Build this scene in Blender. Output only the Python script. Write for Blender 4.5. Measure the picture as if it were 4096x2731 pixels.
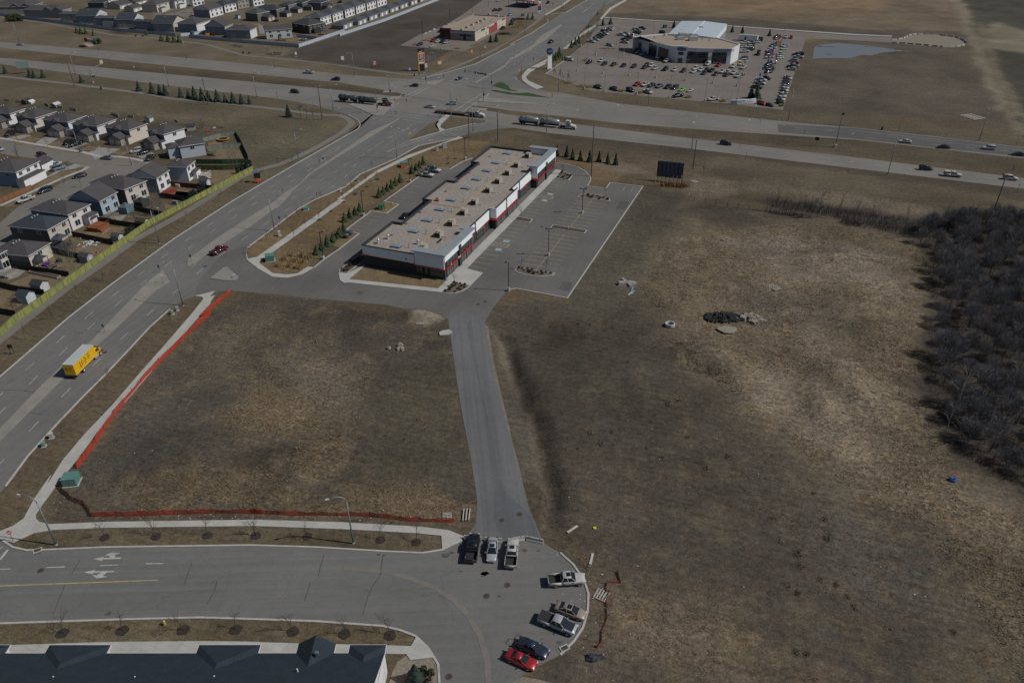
import bpy,bmesh,math,random
import numpy as np
from mathutils import Vector,Matrix
random.seed(7);rng=np.random.default_rng(7)
for o in list(bpy.data.objects):bpy.data.objects.remove(o)
SC=bpy.context.scene;COL=SC.collection
#  camera, sky, sun, exposure
FPX,PITCH,ROLL,YAW,CAMH=3018.988,0.5637675,-0.0042490,0.3751128,96.0
_f=np.array([0,math.cos(PITCH),-math.sin(PITCH)]);_u0=np.array([0,math.sin(PITCH),math.cos(PITCH)]);_r0=np.array([1.,0,0])
_r=math.cos(ROLL)*_r0+math.sin(ROLL)*_u0;_u=-math.sin(ROLL)*_r0+math.cos(ROLL)*_u0
cam=bpy.data.cameras.new('camera');camo=bpy.data.objects.new('camera',cam);COL.objects.link(camo)
m=Matrix(((_r[0],_u[0],-_f[0],0),(_r[1],_u[1],-_f[1],0),(_r[2],_u[2],-_f[2],CAMH),(0,0,0,1)))
camo.matrix_world=m
cam.sensor_fit='HORIZONTAL';cam.sensor_width=36;cam.lens=FPX/4096*36;cam.clip_start=1;cam.clip_end=12000
SC.camera=camo
SUN_AZ=math.atan2(0.985,-0.17)
SUN_EL=math.radians(46)
w=bpy.data.worlds.new('World');SC.world=w;w.use_nodes=True
nt=w.node_tree;bg=nt.nodes['Background'];sky=nt.nodes.new('ShaderNodeTexSky')
sky.sky_type='NISHITA';sky.sun_disc=False;sky.sun_elevation=SUN_EL;sky.sun_rotation=SUN_AZ
sky.air_density=1.0;sky.dust_density=1.0;sky.ozone_density=2.2
nt.links.new(sky.outputs[0],bg.inputs[0]);bg.inputs[1].default_value=0.05
sd=bpy.data.lights.new('sun','SUN');sd.energy=4.4;sd.angle=math.radians(0.5);sd.color=(1,0.96,0.90)
so=bpy.data.objects.new('sun',sd);COL.objects.link(so);so.location=(60,0,80)
sv=Vector((math.sin(SUN_AZ)*math.cos(SUN_EL),math.cos(SUN_AZ)*math.cos(SUN_EL),math.sin(SUN_EL)))
so.rotation_euler=sv.to_track_quat('Z','Y').to_euler()
SC.render.engine='CYCLES'
SC.view_settings.view_transform='Standard';SC.view_settings.look='None';SC.view_settings.gamma=1;SC.view_settings.exposure=-0.46
#  survey helpers: points measured on the photograph, intersected with a level plane
CR=dict(S=(0,0,1),O=(0,0,1.7415),E1=(0,1900,.53004),E2=(1000,1900,.53004),E4=(3046,1900,.53004),F=(1750,2050,.43431),U1=(0,0,.17007),U2=(380,0,.17007),U3=(760,0,.17007),U4=(1140,0,.29762),U5=(1520,0,.29762),U6=(1900,0,.29762),V1=(0,400,.29762),V2=(380,430,.29762),V3=(330,640,.37202),V4=(0,800,.37202),V5=(0,960,.36842),W1=(2480,60,.40179),W2=(2330,90,.26042),W3=(2930,110,.3681),W4=(1920,620,.3125),W5=(1780,850,.3125),W6=(1630,180,.15625),W7=(220,1360,.18966))
for _i,_x in enumerate((0,680,1360,2040,2720,3396)):
 for _n,_y in(('A',0),('B',380),('C',800)):CR[_n+str(_i+1)]=(_x,_y,.29979)
for _i,_x in enumerate((0,1000,2050,3046)):CR['D'+str(_i+1)]=(_x,1250,.44643)
def gpt(t,x,y,z=0.0):
 x0,y0,k=CR[t];x=x0+x*k;y=y0+y*k
 d=_f*FPX+_r*(x-2048)+_u*(1365.5-y);q=(CAMH-z)/-d[2]
 return Vector((d[0]*q,d[1]*q))
def pts(s,z=0.0):
 out=[];t=None
 for tok in s.split():
  if ',' in tok:
   a,b=tok.split(',');out.append(gpt(t,float(a),float(b),z))
  else:t=tok
 return out
def pt(s,z=0.0):return pts(s,z)[0]
#  object helpers
def setp(o,label=None,cat=None,group=None,kind=None):
 if label:o['label']=label
 if cat:o['category']=cat
 if group:o['group']=group
 if kind:o['kind']=kind
 return o
def thing(name,label,cat,loc=(0,0,0),rz=0.0,group=None):
 o=bpy.data.objects.new(name,None);COL.objects.link(o);o.empty_display_size=.3
 o.location=(loc[0],loc[1],loc[2]if len(loc)>2 else 0);o.rotation_euler=(0,0,rz)
 return setp(o,label,cat,group)
def dup(o,loc=None,rz=None,label=None,group=None,parent=None,scale=None):
 c=o.copy();COL.objects.link(c)
 if parent is not None:c.parent=parent
 if loc is not None:c.location=(loc[0],loc[1],loc[2]if len(loc)>2 else 0)
 if rz is not None:c.rotation_euler=(0,0,rz)
 if scale is not None:c.scale=scale
 if label:c['label']=label
 if group:c['group']=group
 for ch in o.children:dup(ch,parent=c)
 return c
class MB:
 def __init__(s):s.v=[];s.f=[];s.mi=[];s.cur=0;s.pc=[]
 def add(s,vs,fs):
  n=len(s.v);s.pc.append((n,len(s.f)));s.v+=[tuple(v)for v in vs];s.f+=[[i+n for i in f]for f in fs];s.mi+=[s.cur]*len(fs);return s
 def box(s,c,d,rz=0.0,taper=1.0):
  hx,hy,hz=d[0]/2,d[1]/2,d[2]/2;ca,sa=math.cos(rz),math.sin(rz);vs=[]
  for z,t in((-hz,1),(hz,taper)):
   for x,y in((-hx,-hy),(hx,-hy),(hx,hy),(-hx,hy)):
    x*=t;y*=t;vs.append((c[0]+x*ca-y*sa,c[1]+x*sa+y*ca,c[2]+z))
  return s.add(vs,[[3,2,1,0],[4,5,6,7],[0,1,5,4],[1,2,6,5],[2,3,7,6],[3,0,4,7]])
 def bx(s,x0,x1,y0,y1,z0,z1):return s.box(((x0+x1)/2,(y0+y1)/2,(z0+z1)/2),(abs(x1-x0),abs(y1-y0),abs(z1-z0)))
 def prism(s,poly,z0,z1,bottom=False):
  n=len(poly);a=sum(poly[i][0]*poly[(i+1)%n][1]-poly[(i+1)%n][0]*poly[i][1]for i in range(n))
  if a<0:poly=poly[::-1]
  vs=[(p[0],p[1],z0)for p in poly]+[(p[0],p[1],z1)for p in poly]
  fs=[list(range(n,2*n))]+[[i,(i+1)%n,n+(i+1)%n,n+i]for i in range(n)]
  if bottom:fs.append(list(range(n-1,-1,-1)))
  return s.add(vs,fs)
 def sheet(s,poly,z=0.0):
  n=len(poly);a=sum(poly[i][0]*poly[(i+1)%n][1]-poly[(i+1)%n][0]*poly[i][1]for i in range(n))
  if a<0:poly=poly[::-1]
  return s.add([(p[0],p[1],z)for p in poly],[list(range(n))])
 def tube(s,path,r,n=8,cap=True):
  path=[Vector(p)for p in path];m=len(path);rs=r if isinstance(r,(list,tuple))else[r]*m;vs=[];fs=[]
  ref=None
  for i,p in enumerate(path):
   d=(path[min(i+1,m-1)]-path[max(i-1,0)]).normalized()
   if ref is None:ref=Vector((1,0,0))if abs(d.x)<.8 else Vector((0,1,0))
   a=(ref-d*ref.dot(d)).normalized();b=d.cross(a);ref=a
   for k in range(n):
    t=2*math.pi*k/n;vs.append(p+(a*math.cos(t)+b*math.sin(t))*rs[i])
  for i in range(m-1):
   for k in range(n):fs.append([i*n+k,i*n+(k+1)%n,(i+1)*n+(k+1)%n,(i+1)*n+k])
  if cap:fs.append(list(range(n-1,-1,-1)));fs.append([(m-1)*n+k for k in range(n)])
  return s.add(vs,fs)
 def cyl(s,c,r,h,n=12,r2=None):return s.tube([c,(c[0],c[1],c[2]+h)],[r,r if r2 is None else r2],n)
 def wheelcyl(s,c,r,wd,n=14):
  return s.tube([(c[0],c[1]-wd/2,c[2]),(c[0],c[1]+wd/2,c[2])],r,n)
 def ball(s,c,r,nu=8,nv=5,jit=0.0,sc=(1,1,1)):
  vs=[(c[0],c[1],c[2]-r*sc[2])];fs=[]
  for j in range(1,nv):
   t=math.pi*j/nv
   for i in range(nu):
    q=r*(1+random.uniform(-jit,jit));u=2*math.pi*i/nu
    vs.append((c[0]+q*sc[0]*math.sin(t)*math.cos(u),c[1]+q*sc[1]*math.sin(t)*math.sin(u),c[2]-q*sc[2]*math.cos(t)))
  vs.append((c[0],c[1],c[2]+r*sc[2]));L=len(vs)-1
  for i in range(nu):
   fs.append([0,1+(i+1)%nu,1+i]);fs.append([L,L-nu+i,L-nu+(i+1)%nu])
   for j in range(nv-2):a=1+j*nu;fs.append([a+i,a+(i+1)%nu,a+nu+(i+1)%nu,a+nu+i])
  return s.add(vs,fs)
 def strip(s,line,w,z=0.0,h=None,off=0.0,closed=False):
  P=[Vector((p[0],p[1]))for p in line];n=len(P);L=[];R=[]
  for i in range(n):
   a=P[i-1]if(i or closed)else P[i];b=P[(i+1)%n]if(i<n-1 or closed)else P[i]
   d1=(P[i]-a).normalized()if(P[i]-a).length>1e-6 else None;d2=(b-P[i]).normalized()if(b-P[i]).length>1e-6 else None
   d=((d1 or d2)+(d2 or d1)).normalized();nn=Vector((-d.y,d.x));k=1.0
   if d1 and d2:k=1/max(.5,nn.dot(Vector((-d1.y,d1.x))))
   L.append(P[i]+nn*(off+w/2)*k);R.append(P[i]+nn*(off-w/2)*k)
  vs=[];fs=[]
  if h is None:
   for a,b in zip(L,R):vs+=[(a.x,a.y,z),(b.x,b.y,z)]
   for i in range(n if closed else n-1):j=(i+1)%n;fs.append([2*i,2*i+1,2*j+1,2*j])
  else:
   for a,b in zip(L,R):vs+=[(a.x,a.y,z),(a.x,a.y,z+h),(b.x,b.y,z+h),(b.x,b.y,z)]
   for i in range(n if closed else n-1):
    j=(i+1)%n
    for k in range(4):fs.append([4*i+k,4*i+(k+1)%4,4*j+(k+1)%4,4*j+k])
   if not closed:fs.append([3,2,1,0]);fs.append([4*n-4,4*n-3,4*n-2,4*n-1])
  return s.add(vs,fs)
 def parts(s,name,mat,parent=None,k=1):
  out=[];P=s.pc+[(len(s.v),len(s.f))]
  for i in range(0,len(s.pc),k):
   (v0,f0),(v1,f1)=P[i],P[min(i+k,len(s.pc))];q=MB();q.add(s.v[v0:v1],[[j-v0 for j in f]for f in s.f[f0:f1]]);out.append(q.build(name,mat,parent))
  return out
 def build(s,name,mat,parent=None,smooth=False,loc=None,rz=None):
  me=bpy.data.meshes.new(name);me.from_pydata(s.v,[],s.f);mats=mat if isinstance(mat,(list,tuple))else[mat]
  for mm in mats:me.materials.append(mm)
  if len(mats)>1:me.polygons.foreach_set('material_index',s.mi)
  if smooth:me.polygons.foreach_set('use_smooth',[True]*len(s.f))
  me.update()
  bm=bmesh.new();bm.from_mesh(me);bmesh.ops.recalc_face_normals(bm,faces=bm.faces);bm.to_mesh(me);bm.free()
  o=bpy.data.objects.new(name,me);COL.objects.link(o)
  if parent is not None:o.parent=parent
  if loc is not None:o.location=(loc[0],loc[1],loc[2]if len(loc)>2 else 0)
  if rz is not None:o.rotation_euler=(0,0,rz)
  return o
  #  materials
def _n(t,k,**kw):
 n=t.nodes.new(k)
 for a,v in kw.items():setattr(n,a,v)
 return n
def _noise(t,vec,scale,detail=3,rough=.55):
 n=_n(t,'ShaderNodeTexNoise');n.inputs['Scale'].default_value=scale;n.inputs['Detail'].default_value=detail;n.inputs['Roughness'].default_value=rough
 t.links.new(vec,n.inputs['Vector']);return n.outputs['Fac']
def _mapr(t,f,a,b,c,d,clamp=True):
 n=_n(t,'ShaderNodeMapRange');n.clamp=clamp
 for i,v in enumerate((a,b,c,d)):n.inputs[i+1].default_value=v
 t.links.new(f,n.inputs[0]);return n.outputs[0]
def _math(t,op,a,b):
 n=_n(t,'ShaderNodeMath',operation=op)
 for i,v in enumerate((a,b)):
  if isinstance(v,(int,float)):n.inputs[i].default_value=v
  else:t.links.new(v,n.inputs[i])
 return n.outputs[0]
def _mixc(t,f,a,b,mode='MIX'):
 n=_n(t,'ShaderNodeMix',data_type='RGBA',blend_type=mode)
 for i,v in((0,f),(6,a),(7,b)):
  if isinstance(v,(int,float)):n.inputs[i].default_value=v
  elif isinstance(v,tuple):n.inputs[i].default_value=(v[0],v[1],v[2],1)
  else:t.links.new(v,n.inputs[i])
 return n.outputs[2]
MATS={}
def mat(name,col,rough=.7,var=.12,scale=2.0,metal=0.0,fine=0.0,fscale=20.0,stretch=None,rot=0.0,bump=0.0,coord='Object',spec=.4,alpha=None,coat=0.0):
 if name in MATS:return MATS[name]
 M=bpy.data.materials.new(name);M.use_nodes=True;t=M.node_tree;b=t.nodes['Principled BSDF']
 b.inputs['Roughness'].default_value=rough;b.inputs['Metallic'].default_value=metal;b.inputs['Specular IOR Level'].default_value=spec
 if coat:b.inputs['Coat Weight'].default_value=coat;b.inputs['Coat Roughness'].default_value=.08
 if coord=='World':v=_n(t,'ShaderNodeNewGeometry').outputs['Position']
 else:v=_n(t,'ShaderNodeTexCoord').outputs['Object']
 if stretch:
  mp=_n(t,'ShaderNodeMapping');mp.vector_type='POINT'
  mp.inputs['Rotation'].default_value=(0,0,rot);mp.inputs['Scale'].default_value=stretch;t.links.new(v,mp.inputs[0]);v2=mp.outputs[0]
 else:v2=v
 f=_mapr(t,_noise(t,v2,scale,4),.25,.75,1-var,1+var)
 if fine:f=_math(t,'MULTIPLY',f,_mapr(t,_noise(t,v,fscale,2),.25,.75,1-fine,1+fine))
 c=_mixc(t,1.0,(col[0],col[1],col[2]),f,'MULTIPLY')
 t.links.new(c,b.inputs['Base Color'])
 if bump:
  bn=_n(t,'ShaderNodeBump');bn.inputs['Strength'].default_value=bump;bn.inputs['Distance'].default_value=.05
  t.links.new(_noise(t,v,fscale,3),bn.inputs['Height']);t.links.new(bn.outputs[0],b.inputs['Normal'])
 MATS[name]=M;return M
def glass(name,col=(.02,.03,.035),rough=.08,spec=.8):
 return mat(name,col,rough,.35,.6,spec=spec)
 #  ground: one sheet, measured ground cover as soft zones
def road_mat(name,col,rot=0.0,var=.12,streak=.10):
 if name in MATS:return MATS[name]
 M=bpy.data.materials.new(name);M.use_nodes=True;t=M.node_tree;b=t.nodes['Principled BSDF'];b.inputs['Roughness'].default_value=.85;b.inputs['Specular IOR Level'].default_value=.25
 v=_n(t,'ShaderNodeNewGeometry').outputs['Position']
 mp=_n(t,'ShaderNodeMapping',vector_type='TEXTURE');mp.inputs['Rotation'].default_value=(0,0,-rot);mp.inputs['Scale'].default_value=(1.1,80,1);t.links.new(v,mp.inputs[0])
 f=_mapr(t,_noise(t,mp.outputs[0],1.0,3,.6),.3,.7,1-streak,1+streak)
 f=_math(t,'MULTIPLY',f,_mapr(t,_noise(t,v,.045,4,.6),.3,.7,1-var,1+var))
 f=_math(t,'MULTIPLY',f,_mapr(t,_noise(t,v,.7,4,.7),.3,.7,.93,1.07))
 f=_math(t,'MULTIPLY',f,_mapr(t,_noise(t,v,6.0,2,.7),.25,.75,.88,1.12))
 vo=_n(t,'ShaderNodeTexVoronoi',feature='DISTANCE_TO_EDGE');vo.inputs['Scale'].default_value=.045
 wv=_n(t,'ShaderNodeVectorMath',operation='ADD');nz=_n(t,'ShaderNodeTexNoise');nz.inputs['Scale'].default_value=.25;t.links.new(v,nz.inputs['Vector'])
 sc=_n(t,'ShaderNodeVectorMath',operation='SCALE');sc.inputs[3].default_value=5.0;t.links.new(nz.outputs['Color'],sc.inputs[0]);t.links.new(v,wv.inputs[0]);t.links.new(sc.outputs[0],wv.inputs[1]);t.links.new(wv.outputs[0],vo.inputs['Vector'])
 ck=_mapr(t,vo.outputs['Distance'],.0,.004,.80,1.0)
 f=_math(t,'MULTIPLY',f,ck)
 t.links.new(_mixc(t,1.0,col,f,'MULTIPLY'),b.inputs['Base Color']);MATS[name]=M;return M
def concrete_mat(name,col,joint=3.0,rot=0.0):
 if name in MATS:return MATS[name]
 M=bpy.data.materials.new(name);M.use_nodes=True;t=M.node_tree;b=t.nodes['Principled BSDF'];b.inputs['Roughness'].default_value=.8;b.inputs['Specular IOR Level'].default_value=.25
 v=_n(t,'ShaderNodeNewGeometry').outputs['Position']
 mp=_n(t,'ShaderNodeMapping');mp.inputs['Rotation'].default_value=(0,0,rot);t.links.new(v,mp.inputs[0])
 br=_n(t,'ShaderNodeTexBrick');br.offset=0;br.inputs['Scale'].default_value=1;br.inputs['Mortar Size'].default_value=.02;br.inputs['Brick Width'].default_value=joint;br.inputs['Row Height'].default_value=joint*.6
 br.inputs['Color1'].default_value=(1,1,1,1);br.inputs['Color2'].default_value=(.9,.9,.9,1);br.inputs['Mortar'].default_value=(.7,.7,.7,1);t.links.new(mp.outputs[0],br.inputs['Vector'])
 f=_math(t,'MULTIPLY',_mapr(t,_noise(t,v,.25,5,.65),.3,.7,.88,1.1),_mapr(t,_noise(t,v,5,3),.25,.75,.94,1.06))
 c=_mixc(t,1.0,br.outputs['Color'],f,'MULTIPLY')
 t.links.new(_mixc(t,1.0,col,c,'MULTIPLY'),b.inputs['Base Color']);MATS[name]=M;return M
TAN=(.134,.113,.083);MOW=(.100,.088,.062);LAWN=(.132,.102,.064)
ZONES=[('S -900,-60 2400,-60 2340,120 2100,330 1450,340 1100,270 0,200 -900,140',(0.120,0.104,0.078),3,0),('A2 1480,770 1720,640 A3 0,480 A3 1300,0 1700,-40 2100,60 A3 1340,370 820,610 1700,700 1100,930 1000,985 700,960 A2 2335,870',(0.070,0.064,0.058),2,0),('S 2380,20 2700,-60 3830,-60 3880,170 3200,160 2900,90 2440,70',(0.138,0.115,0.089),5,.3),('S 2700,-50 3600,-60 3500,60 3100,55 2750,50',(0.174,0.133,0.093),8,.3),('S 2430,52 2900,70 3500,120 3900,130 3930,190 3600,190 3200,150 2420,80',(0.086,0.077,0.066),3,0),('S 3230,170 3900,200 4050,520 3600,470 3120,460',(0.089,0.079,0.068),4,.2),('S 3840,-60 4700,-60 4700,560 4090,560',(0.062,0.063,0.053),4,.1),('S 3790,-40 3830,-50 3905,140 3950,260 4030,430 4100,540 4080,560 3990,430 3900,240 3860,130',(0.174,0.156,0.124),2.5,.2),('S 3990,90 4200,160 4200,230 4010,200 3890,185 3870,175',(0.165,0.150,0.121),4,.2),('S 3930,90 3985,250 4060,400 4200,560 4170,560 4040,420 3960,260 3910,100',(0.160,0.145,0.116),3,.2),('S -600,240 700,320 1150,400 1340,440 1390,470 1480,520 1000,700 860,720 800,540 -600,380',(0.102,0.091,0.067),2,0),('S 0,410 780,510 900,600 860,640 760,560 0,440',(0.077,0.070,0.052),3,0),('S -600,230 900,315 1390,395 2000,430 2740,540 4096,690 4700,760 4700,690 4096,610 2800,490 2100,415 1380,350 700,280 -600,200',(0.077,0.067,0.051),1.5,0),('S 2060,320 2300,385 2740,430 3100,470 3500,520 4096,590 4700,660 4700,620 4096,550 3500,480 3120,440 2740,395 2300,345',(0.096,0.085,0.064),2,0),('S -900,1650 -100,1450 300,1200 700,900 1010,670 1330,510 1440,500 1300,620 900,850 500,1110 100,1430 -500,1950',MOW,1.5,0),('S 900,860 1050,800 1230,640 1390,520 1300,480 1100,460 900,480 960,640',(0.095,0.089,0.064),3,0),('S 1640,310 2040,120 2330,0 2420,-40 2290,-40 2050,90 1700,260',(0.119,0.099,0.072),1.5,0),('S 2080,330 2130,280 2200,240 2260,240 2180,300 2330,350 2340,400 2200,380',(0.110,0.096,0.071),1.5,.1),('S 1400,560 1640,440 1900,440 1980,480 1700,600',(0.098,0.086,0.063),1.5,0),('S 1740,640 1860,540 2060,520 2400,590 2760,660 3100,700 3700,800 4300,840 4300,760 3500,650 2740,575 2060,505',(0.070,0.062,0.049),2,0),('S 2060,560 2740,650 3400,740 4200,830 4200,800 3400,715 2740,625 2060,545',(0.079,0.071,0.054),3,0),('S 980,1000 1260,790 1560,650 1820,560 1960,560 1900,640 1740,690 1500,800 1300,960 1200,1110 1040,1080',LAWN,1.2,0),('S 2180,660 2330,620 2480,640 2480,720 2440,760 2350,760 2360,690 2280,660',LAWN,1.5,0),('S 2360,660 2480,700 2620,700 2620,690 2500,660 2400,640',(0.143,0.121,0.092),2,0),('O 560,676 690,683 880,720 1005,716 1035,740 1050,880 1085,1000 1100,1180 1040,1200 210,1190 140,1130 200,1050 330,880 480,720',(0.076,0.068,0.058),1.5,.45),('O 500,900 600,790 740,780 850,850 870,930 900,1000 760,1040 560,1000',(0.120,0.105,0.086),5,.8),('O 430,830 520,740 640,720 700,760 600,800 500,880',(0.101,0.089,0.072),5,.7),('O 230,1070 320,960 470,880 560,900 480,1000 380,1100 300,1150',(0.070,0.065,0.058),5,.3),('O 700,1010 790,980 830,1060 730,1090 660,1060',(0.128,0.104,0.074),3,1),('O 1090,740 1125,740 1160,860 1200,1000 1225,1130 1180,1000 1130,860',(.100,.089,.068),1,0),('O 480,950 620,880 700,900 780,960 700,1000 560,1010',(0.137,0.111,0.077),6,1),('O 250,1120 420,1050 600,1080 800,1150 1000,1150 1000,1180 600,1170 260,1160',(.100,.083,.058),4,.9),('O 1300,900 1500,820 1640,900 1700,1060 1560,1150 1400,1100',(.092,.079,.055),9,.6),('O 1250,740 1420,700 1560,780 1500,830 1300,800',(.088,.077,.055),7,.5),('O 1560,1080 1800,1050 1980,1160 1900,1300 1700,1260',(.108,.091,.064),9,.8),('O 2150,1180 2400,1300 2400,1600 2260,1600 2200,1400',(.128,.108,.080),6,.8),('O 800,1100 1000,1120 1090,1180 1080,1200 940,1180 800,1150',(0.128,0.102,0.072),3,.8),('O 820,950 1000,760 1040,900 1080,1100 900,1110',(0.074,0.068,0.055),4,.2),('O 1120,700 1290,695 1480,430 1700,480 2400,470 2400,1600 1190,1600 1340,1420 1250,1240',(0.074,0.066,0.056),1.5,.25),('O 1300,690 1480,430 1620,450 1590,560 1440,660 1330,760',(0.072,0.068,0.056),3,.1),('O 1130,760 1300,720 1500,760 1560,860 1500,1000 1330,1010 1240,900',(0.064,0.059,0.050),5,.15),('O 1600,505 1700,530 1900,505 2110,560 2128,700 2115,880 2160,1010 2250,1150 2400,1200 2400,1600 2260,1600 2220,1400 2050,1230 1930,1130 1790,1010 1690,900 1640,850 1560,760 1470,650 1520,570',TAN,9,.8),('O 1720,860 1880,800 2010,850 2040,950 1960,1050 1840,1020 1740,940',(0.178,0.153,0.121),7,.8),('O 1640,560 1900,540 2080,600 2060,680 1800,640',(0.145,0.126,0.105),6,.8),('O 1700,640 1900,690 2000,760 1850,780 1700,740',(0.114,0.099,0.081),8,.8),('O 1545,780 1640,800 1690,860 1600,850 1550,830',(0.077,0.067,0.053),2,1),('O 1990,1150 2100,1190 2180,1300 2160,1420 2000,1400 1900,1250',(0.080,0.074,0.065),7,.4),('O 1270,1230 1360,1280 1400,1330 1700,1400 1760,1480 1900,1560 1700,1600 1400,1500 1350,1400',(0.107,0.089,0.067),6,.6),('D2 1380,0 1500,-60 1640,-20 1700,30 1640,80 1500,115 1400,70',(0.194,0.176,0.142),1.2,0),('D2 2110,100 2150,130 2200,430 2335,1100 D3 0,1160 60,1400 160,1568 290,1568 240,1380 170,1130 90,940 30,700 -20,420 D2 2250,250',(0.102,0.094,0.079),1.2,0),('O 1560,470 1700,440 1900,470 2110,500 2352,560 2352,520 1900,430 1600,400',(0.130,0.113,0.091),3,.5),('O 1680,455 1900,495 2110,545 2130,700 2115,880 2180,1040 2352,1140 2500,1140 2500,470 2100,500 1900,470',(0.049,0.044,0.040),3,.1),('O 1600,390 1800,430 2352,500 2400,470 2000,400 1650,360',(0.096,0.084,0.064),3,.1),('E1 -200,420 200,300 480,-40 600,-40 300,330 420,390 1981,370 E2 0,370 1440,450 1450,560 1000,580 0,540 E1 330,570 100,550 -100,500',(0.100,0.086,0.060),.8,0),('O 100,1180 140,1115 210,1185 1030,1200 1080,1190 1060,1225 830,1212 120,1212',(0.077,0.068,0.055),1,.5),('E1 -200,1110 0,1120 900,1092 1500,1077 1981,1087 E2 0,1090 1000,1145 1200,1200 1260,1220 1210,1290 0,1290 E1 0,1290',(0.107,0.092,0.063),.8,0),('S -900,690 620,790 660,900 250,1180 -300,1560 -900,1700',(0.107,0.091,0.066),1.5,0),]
ROUGHZ={}
def pip(px,py,poly):
 c=np.zeros(px.shape,bool);n=len(poly);d=np.full(px.shape,1e9)
 for i in range(n):
  a=poly[i];b=poly[(i+1)%n]
  cond=((a.y>py)!=(b.y>py));den=(b.y-a.y)if abs(b.y-a.y)>1e-9 else 1e-9
  c^=cond&(px<(b.x-a.x)*(py-a.y)/den+a.x)
  ex,ey=b.x-a.x,b.y-a.y;L=ex*ex+ey*ey+1e-9
  t=np.clip(((px-a.x)*ex+(py-a.y)*ey)/L,0,1);d=np.minimum(d,np.hypot(px-a.x-t*ex,py-a.y-t*ey))
 return np.where(c,d,-d)
def vnoise(x,y,s,seed):
 r=np.random.default_rng(seed);T=r.random((128,128));x=x/s;y=y/s
 xi=np.floor(x).astype(int);yi=np.floor(y).astype(int);fx=x-xi;fy=y-yi;fx=fx*fx*(3-2*fx);fy=fy*fy*(3-2*fy)
 g=lambda i,j:T[(xi+i)%128,(yi+j)%128]
 return(g(0,0)*(1-fx)+g(1,0)*fx)*(1-fy)+(g(0,1)*(1-fx)+g(1,1)*fx)*fy-.5
ROADS=[]
DITCH=pts('D2 2180,130 D3 -70,250 -30,430 30,600 100,800 200,950 250,1150 285,1400 340,1568 F 1040,60 1075,185')
MOUNDS=[('O 965,728',6.5,4.2,1.7),('O 1610,815',11,6,1.7),('O 1935,875',8,11,2.2),('O 1885,930',5,10,1.2),('O 720,1030',6,5,.6),('O 840,1050',3,9,.5),('O 1960,590',26,5,.8),('O 2080,1290',12,6,.6),('O 1850,590',20,5,.7),('O 1640,610',16,7,.8)]
def height(x,y):
 h=np.zeros(x.shape)
 a=DITCH
 d=np.full(x.shape,1e9);tt=np.zeros(x.shape)
 for i in range(len(a)-1):
  ex,ey=a[i+1].x-a[i].x,a[i+1].y-a[i].y;t=np.clip(((x-a[i].x)*ex+(y-a[i].y)*ey)/(ex*ex+ey*ey),0,1)
  dd=np.hypot(x-a[i].x-t*ex,y-a[i].y-t*ey);s=dd<d;d=np.where(s,dd,d);sd_=np.where(s,np.sign((x-a[i].x)*ey-(y-a[i].y)*ex),sd_ if i else 0);tt=np.where(s,(i+t)/(len(a)-1),tt)
 dw=d+vnoise(x,y,2.5,61)*.9;h-=1.7*np.where(sd_>0,np.exp(-(np.maximum(dw,0)/1.15)**4),np.exp(-(d/2.6)**2))*np.clip(np.minimum(tt*6,(1-tt)*6),0,1)*(1+.4*vnoise(x,y,4,62))
 for s,rx,ry,hh in MOUNDS:
  c=pt(s);q=np.hypot((x-c.x)/rx,(y-c.y)/ry);h+=hh*np.exp(-(q*1.5)**2)*(1+.5*vnoise(x,y,1.6,3))
 b=pts('S -500,330 0,395 420,440 800,500 980,520 1080,560')
 d=np.full(x.shape,1e9)
 for i in range(len(b)-1):
  ex,ey=b[i+1].x-b[i].x,b[i+1].y-b[i].y;t=np.clip(((x-b[i].x)*ex+(y-b[i].y)*ey)/(ex*ex+ey*ey),0,1);d=np.minimum(d,np.hypot(x-b[i].x-t*ex,y-b[i].y-t*ey))
 h+=1.5*np.exp(-(d/8.0)**2)
 return h
def field_mask(x,y):
 m=np.zeros(x.shape)
 for s,_,_,tf in ZONES:
  if tf>.1:
   m=np.maximum(m,np.clip(pip(x,y,pts(s))/2,0,1)*tf)
 return m
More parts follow.
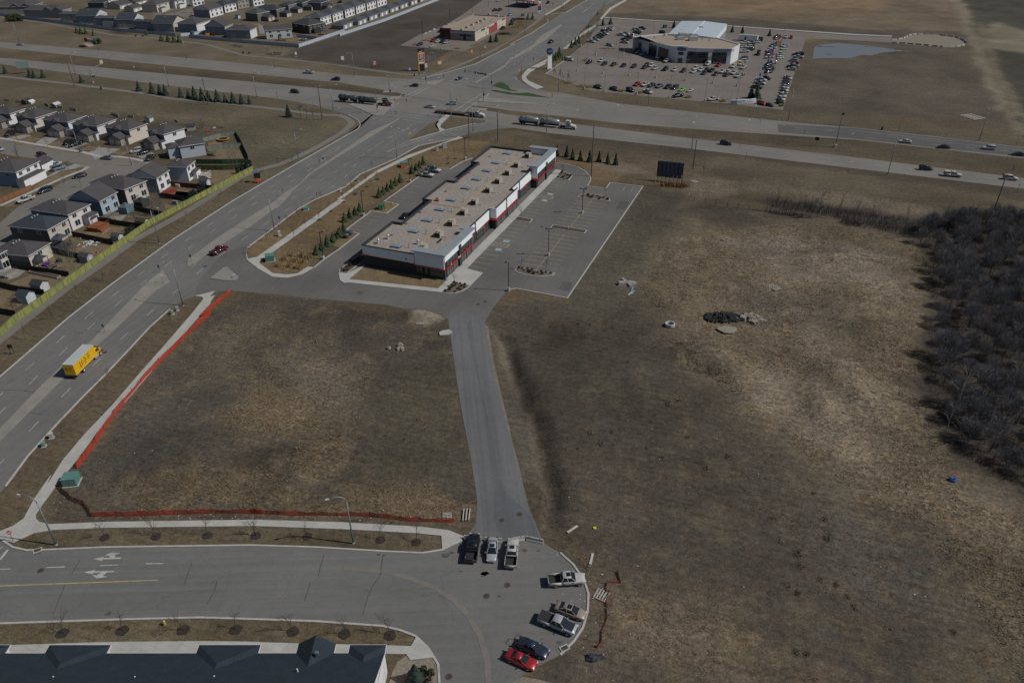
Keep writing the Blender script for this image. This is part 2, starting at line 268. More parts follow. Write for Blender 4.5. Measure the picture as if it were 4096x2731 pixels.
def make_ground():
 xs=np.unique(np.round(np.concatenate([np.linspace(-4000,-500,12),np.arange(-500,-100,3.5),np.arange(-100,-6,1.),np.arange(-6,46,.5),np.arange(46,125,1.),np.arange(125,520,3.5),np.linspace(520,4000,12)]),3))
 ys=np.unique(np.round(np.concatenate([np.linspace(-900,40,10),np.arange(40,330,1.),np.arange(330,760,2.5),np.linspace(760,7000,24)]),3))
 x,y=np.meshgrid(xs,ys);nx,ny=len(xs),len(ys)
 fm=field_mask(x,y)
 h=height(x,y)
 rough=(vnoise(x,y,2.2,5)*.35+vnoise(x,y,7,6)*.5+vnoise(x,y,1.1,8)*.18)
 inr=np.full(x.shape,-1e9)
 for R in ROADS:inr=np.maximum(inr,pip(x,y,R))
 away=np.clip((-inr-1.0)/3,0,1)
 h=np.where(h<-.05,h*np.clip((-inr-.2)/.8,0,1),h*np.clip((-inr)/2,0,1))+rough*np.clip(fm*1.3,0,1)*away
 h=np.where(inr>-1.0,np.minimum(h,0),h)
 wx=x+vnoise(x,y,9,21)*5+vnoise(x,y,3,22)*2.2;wy=y+vnoise(x,y,9,23)*5+vnoise(x,y,3,24)*2.2
 C=np.zeros(x.shape+(3,));C[:]=(.098,.082,.058);T=np.zeros(x.shape)
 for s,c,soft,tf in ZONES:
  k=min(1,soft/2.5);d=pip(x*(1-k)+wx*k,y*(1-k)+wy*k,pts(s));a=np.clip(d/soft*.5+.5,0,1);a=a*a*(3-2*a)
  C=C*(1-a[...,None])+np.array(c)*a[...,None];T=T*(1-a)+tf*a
 p=vnoise(x,y,14,31)+.6*vnoise(x,y,5,32)+.4*vnoise(x,y,2,33)
 q=vnoise(x,y,26,35)+.7*vnoise(x,y,11,36);C*=(1+np.clip(p,-.6,.6)*(.28+.30*T)+np.clip(q,-.6,.6)*.22)[...,None]
 st=np.clip(vnoise(x,y,3.2,37)+.7*vnoise(x,y,1.7,38)-.12,0,.5)*2*np.clip(T*2,0,1);C=C*(1-.55*st[...,None])+np.array((.165,.135,.088))*.55*st[...,None]
 C*=np.array((1.03,1.0,.95));me=bpy.data.meshes.new('ground');V=np.stack([x,y,h],-1).reshape(-1,3)
 idx=np.arange(nx*ny).reshape(ny,nx);F=np.stack([idx[:-1,:-1],idx[:-1,1:],idx[1:,1:],idx[1:,:-1]],-1).reshape(-1,4)
 me.vertices.add(len(V));me.vertices.foreach_set('co',V.ravel());me.loops.add(F.size);me.loops.foreach_set('vertex_index',F.ravel().astype(np.int32))
 me.polygons.add(len(F));me.polygons.foreach_set('loop_start',np.arange(0,F.size,4,dtype=np.int32));me.polygons.foreach_set('loop_total',np.full(len(F),4,np.int32));me.polygons.foreach_set('use_smooth',np.ones(len(F),bool))
 at=me.attributes.new('cover','FLOAT_COLOR','POINT');at.data.foreach_set('color',np.concatenate([C.reshape(-1,3),T.reshape(-1,1)],1).ravel())
 me.update(calc_edges=True);me.validate()
 M=bpy.data.materials.new('ground_cover');M.use_nodes=True;t=M.node_tree;b=t.nodes['Principled BSDF'];b.inputs['Roughness'].default_value=.95;b.inputs['Specular IOR Level'].default_value=.1
 ca=_n(t,'ShaderNodeAttribute',attribute_name='cover');v=_n(t,'ShaderNodeNewGeometry').outputs['Position']
 f1=_mapr(t,_noise(t,v,.9,5,.7),.3,.7,.64,1.36)
 f2=_mapr(t,_noise(t,v,4.0,4,.8),.3,.7,.50,1.50)
 mp=_n(t,'ShaderNodeMapping',vector_type='TEXTURE');mp.inputs['Rotation'].default_value=(0,0,math.radians(-20));mp.inputs['Scale'].default_value=(10,.8,1);t.links.new(v,mp.inputs[0])
 f3=_mapr(t,_noise(t,mp.outputs[0],.8,4,.65),.3,.7,.82,1.18)
 g1=_mapr(t,_noise(t,v,1.5,6,.72),.36,.64,.48,1.55);ml=_n(t,'ShaderNodeMix');ml.inputs[2].default_value=1.0;t.links.new(ca.outputs['Alpha'],ml.inputs[0]);t.links.new(g1,ml.inputs[3])
 f=_math(t,'MULTIPLY',_math(t,'MULTIPLY',_math(t,'MULTIPLY',f1,f2),f3),ml.outputs[0])
 c=_mixc(t,1.0,ca.outputs['Color'],f,'MULTIPLY')
 hue=_mapr(t,_noise(t,v,.35,4,.65),.46,.72,0,.32)
 c=_mixc(t,hue,c,_mixc(t,1.0,c,(1.35,1.02,.72),'MULTIPLY'))
 t.links.new(c,b.inputs['Base Color'])
 bn=_n(t,'ShaderNodeBump');bn.inputs['Strength'].default_value=.6;bn.inputs['Distance'].default_value=.12;t.links.new(_noise(t,v,3.0,4,.7),bn.inputs['Height']);t.links.new(bn.outputs[0],b.inputs['Normal'])
 me.materials.append(M);o=bpy.data.objects.new('ground',me);COL.objects.link(o);o['kind']='structure'
 return o
 #  roads and pavements
RA=math.atan2(.272,.962)
ASPH=road_mat('asphalt_worn',(.142,.140,.136),RA);ASPH_H=road_mat('asphalt_highway',(.172,.163,.150),math.radians(110));ASPH_L=road_mat('asphalt_lot',(.122,.119,.115),RA,.18,.06)
ASPH_C=road_mat('asphalt_collector',(.140,.139,.136),math.radians(88));ASPH_D=road_mat('asphalt_drive',(.128,.130,.134),-.10,.12,.14);ASPH_R=road_mat('asphalt_street',(.165,.152,.136),.3,.1,.05)
ASPH_P=road_mat('asphalt_dealer',(.172,.150,.135),.3,.12,.06);ASPH_T=road_mat('asphalt_path',(.165,.155,.143),RA,.1,.04);SEAL=road_mat('asphalt_new',(.092,.091,.09),math.radians(110))
CONC=concrete_mat('concrete_walk',(.40,.395,.375),1.6,YAW);CONCK=mat('concrete_kerb',(.38,.37,.35),.85,.15,.8,coord='World',fine=.1,fscale=6);CONCM=concrete_mat('concrete_median',(.245,.232,.208),4,RA)
WHITEP=mat('paint_white',(.37,.37,.36),.7,.28,.9,coord='World',fine=.2,fscale=5);YELP=mat('paint_yellow',(.36,.285,.135),.7,.25,.9,coord='World',fine=.2,fscale=5)
YELW=mat('paint_orange',(.34,.20,.07),.7,.2,.9,coord='World')
GRAV=mat('gravel',(.20,.172,.138),.95,.15,.5,coord='World',fine=.3,fscale=3,bump=.4)
def road(name,s,m,z,keep=True):
 P=pts(s)if isinstance(s,str)else s
 if keep:ROADS.append(P)
 o=MB().sheet(P,z).build(name,m);o['kind']='structure';return o
SLN=[0.0]
def slab(name,s,m,h=.15,grass=True):
 P=pts(s)if isinstance(s,str)else s
 if grass:ROADS.append(P)
 SLN[0]+=.0035;o=MB().prism(P,-.3,h+SLN[0]%.06).build(name,m);o['kind']='structure';return o
def struct(name,mb,m):
 o=mb.build(name,m);o['kind']='structure';return o
road('road','S -600,2060 -300,1775 0,1507 276,1269 444,1139 700,953 938,800 1178,660 1380,546 1432,516 1520,440 1620,380 1700,320 1790,290 1900,258 2060,177 2130,132 2193,90 2240,60 2310,24 2352,0 2500,-75 2640,-75 2474,0 2395,40 2340,110 2250,198 2184,231 2100,268 2040,330 1900,420 1800,490 1700,575 1585,635 1441,698 1380,749 1259,800 1190,839 1073,929 989,992 930,1075 780,1185 731,1205 680,1237 600,1308 513,1402 420,1500 339,1580 232,1692 112,1824 22,1946 -200,2200 -500,2480 -900,2480',ASPH,.030)
road('turning_lane','S 1441,698 1585,635 1675,584 1822,554 1870,537 1990,516 2060,512 2060,470 1900,495 1800,510 1700,530',ASPH,.036)
road('turning_lane','S 1380,546 1432,516 1442,500 1432,482 1393,461 1250,420 1115,397 1300,395 1560,400 1640,420 1500,470',ASPH,.036)
road('turning_lane','S 1641,318 1660,306 1790,290 1900,258 1900,300 1800,340 1640,345',ASPH,.036)
road('turning_lane','S 2184,231 2076,291 2064,312 2085,333 2148,357 2232,372 2380,400 2200,420 2030,400 1960,330 2060,250',ASPH,.036)
road('highway_westbound','S -900,80 0,168 700,229 1040,261 1380,300 1642,318 2060,352 2232,370 2469,414 2740,445 3200,493 3420,512 3771,550 4096,590 4700,668 4700,712 4096,635 3420,560 3035,535 2720,513 2460,492 2040,443 1700,395 1530,360 1360,332 700,267 0,192 -900,112',ASPH_H,.042)
road('highway_eastbound','S -900,158 0,232 700,300 1360,362 1700,400 2040,460 2310,498 2720,549 3420,630 3672,662 4096,713 4700,790 4700,835 4096,756 3420,675 2720,591 2190,533 2040,510 1890,480 1560,445 1250,420 1115,397 700,347 0,258 -900,180',ASPH_H,.048)
road('resurfaced_lanes','S 3110,497 3420,514 3771,553 4096,592 4700,670 4700,706 4096,629 3420,556 3115,530',SEAL,.056)
road('street','S -500,2150 11,2162 53,2189 106,2201 175,2199.5 424,2189 1000,2181 1265,2189 1530,2205 1689,2212 1768,2199.5 1848,2160 2175,2172 2241,2211 2293,2258 2336,2319 2354,2376 2351,2441 2332,2510 2297,2562 2241,2619 2110,2684 2054,2731 1950,2900 1760,2900 1758,2731 1753,2658 1715,2594 1663,2544 1599,2520 1530,2504 1265,2485 1000,2476 800,2470 477,2478 0,2494 -500,2512',ASPH_C,.034)
road('driveway','S 1792,1277 1804,1362 1826,1518 1848,1652 1870,1763 1902,1950 1909,2006 1901,2096 1869,2139 1850,2162 2174,2173 2124,2050 2090,1950 2050,1777 2030,1715 2004,1616 1982,1518 1960,1420 1945,1330 1940,1286 1860,1240',ASPH_D,.046)
LOT='S 780,1185 919,1162 1070,1175 1265,1196 1380,1206 1420,1209 1546,1220 1615,1235 1678,1236 1753,1252 1792,1277 1940,1286 1972,1232 2028,1164 2040,1158 2064,1155 2269,1193 2571,747 2440,732 2424,755 2350,746 2362,722 2361,707 2340,686 2310,669 2265,657 2220,654 2050,632 1889,633 1852,647 1799,678 1753,672 1676,708 1537,806 1594,819 1546,855 1484,846 1384,920 1436,936 1360,995 1298,1037 1256,1071 1208,1098 1148,1112 1091,1109 1037,1079 986,1037 984,1007 995,986'
road('parking_lot',LOT,ASPH_L,.040)
road('lot_access','C2 330,1285 600,1222 800,1212 1300,1252 1700,1290 1900,1100 1560,1045 1370,1032 1190,930 1020,790 1015,690 1050,600 700,720 400,1050',ASPH_L,.044)
road('dealership_lot','S 2256,244 2182,297 2316,345 2358,363 2740,402 2921,417 3021,429 3131,441 3224,154 3060,150 2900,138 2690,100 2510,102 2420,96 2382,104 2355,165 2300,207',ASPH_P,.040)
road('service_road','S 2300,150 2371,102 2414,72 2740,93 2909,106 3420,141 3567,147 3567,172 3420,163 3224,156 3060,152 2900,140 2690,103 2510,104 2400,107 2340,140',ASPH_P,.036)
road('gravel_turnaround','A6 565,540 700,525 830,480 960,465 1150,468 1400,500 1530,560 1540,610 1340,640 1200,625 800,600 570,578',GRAV,.034)
road('retail_lot','S 1601,183 1675,141 1770,108 1850,60 1960,-20 2300,-70 2330,-30 2190,55 2160,80 2050,72 2020,100 1980,140 1900,176 1870,190 1904,186 1850,207 1762,198',ASPH_P,.040)
road('street','S -600,520 0,550 130,570 260,592 420,618 500,628 600,640 640,668 560,690 480,745 400,830 250,960 60,1080 -300,1260 -500,1260 -80,960 70,830 240,735 330,700 345,680 300,655 180,640 60,625 0,615 -600,560',ASPH_R,.034)
road('street','U2 1630,360 2352,180 2352,330 2170,430 1900,380',ASPH_R,.034)
road('street','S 620,66 780,10 860,-30 820,-40 690,10 600,45',ASPH_R,.038)
def path(name,s,wd,m,z,grass=True):
 P=pts(s);mb=MB().strip(P,wd,z)
 o=struct(name,mb,m)
 for i in range(len(P)-1):
  d=(P[i+1]-P[i]).normalized();n=Vector((-d.y,d.x))*wd/2
  if grass:ROADS.append([P[i]+n,P[i+1]+n,P[i+1]-n,P[i]-n])
 return o
path('path','S -300,1600 0,1358 C1 380,1568 870,1190 1350,860 1800,530 2335,245 B2 430,1430 700,1250 980,1080 1190,1000 1460,930 1700,830 2000,680 2335,480 B3 100,440 150,400 150,360 90,310 0,275 B2 2250,275 2100,270 1850,250 1500,200 700,110 0,50 A1 2000,1260 1000,1130 0,1020 -600,950',3.0,ASPH_T,.050)
path('path','U1 -300,400 0,400 500,480 1100,550 1700,670 A1 1000,380 1500,470 2335,535 A2 200,560 500,600 800,690 1000,745 1500,790 2335,880 A3 0,880 500,950 900,1000 1200,1010 1450,930 1700,830 2000,700 2335,510 A4 0,540 300,340 420,240',2.6,ASPH_T,.046)
path('path','A4 470,205 700,75 800,0 900,-60',2.2,CONC,.052)
slab('walk','D1 410,1568 560,1330 760,1090 1000,840 1240,560 1480,290 1730,0 1816,0 1560,290 1330,560 1090,840 860,1090 680,1330 490,1568',CONC)
slab('walk','S 183,1950 209,1950 E1 440,60 330,210 275,290 270,325 300,355 380,372 800,355 1981,338 1981,385 800,400 400,415 250,440 100,510 20,495 -40,480 -40,430 0,425 100,385 180,330 260,180 385,0',CONC)
slab('walk','E2 0,338 700,358 1300,393 1500,418 1615,465 1560,520 1450,560 1445,460 1250,440 700,410 0,385',CONC)
slab('walk','C2 330,1282 430,1262 600,1218 540,1275 550,1330 540,1380 370,1568 275,1568 440,1390 445,1320 430,1300',CONC)
slab('walk','D1 1816,0 1730,0 1826,-120 1925,-150',CONC)
slab('walk','C2 1030,640 1015,690 1040,790 1160,765 2250,0 2335,0 1180,835 1370,980 1560,1000 1700,985 1800,920 1840,895 1920,905 1760,995 1560,1042 1370,1032 1190,930 1110,870 1025,800 1012,690',CONC)
slab('walk','B3 -40,1395 480,1020 900,810 1250,690 1545,580 1580,555 1640,575 1450,625 1250,705 900,850 500,1045 0,1400',CONC)
slab('walk','B3 1415,270 1470,278 1395,345 1345,400 1340,440 1410,470 1330,495 1270,420 1275,380 1330,330',CONC)
slab('walk','C3 1410,1062 1690,920 1905,975 1740,1145 1510,1100 1375,1240 100,1105 55,1110 0,1075 -20,975 95,985 325,875 325,810 340,880 120,1062 1310,1185 1440,1060',CONC)
FE='C3 1410,1062 1690,920 B4 600,1108 690,1010 600,1000 590,1015'
slab('walk',FE,CONC,.146)
slab('walk','E2 1260,1215 1350,1310 1400,1375 1210,1398 1180,1352 0,1345 E1 0,1400 0,1288 800,1262 1500,1255 1981,1260 E2 0,1262 1215,1292',CONC)
slab('walk','A4 1530,0 1330,110 1195,260 1225,265 1350,130 1560,10',CONC)
slab('walk','A4 500,790 230,930 155,1020 165,1080 230,1130 350,1195 445,1170 330,1120 240,1080 210,1030 280,960 520,830',CONC)
slab('walk','A4 700,660 760,655 960,470 1140,360 1140,340 1000,420',CONC,.12)
slab('walk','A4 1250,236 2335,306 A5 630,350 2335,465 A6 570,488 570,500 0,474 A5 630,360 A4 2335,316 1250,246',CONC,.3)
for s in('C2 535,1050 720,905 770,900 860,985 915,1025 900,1060 850,1080 720,1078','A3 100,1400 240,1370 470,1330 690,1290 820,1290 760,1330 700,1400 660,1460 580,1540 490,1550 420,1530 260,1460','A3 565,1243 600,1210 740,1238','A3 1050,1138 1130,1100 1410,1060 1250,1140','A3 1820,1360 1960,1300 2240,1335 A4 0,1350 430,1390 300,1395 0,1384 A3 2240,1378','A3 1720,1455 1760,1440 1965,1455 1935,1485'):
 slab('traffic_island',s,CONCM,.16)
slab('median','D1 -700,1790 0,1045 330,700 560,470 800,275 C1 1960,1110 2120,980 2170,935 2195,980 2265,1095 2090,1200 1780,1490 D1 1000,180 870,300 600,560 0,1150 -700,1880',CONCM,.16)
slab('median','C2 225,880 240,800 620,520 1000,270 1390,30 B2 1500,1330 1740,1180 1850,1060 2335,730 B3 400,500 790,320 780,335 0,810 B2 1900,1040 1640,1280 1540,1400 C2 1490,45 1240,230 1000,400 740,560 520,700 330,852 240,893',CONCM,.16)
slab('median','A3 1790,1110 2200,870 A4 0,780 300,610 420,480 680,330 690,345 500,520 300,650 290,665 0,815 A3 2200,898 1810,1115',CONCM,.16)
slab('median','A4 945,185 1090,80 1110,45 1125,50 1000,160',CONCM,.16)
GREEN=mat('green_turf',(.026,.062,.018),.9,.2,.5,coord='World',fine=.3,fscale=3)
slab('turf','A3 2040,1150 2110,1105 2170,1105 2260,1165 A4 0,1195 110,1222 20,1218 A3 2250,1212',GREEN,.12)
slab('turf','A3 2010,1215 2060,1205 2260,1235 A4 30,1245 130,1248 240,1240 520,1310 30,1268 A3 2250,1262',GREEN,.12)
TURF=mat('boulevard_grass',(.100,.083,.052),.95,.2,.4,coord='World',fine=.35,fscale=4)
slab('turf','B3 1330,345 1290,400 1330,490 1200,515 940,600 920,595 1190,395',TURF,.14)
slab('turf','B3 1480,290 1600,310 1960,345 1930,365 1700,400 1410,465 1345,430 1360,390',TURF,.14)
kb=MB()
for s in('S -300,1775 0,1507 276,1269 444,1139 700,953 938,800 1178,660 1380,546 1432,516 1442,500 1432,482 1393,461','S 680,1237 600,1308 513,1402 420,1500 339,1580 232,1692 112,1824 22,1946','S 989,992 1073,929 1190,839 1259,800 1380,749 1441,698 1585,635 1675,584 1822,554','S 11,2162 53,2189 106,2201 175,2199.5 424,2189 1000,2181 1265,2189 1530,2205 1689,2212 1768,2199.5 1848,2160','S 2241,2211 2293,2258 2336,2319 2354,2376 2351,2441 2332,2510 2297,2562 2241,2619','S 1758,2731 1753,2658 1715,2594 1663,2544 1599,2520 1530,2504 1265,2485 1000,2476 800,2470 477,2478 0,2494','S 2064,1155 2269,1193 2571,747 2440,732 2424,755 2350,746 2362,722 2361,707 2340,686 2310,669 2265,657 2220,654','S 2028,1164 2040,1158 2064,1155','S 1889,633 1852,647 1799,678 1753,672','S 1676,708 1537,806 1594,819 1546,855 1484,846 1384,920 1436,936 1360,995 1298,1037 1256,1071','A3 1090,1050 1430,970 1800,860 2335,590 A4 0,600 300,440 510,300 500,265','A4 2100,0','S 2256,244 2182,297 2316,345','A4 80,1040 75,1060 150,1115 360,1195','A4 550,195 750,170 900,80 1040,0','B3 920,600 940,612 1330,497','B3 1410,470 1700,405 1960,350','A5 1005,1430 1070,1295'):
 P=pts(s)
 if len(P)>1:kb.strip(P,.32,0,.17)
struct('kerb',kb,CONCK)
ck=MB()
for s in('E1 605,640 575,690 540,745','E1 490,830 450,930 400,1050','E1 1450,655 1420,740 1390,830','E1 1640,795 1620,870 1560,975','E2 560,600 530,700 515,770','E2 455,810 430,890 412,950','E2 1005,600 990,700 985,755 930,830 900,890 870,980 850,1060','D1 0,693 130,695 220,700 318,716','D1 268,898 330,904 370,912','D1 375,785 430,787','D1 68,632 95,605 122,580','D1 668,178 700,182 742,184','B4 1425,205 1390,245 1340,300','B5 1072,330 1075,400 1060,500','B5 805,650 800,730','C2 330,540 280,560 245,605','C1 2090,1285 2130,1288','C2 920,35 980,45','B2 1960,828 2150,845 2335,860','B2 1870,1090 2000,1120 2160,1140','B3 130,835 430,840 720,850','V1 1090,745 900,830 800,860'):ck.strip(pts(s),.08,.0655)
struct('crack_sealant',ck,mat('tar',(.060,.058,.056),.6,.2,1,coord='World'))
DUST=mat('road_dust',(.162,.150,.132),.95,.14,.6,coord='World',fine=.12,fscale=6)
struct('dust_band',MB().strip(pts('E2 700,700 1000,725 1200,775 1400,850 1550,950 1650,1060 1740,1220 1790,1400 1800,1568'),.9,.0632),DUST)
oil=MB();r_=random.Random(2)
for s,q in(('E2 1775,745',.9),('E2 1480,602',.8),('E2 1520,585',.5),('E2 970,600',.4),('E2 1015,603',.3),('F 800,345',.6),('F 440,560',.8),('F 930,350',.4),('F 1130,1195',.6),('E1 285,580',.9),('E1 820,1045',.7),('C4 330,285',.5),('C4 140,720',.9),('C4 630,160',1.1),('B4 830,1310',.5),('C3 260,1240',1.4),('F 570,770',.3),('F 215,540',.3),('A4 930,735',.5),('A4 1300,765',.6),('A4 850,835',1.2)):
 c=pt(s);oil.sheet([c+Vector((q*math.cos(a)*r_.uniform(.5,1.1),q*.7*math.sin(a)*r_.uniform(.5,1.1)))for a in np.linspace(0,6.283,12)[:-1]],.0668)
struct('oil_stain',oil,mat('oil_dark',(.085,.082,.079),.7,.35,2,coord='World',fine=.3,fscale=8))
mk=MB();my=MB()
def dashes(mb,s,on=3.0,off=6.0,w=.16,z=.064,ph=0.0):
 P=pts(s)if isinstance(s,str)else s;d=-ph;
 for i in range(len(P)-1):
  L=(P[i+1]-P[i]).length;u=(P[i+1]-P[i])/L
  while d<L:
   a=max(d,0);b=min(d+on,L)
   if b>a:mb.strip([P[i]+u*a,P[i]+u*b],w,z)
   d+=on+off
  d-=L
  if d>off:d-=on+off
dashes(mk,'D1 -60,800 240,510 455,320 650,145 C1 1800,1045 2050,855 2300,670 C2 270,505 730,200 B2 945,1465 1365,1220 1750,990 2110,780 B3 160,600',3.4,8.2)
dashes(mk,'D1 -40,940 190,715 330,575 600,320 860,85 C1 1820,1180 C2 60,790 375,555 680,345 975,150 B2 1260,1370 1550,1200 1800,1050 2335,660',3.4,8.2)
dashes(mk,'D1 -60,1420 140,1200 365,955 575,735 780,530 985,330 1160,170 1330,15 C2 235,1085 470,895 705,715 940,545 1165,390 1395,240 1610,105 B2 1815,1390 2110,1270 2335,1100 B3 350,760 1000,390',3.4,8.2)
dashes(mk,'C2 1410,115 1550,30 B2 1690,1345 1950,1180 2195,1030 2310,950 B3 170,880 800,490 960,400',3.0,6)
dashes(mk,'B3 40,955 300,800 640,570 900,440 1080,350',3.0,6)
for s in('A1 -600,520 0,590 2335,835 A2 0,830 2335,1075 A3 0,1073 900,1150','A1 -600,745 0,815 2335,1075 A2 0,1090 2335,1310 A3 0,1330','B4 0,325 900,420 2335,600 B5 0,600 2335,890 B6 0,900 2335,1165 2900,1240','A4 400,1440 B4 1000,155 2335,280 B5 0,320 2335,505 B6 0,545 1000,650 2335,770 2900,840'):
 dashes(mk,s,3.2,9,.2,.072)
for s in('B4 0,60 1600,215 B5 0,290 1400,410','B4 560,95 2335,255 B5 0,265 600,330','A3 1480,1130 2335,770 A4 0,740 700,330','A3 1650,1150 2335,860 A4 200,730 900,330','A4 200,800 1000,380','A4 330,800 1000,440'):dashes(mk,s,3,6,.18,.072)
for s in('B6 0,470 1000,580 1420,620','B5 970,360 2335,510 B6 0,505 2335,745','A3 870,1285 1130,1165','A3 910,1310 1200,1160','A3 690,1440 790,1375','A3 1530,1480 1900,1250','A3 1610,1510 2010,1240','B3 620,235 1270,310','B3 580,262 1240,340','B3 790,325 1195,378','A3 1430,1080 1790,1112','A3 805,1286 835,1253','A3 1805,1425 1830,1388','B3 440,320 480,330 270,225','B3 615,768 920,612','B3 615,768 1330,515 1960,380','B3 1345,505 1460,560','B3 1430,485 1540,540','A3 1950,1300 2010,1240','B4 0,10 700,150'):
 mk.strip(pts(s),.3 if s[0]=='A' else .2,.075)
for s in('E1 0,710 82,708','E1 350,697 490,692','E1 755,683 890,678','E1 1100,669 1232,666'):mk.strip(pts(s),.17,.064)
mk.strip(pts('E1 0,640 60,562'),.45,.064);mk.strip(pts('E1 -10,570 22,534'),.15,.064)
my.strip(pts('E1 -300,848 0,836 1195,792'),.2,.064)
for s in('B4 0,230 1100,345 2335,465 B5 0,440 1400,520',):my.strip(pts(s),.15,.07)
def arrow(s0,s1,kind,k=1.0,z=.066):
 a=pt(s0);b=pt(s1);d=(b-a).normalized();L=(b-a).length;n=Vector((-d.y,d.x))
 q=lambda u,v:a+d*(u*L)+n*(v*k)
 if 's' in kind:
  mk.sheet([q(0,-.13),q(.66,-.13),q(.66,-.36),q(1,0),q(.66,.36),q(.66,.13),q(0,.13)],z)
 for sg,c in((1,'l'),(-1,'r')):
  if c in kind:
   mk.sheet([q(.22,.13*sg),q(.42,.13*sg),q(.52,.55*sg),q(.68,.5*sg),q(.45,1.05*sg),q(.12,.85*sg),q(.30,.62*sg)],z)
   if 's' not in kind:mk.sheet([q(0,-.13),q(.42,-.13),q(.42,.13),q(0,.13)],z+.002)
arrow('E1 913,626','E1 708,633','sr',1.25);arrow('E1 863,727','E1 632,733','sl',1.25)
arrow('B3 870,472','B3 920,440','s');arrow('B3 975,485','B3 1020,458','s');arrow('B3 680,440','B3 720,420','l');arrow('B3 785,455','B3 820,435','l');arrow('B3 1175,602','B3 1255,598','r',1.3)
arrow('B4 925,197','B4 850,196','l',1.6);arrow('B4 1450,148','B4 1390,138','r',1.6);arrow('B5 210,363','B5 125,360','l',1.6);arrow('B5 940,345','B5 880,333','r',1.6)
arrow('A4 2270,1290','A4 2310,1285','s');arrow('B3 2130,145','B3 2070,143','l',1.5);arrow('A2 2255,1440','A2 2290,1445','r',1.5);arrow('A4 520,1265','A4 475,1258','r',1.5);arrow('A3 1300,1046','A3 1350,1044','l',1.5);arrow('A3 1690,1062','A3 1730,1050','l',1.5)
O0=pt('C3 1405,1070');TA=Vector((math.sin(YAW),math.cos(YAW)));TS=Vector((-math.cos(YAW),math.sin(YAW)))
def ts(t,s):return O0+TA*t+TS*s
def tsi(v):d=v-O0;return d.dot(TA),d.dot(TS)
def stall_lines(mb,t0,t1,n,s0,s1,skip=()):
 for i in range(n):
  if i in skip:continue
  t=t0+(t1-t0)*i/(n-1);mb.strip([ts(t,s0),ts(t,s1)],.14,.056)
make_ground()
#  strip-mall lot: stalls, islands, beds
stall_lines(my,10.3,24.9,6,-2.7,-8.1);stall_lines(my,27.5,41.7,6,-2.7,-8.1);stall_lines(my,50.3,66.0,7,-2.7,-8.1);stall_lines(my,68.4,82.1,6,-2.7,-8.1)
for t0 in(24.9,66.0):
 my.strip([ts(t0,-8.1),ts(t0+2.6,-8.1)],.2,.057)
 for i in range(4):my.strip([ts(t0+.1,-3.4-i*1.25),ts(t0+2.5,-4.2-i*1.25)],.2,.059)
stall_lines(my,17.2,39.3,9,-15.8,-26.3,);stall_lines(my,48.5,67.7,8,-15.8,-26.6)
for a,b in((14.6,39.8),(46,71)):my.strip([ts(a,-21.1),ts(b,-21.1)],.13,.056)
stall_lines(my,46.4,54.8,4,43.4,38.2);stall_lines(my,60.5,68.9,4,43.4,38.2);stall_lines(my,20.5,31.7,5,43.4,37.9)
for i in range(3):my.strip([ts(82.1+i*.0,-28.6-i*2.8),ts(87.2,-28.6-i*2.8)],.13,.052)
blu=MB()
for t0 in(23.1,29.3,64.2,70.2):blu.sheet([ts(t0-.75,-5.3),ts(t0+.75,-5.3),ts(t0+.75,-7.2),ts(t0-.75,-7.2)],.052)
struct('stall_marking',blu,mat('paint_blue',(.22,.34,.36),.7,.35,1.2,coord='World'))
wm=MB()
for t0 in(23.1,29.3,64.2,70.2):
 c=ts(t0,-6.25);wm.strip([c+Vector((.5*math.cos(a),.5*math.sin(a)))for a in np.linspace(.6,5.2,12)],.12,.058);wm.strip([c+TS*-.2,c+TS*.55+TA*.1],.14,.058)
struct('stall_marking',wm,WHITEP)
tire=MB()
for s in('C4 130,1075 240,1040',):pass
MULCH=mat('mulch',(.060,.045,.034),.95,.3,1.5,coord='World',fine=.4,fscale=6,bump=.6);MULCHT=mat('bark_tan',(.120,.096,.070),.95,.25,1.0,coord='World',fine=.4,fscale=6,bump=.6)
def bed(s,m=MULCHT,kerb=True,h=.14):
 P=s if not isinstance(s,str)else pts(s)
 mb=MB().prism(P,-.3,h);struct('planting_bed',mb,m)
 if kerb:struct('kerb',MB().strip(P,.22,0,h+.05,closed=True),CONCK)
 return P
def tsp(*a):return[ts(x,y)for x,y in a]
bed(tsp((14,-15.6),(14.4,-26.6),(13,-26.4),(11.2,-23.5),(10.6,-20),(11.2,-16.8),(12.3,-15.6)));bed(tsp((43.2,-15.5),(43,-26.6),(45.4,-26.6),(45.8,-15.6)),MULCH);bed(tsp((71,-15.8),(70.9,-26.9),(73.2,-26.5),(75,-23),(74.6,-18),(73,-16)))
bed(tsp((44.9,-2.7),(44.8,-8),(47.4,-8),(47.7,-2.7)),MULCH);bed('W4 960,300 1040,205 B4 730,1030 830,1080 780,1145 600,1115');bed('C3 1378,1240 1510,1100 1735,1148 1640,1215 1540,1245 1450,1250');bed('C3 -10,945 255,735 325,755 325,805 95,975 0,970',MULCH)
for s in('B4 1480,1415 1600,1430 1530,1535 1405,1520','C4 700,1085 840,1100 790,1230 640,1190 690,1130'):
 road('asphalt_patch',s,road_mat('asphalt_patch',(.088,.088,.090),RA,.2,.05),.0465,False)
road('asphalt_patch','D2 1940,90 1985,60 2020,330 2060,600 2110,830 2160,1080 2220,1400 2260,1568 F 830,0 900,130 960,262 600,250 520,60 D2 2190,1568 2140,1250 2100,900 2045,620 1980,350',road_mat('asphalt_drive_dark',(.108,.112,.119),-.1,.14,.1),.050,False)
struct('parking_marking',my,YELP);struct('lane_marking',mk,WHITEP)
LAWNM=mat('lawn_grass',(.150,.112,.062),.95,.22,.35,coord='World',fine=.35,fscale=4,bump=.4)
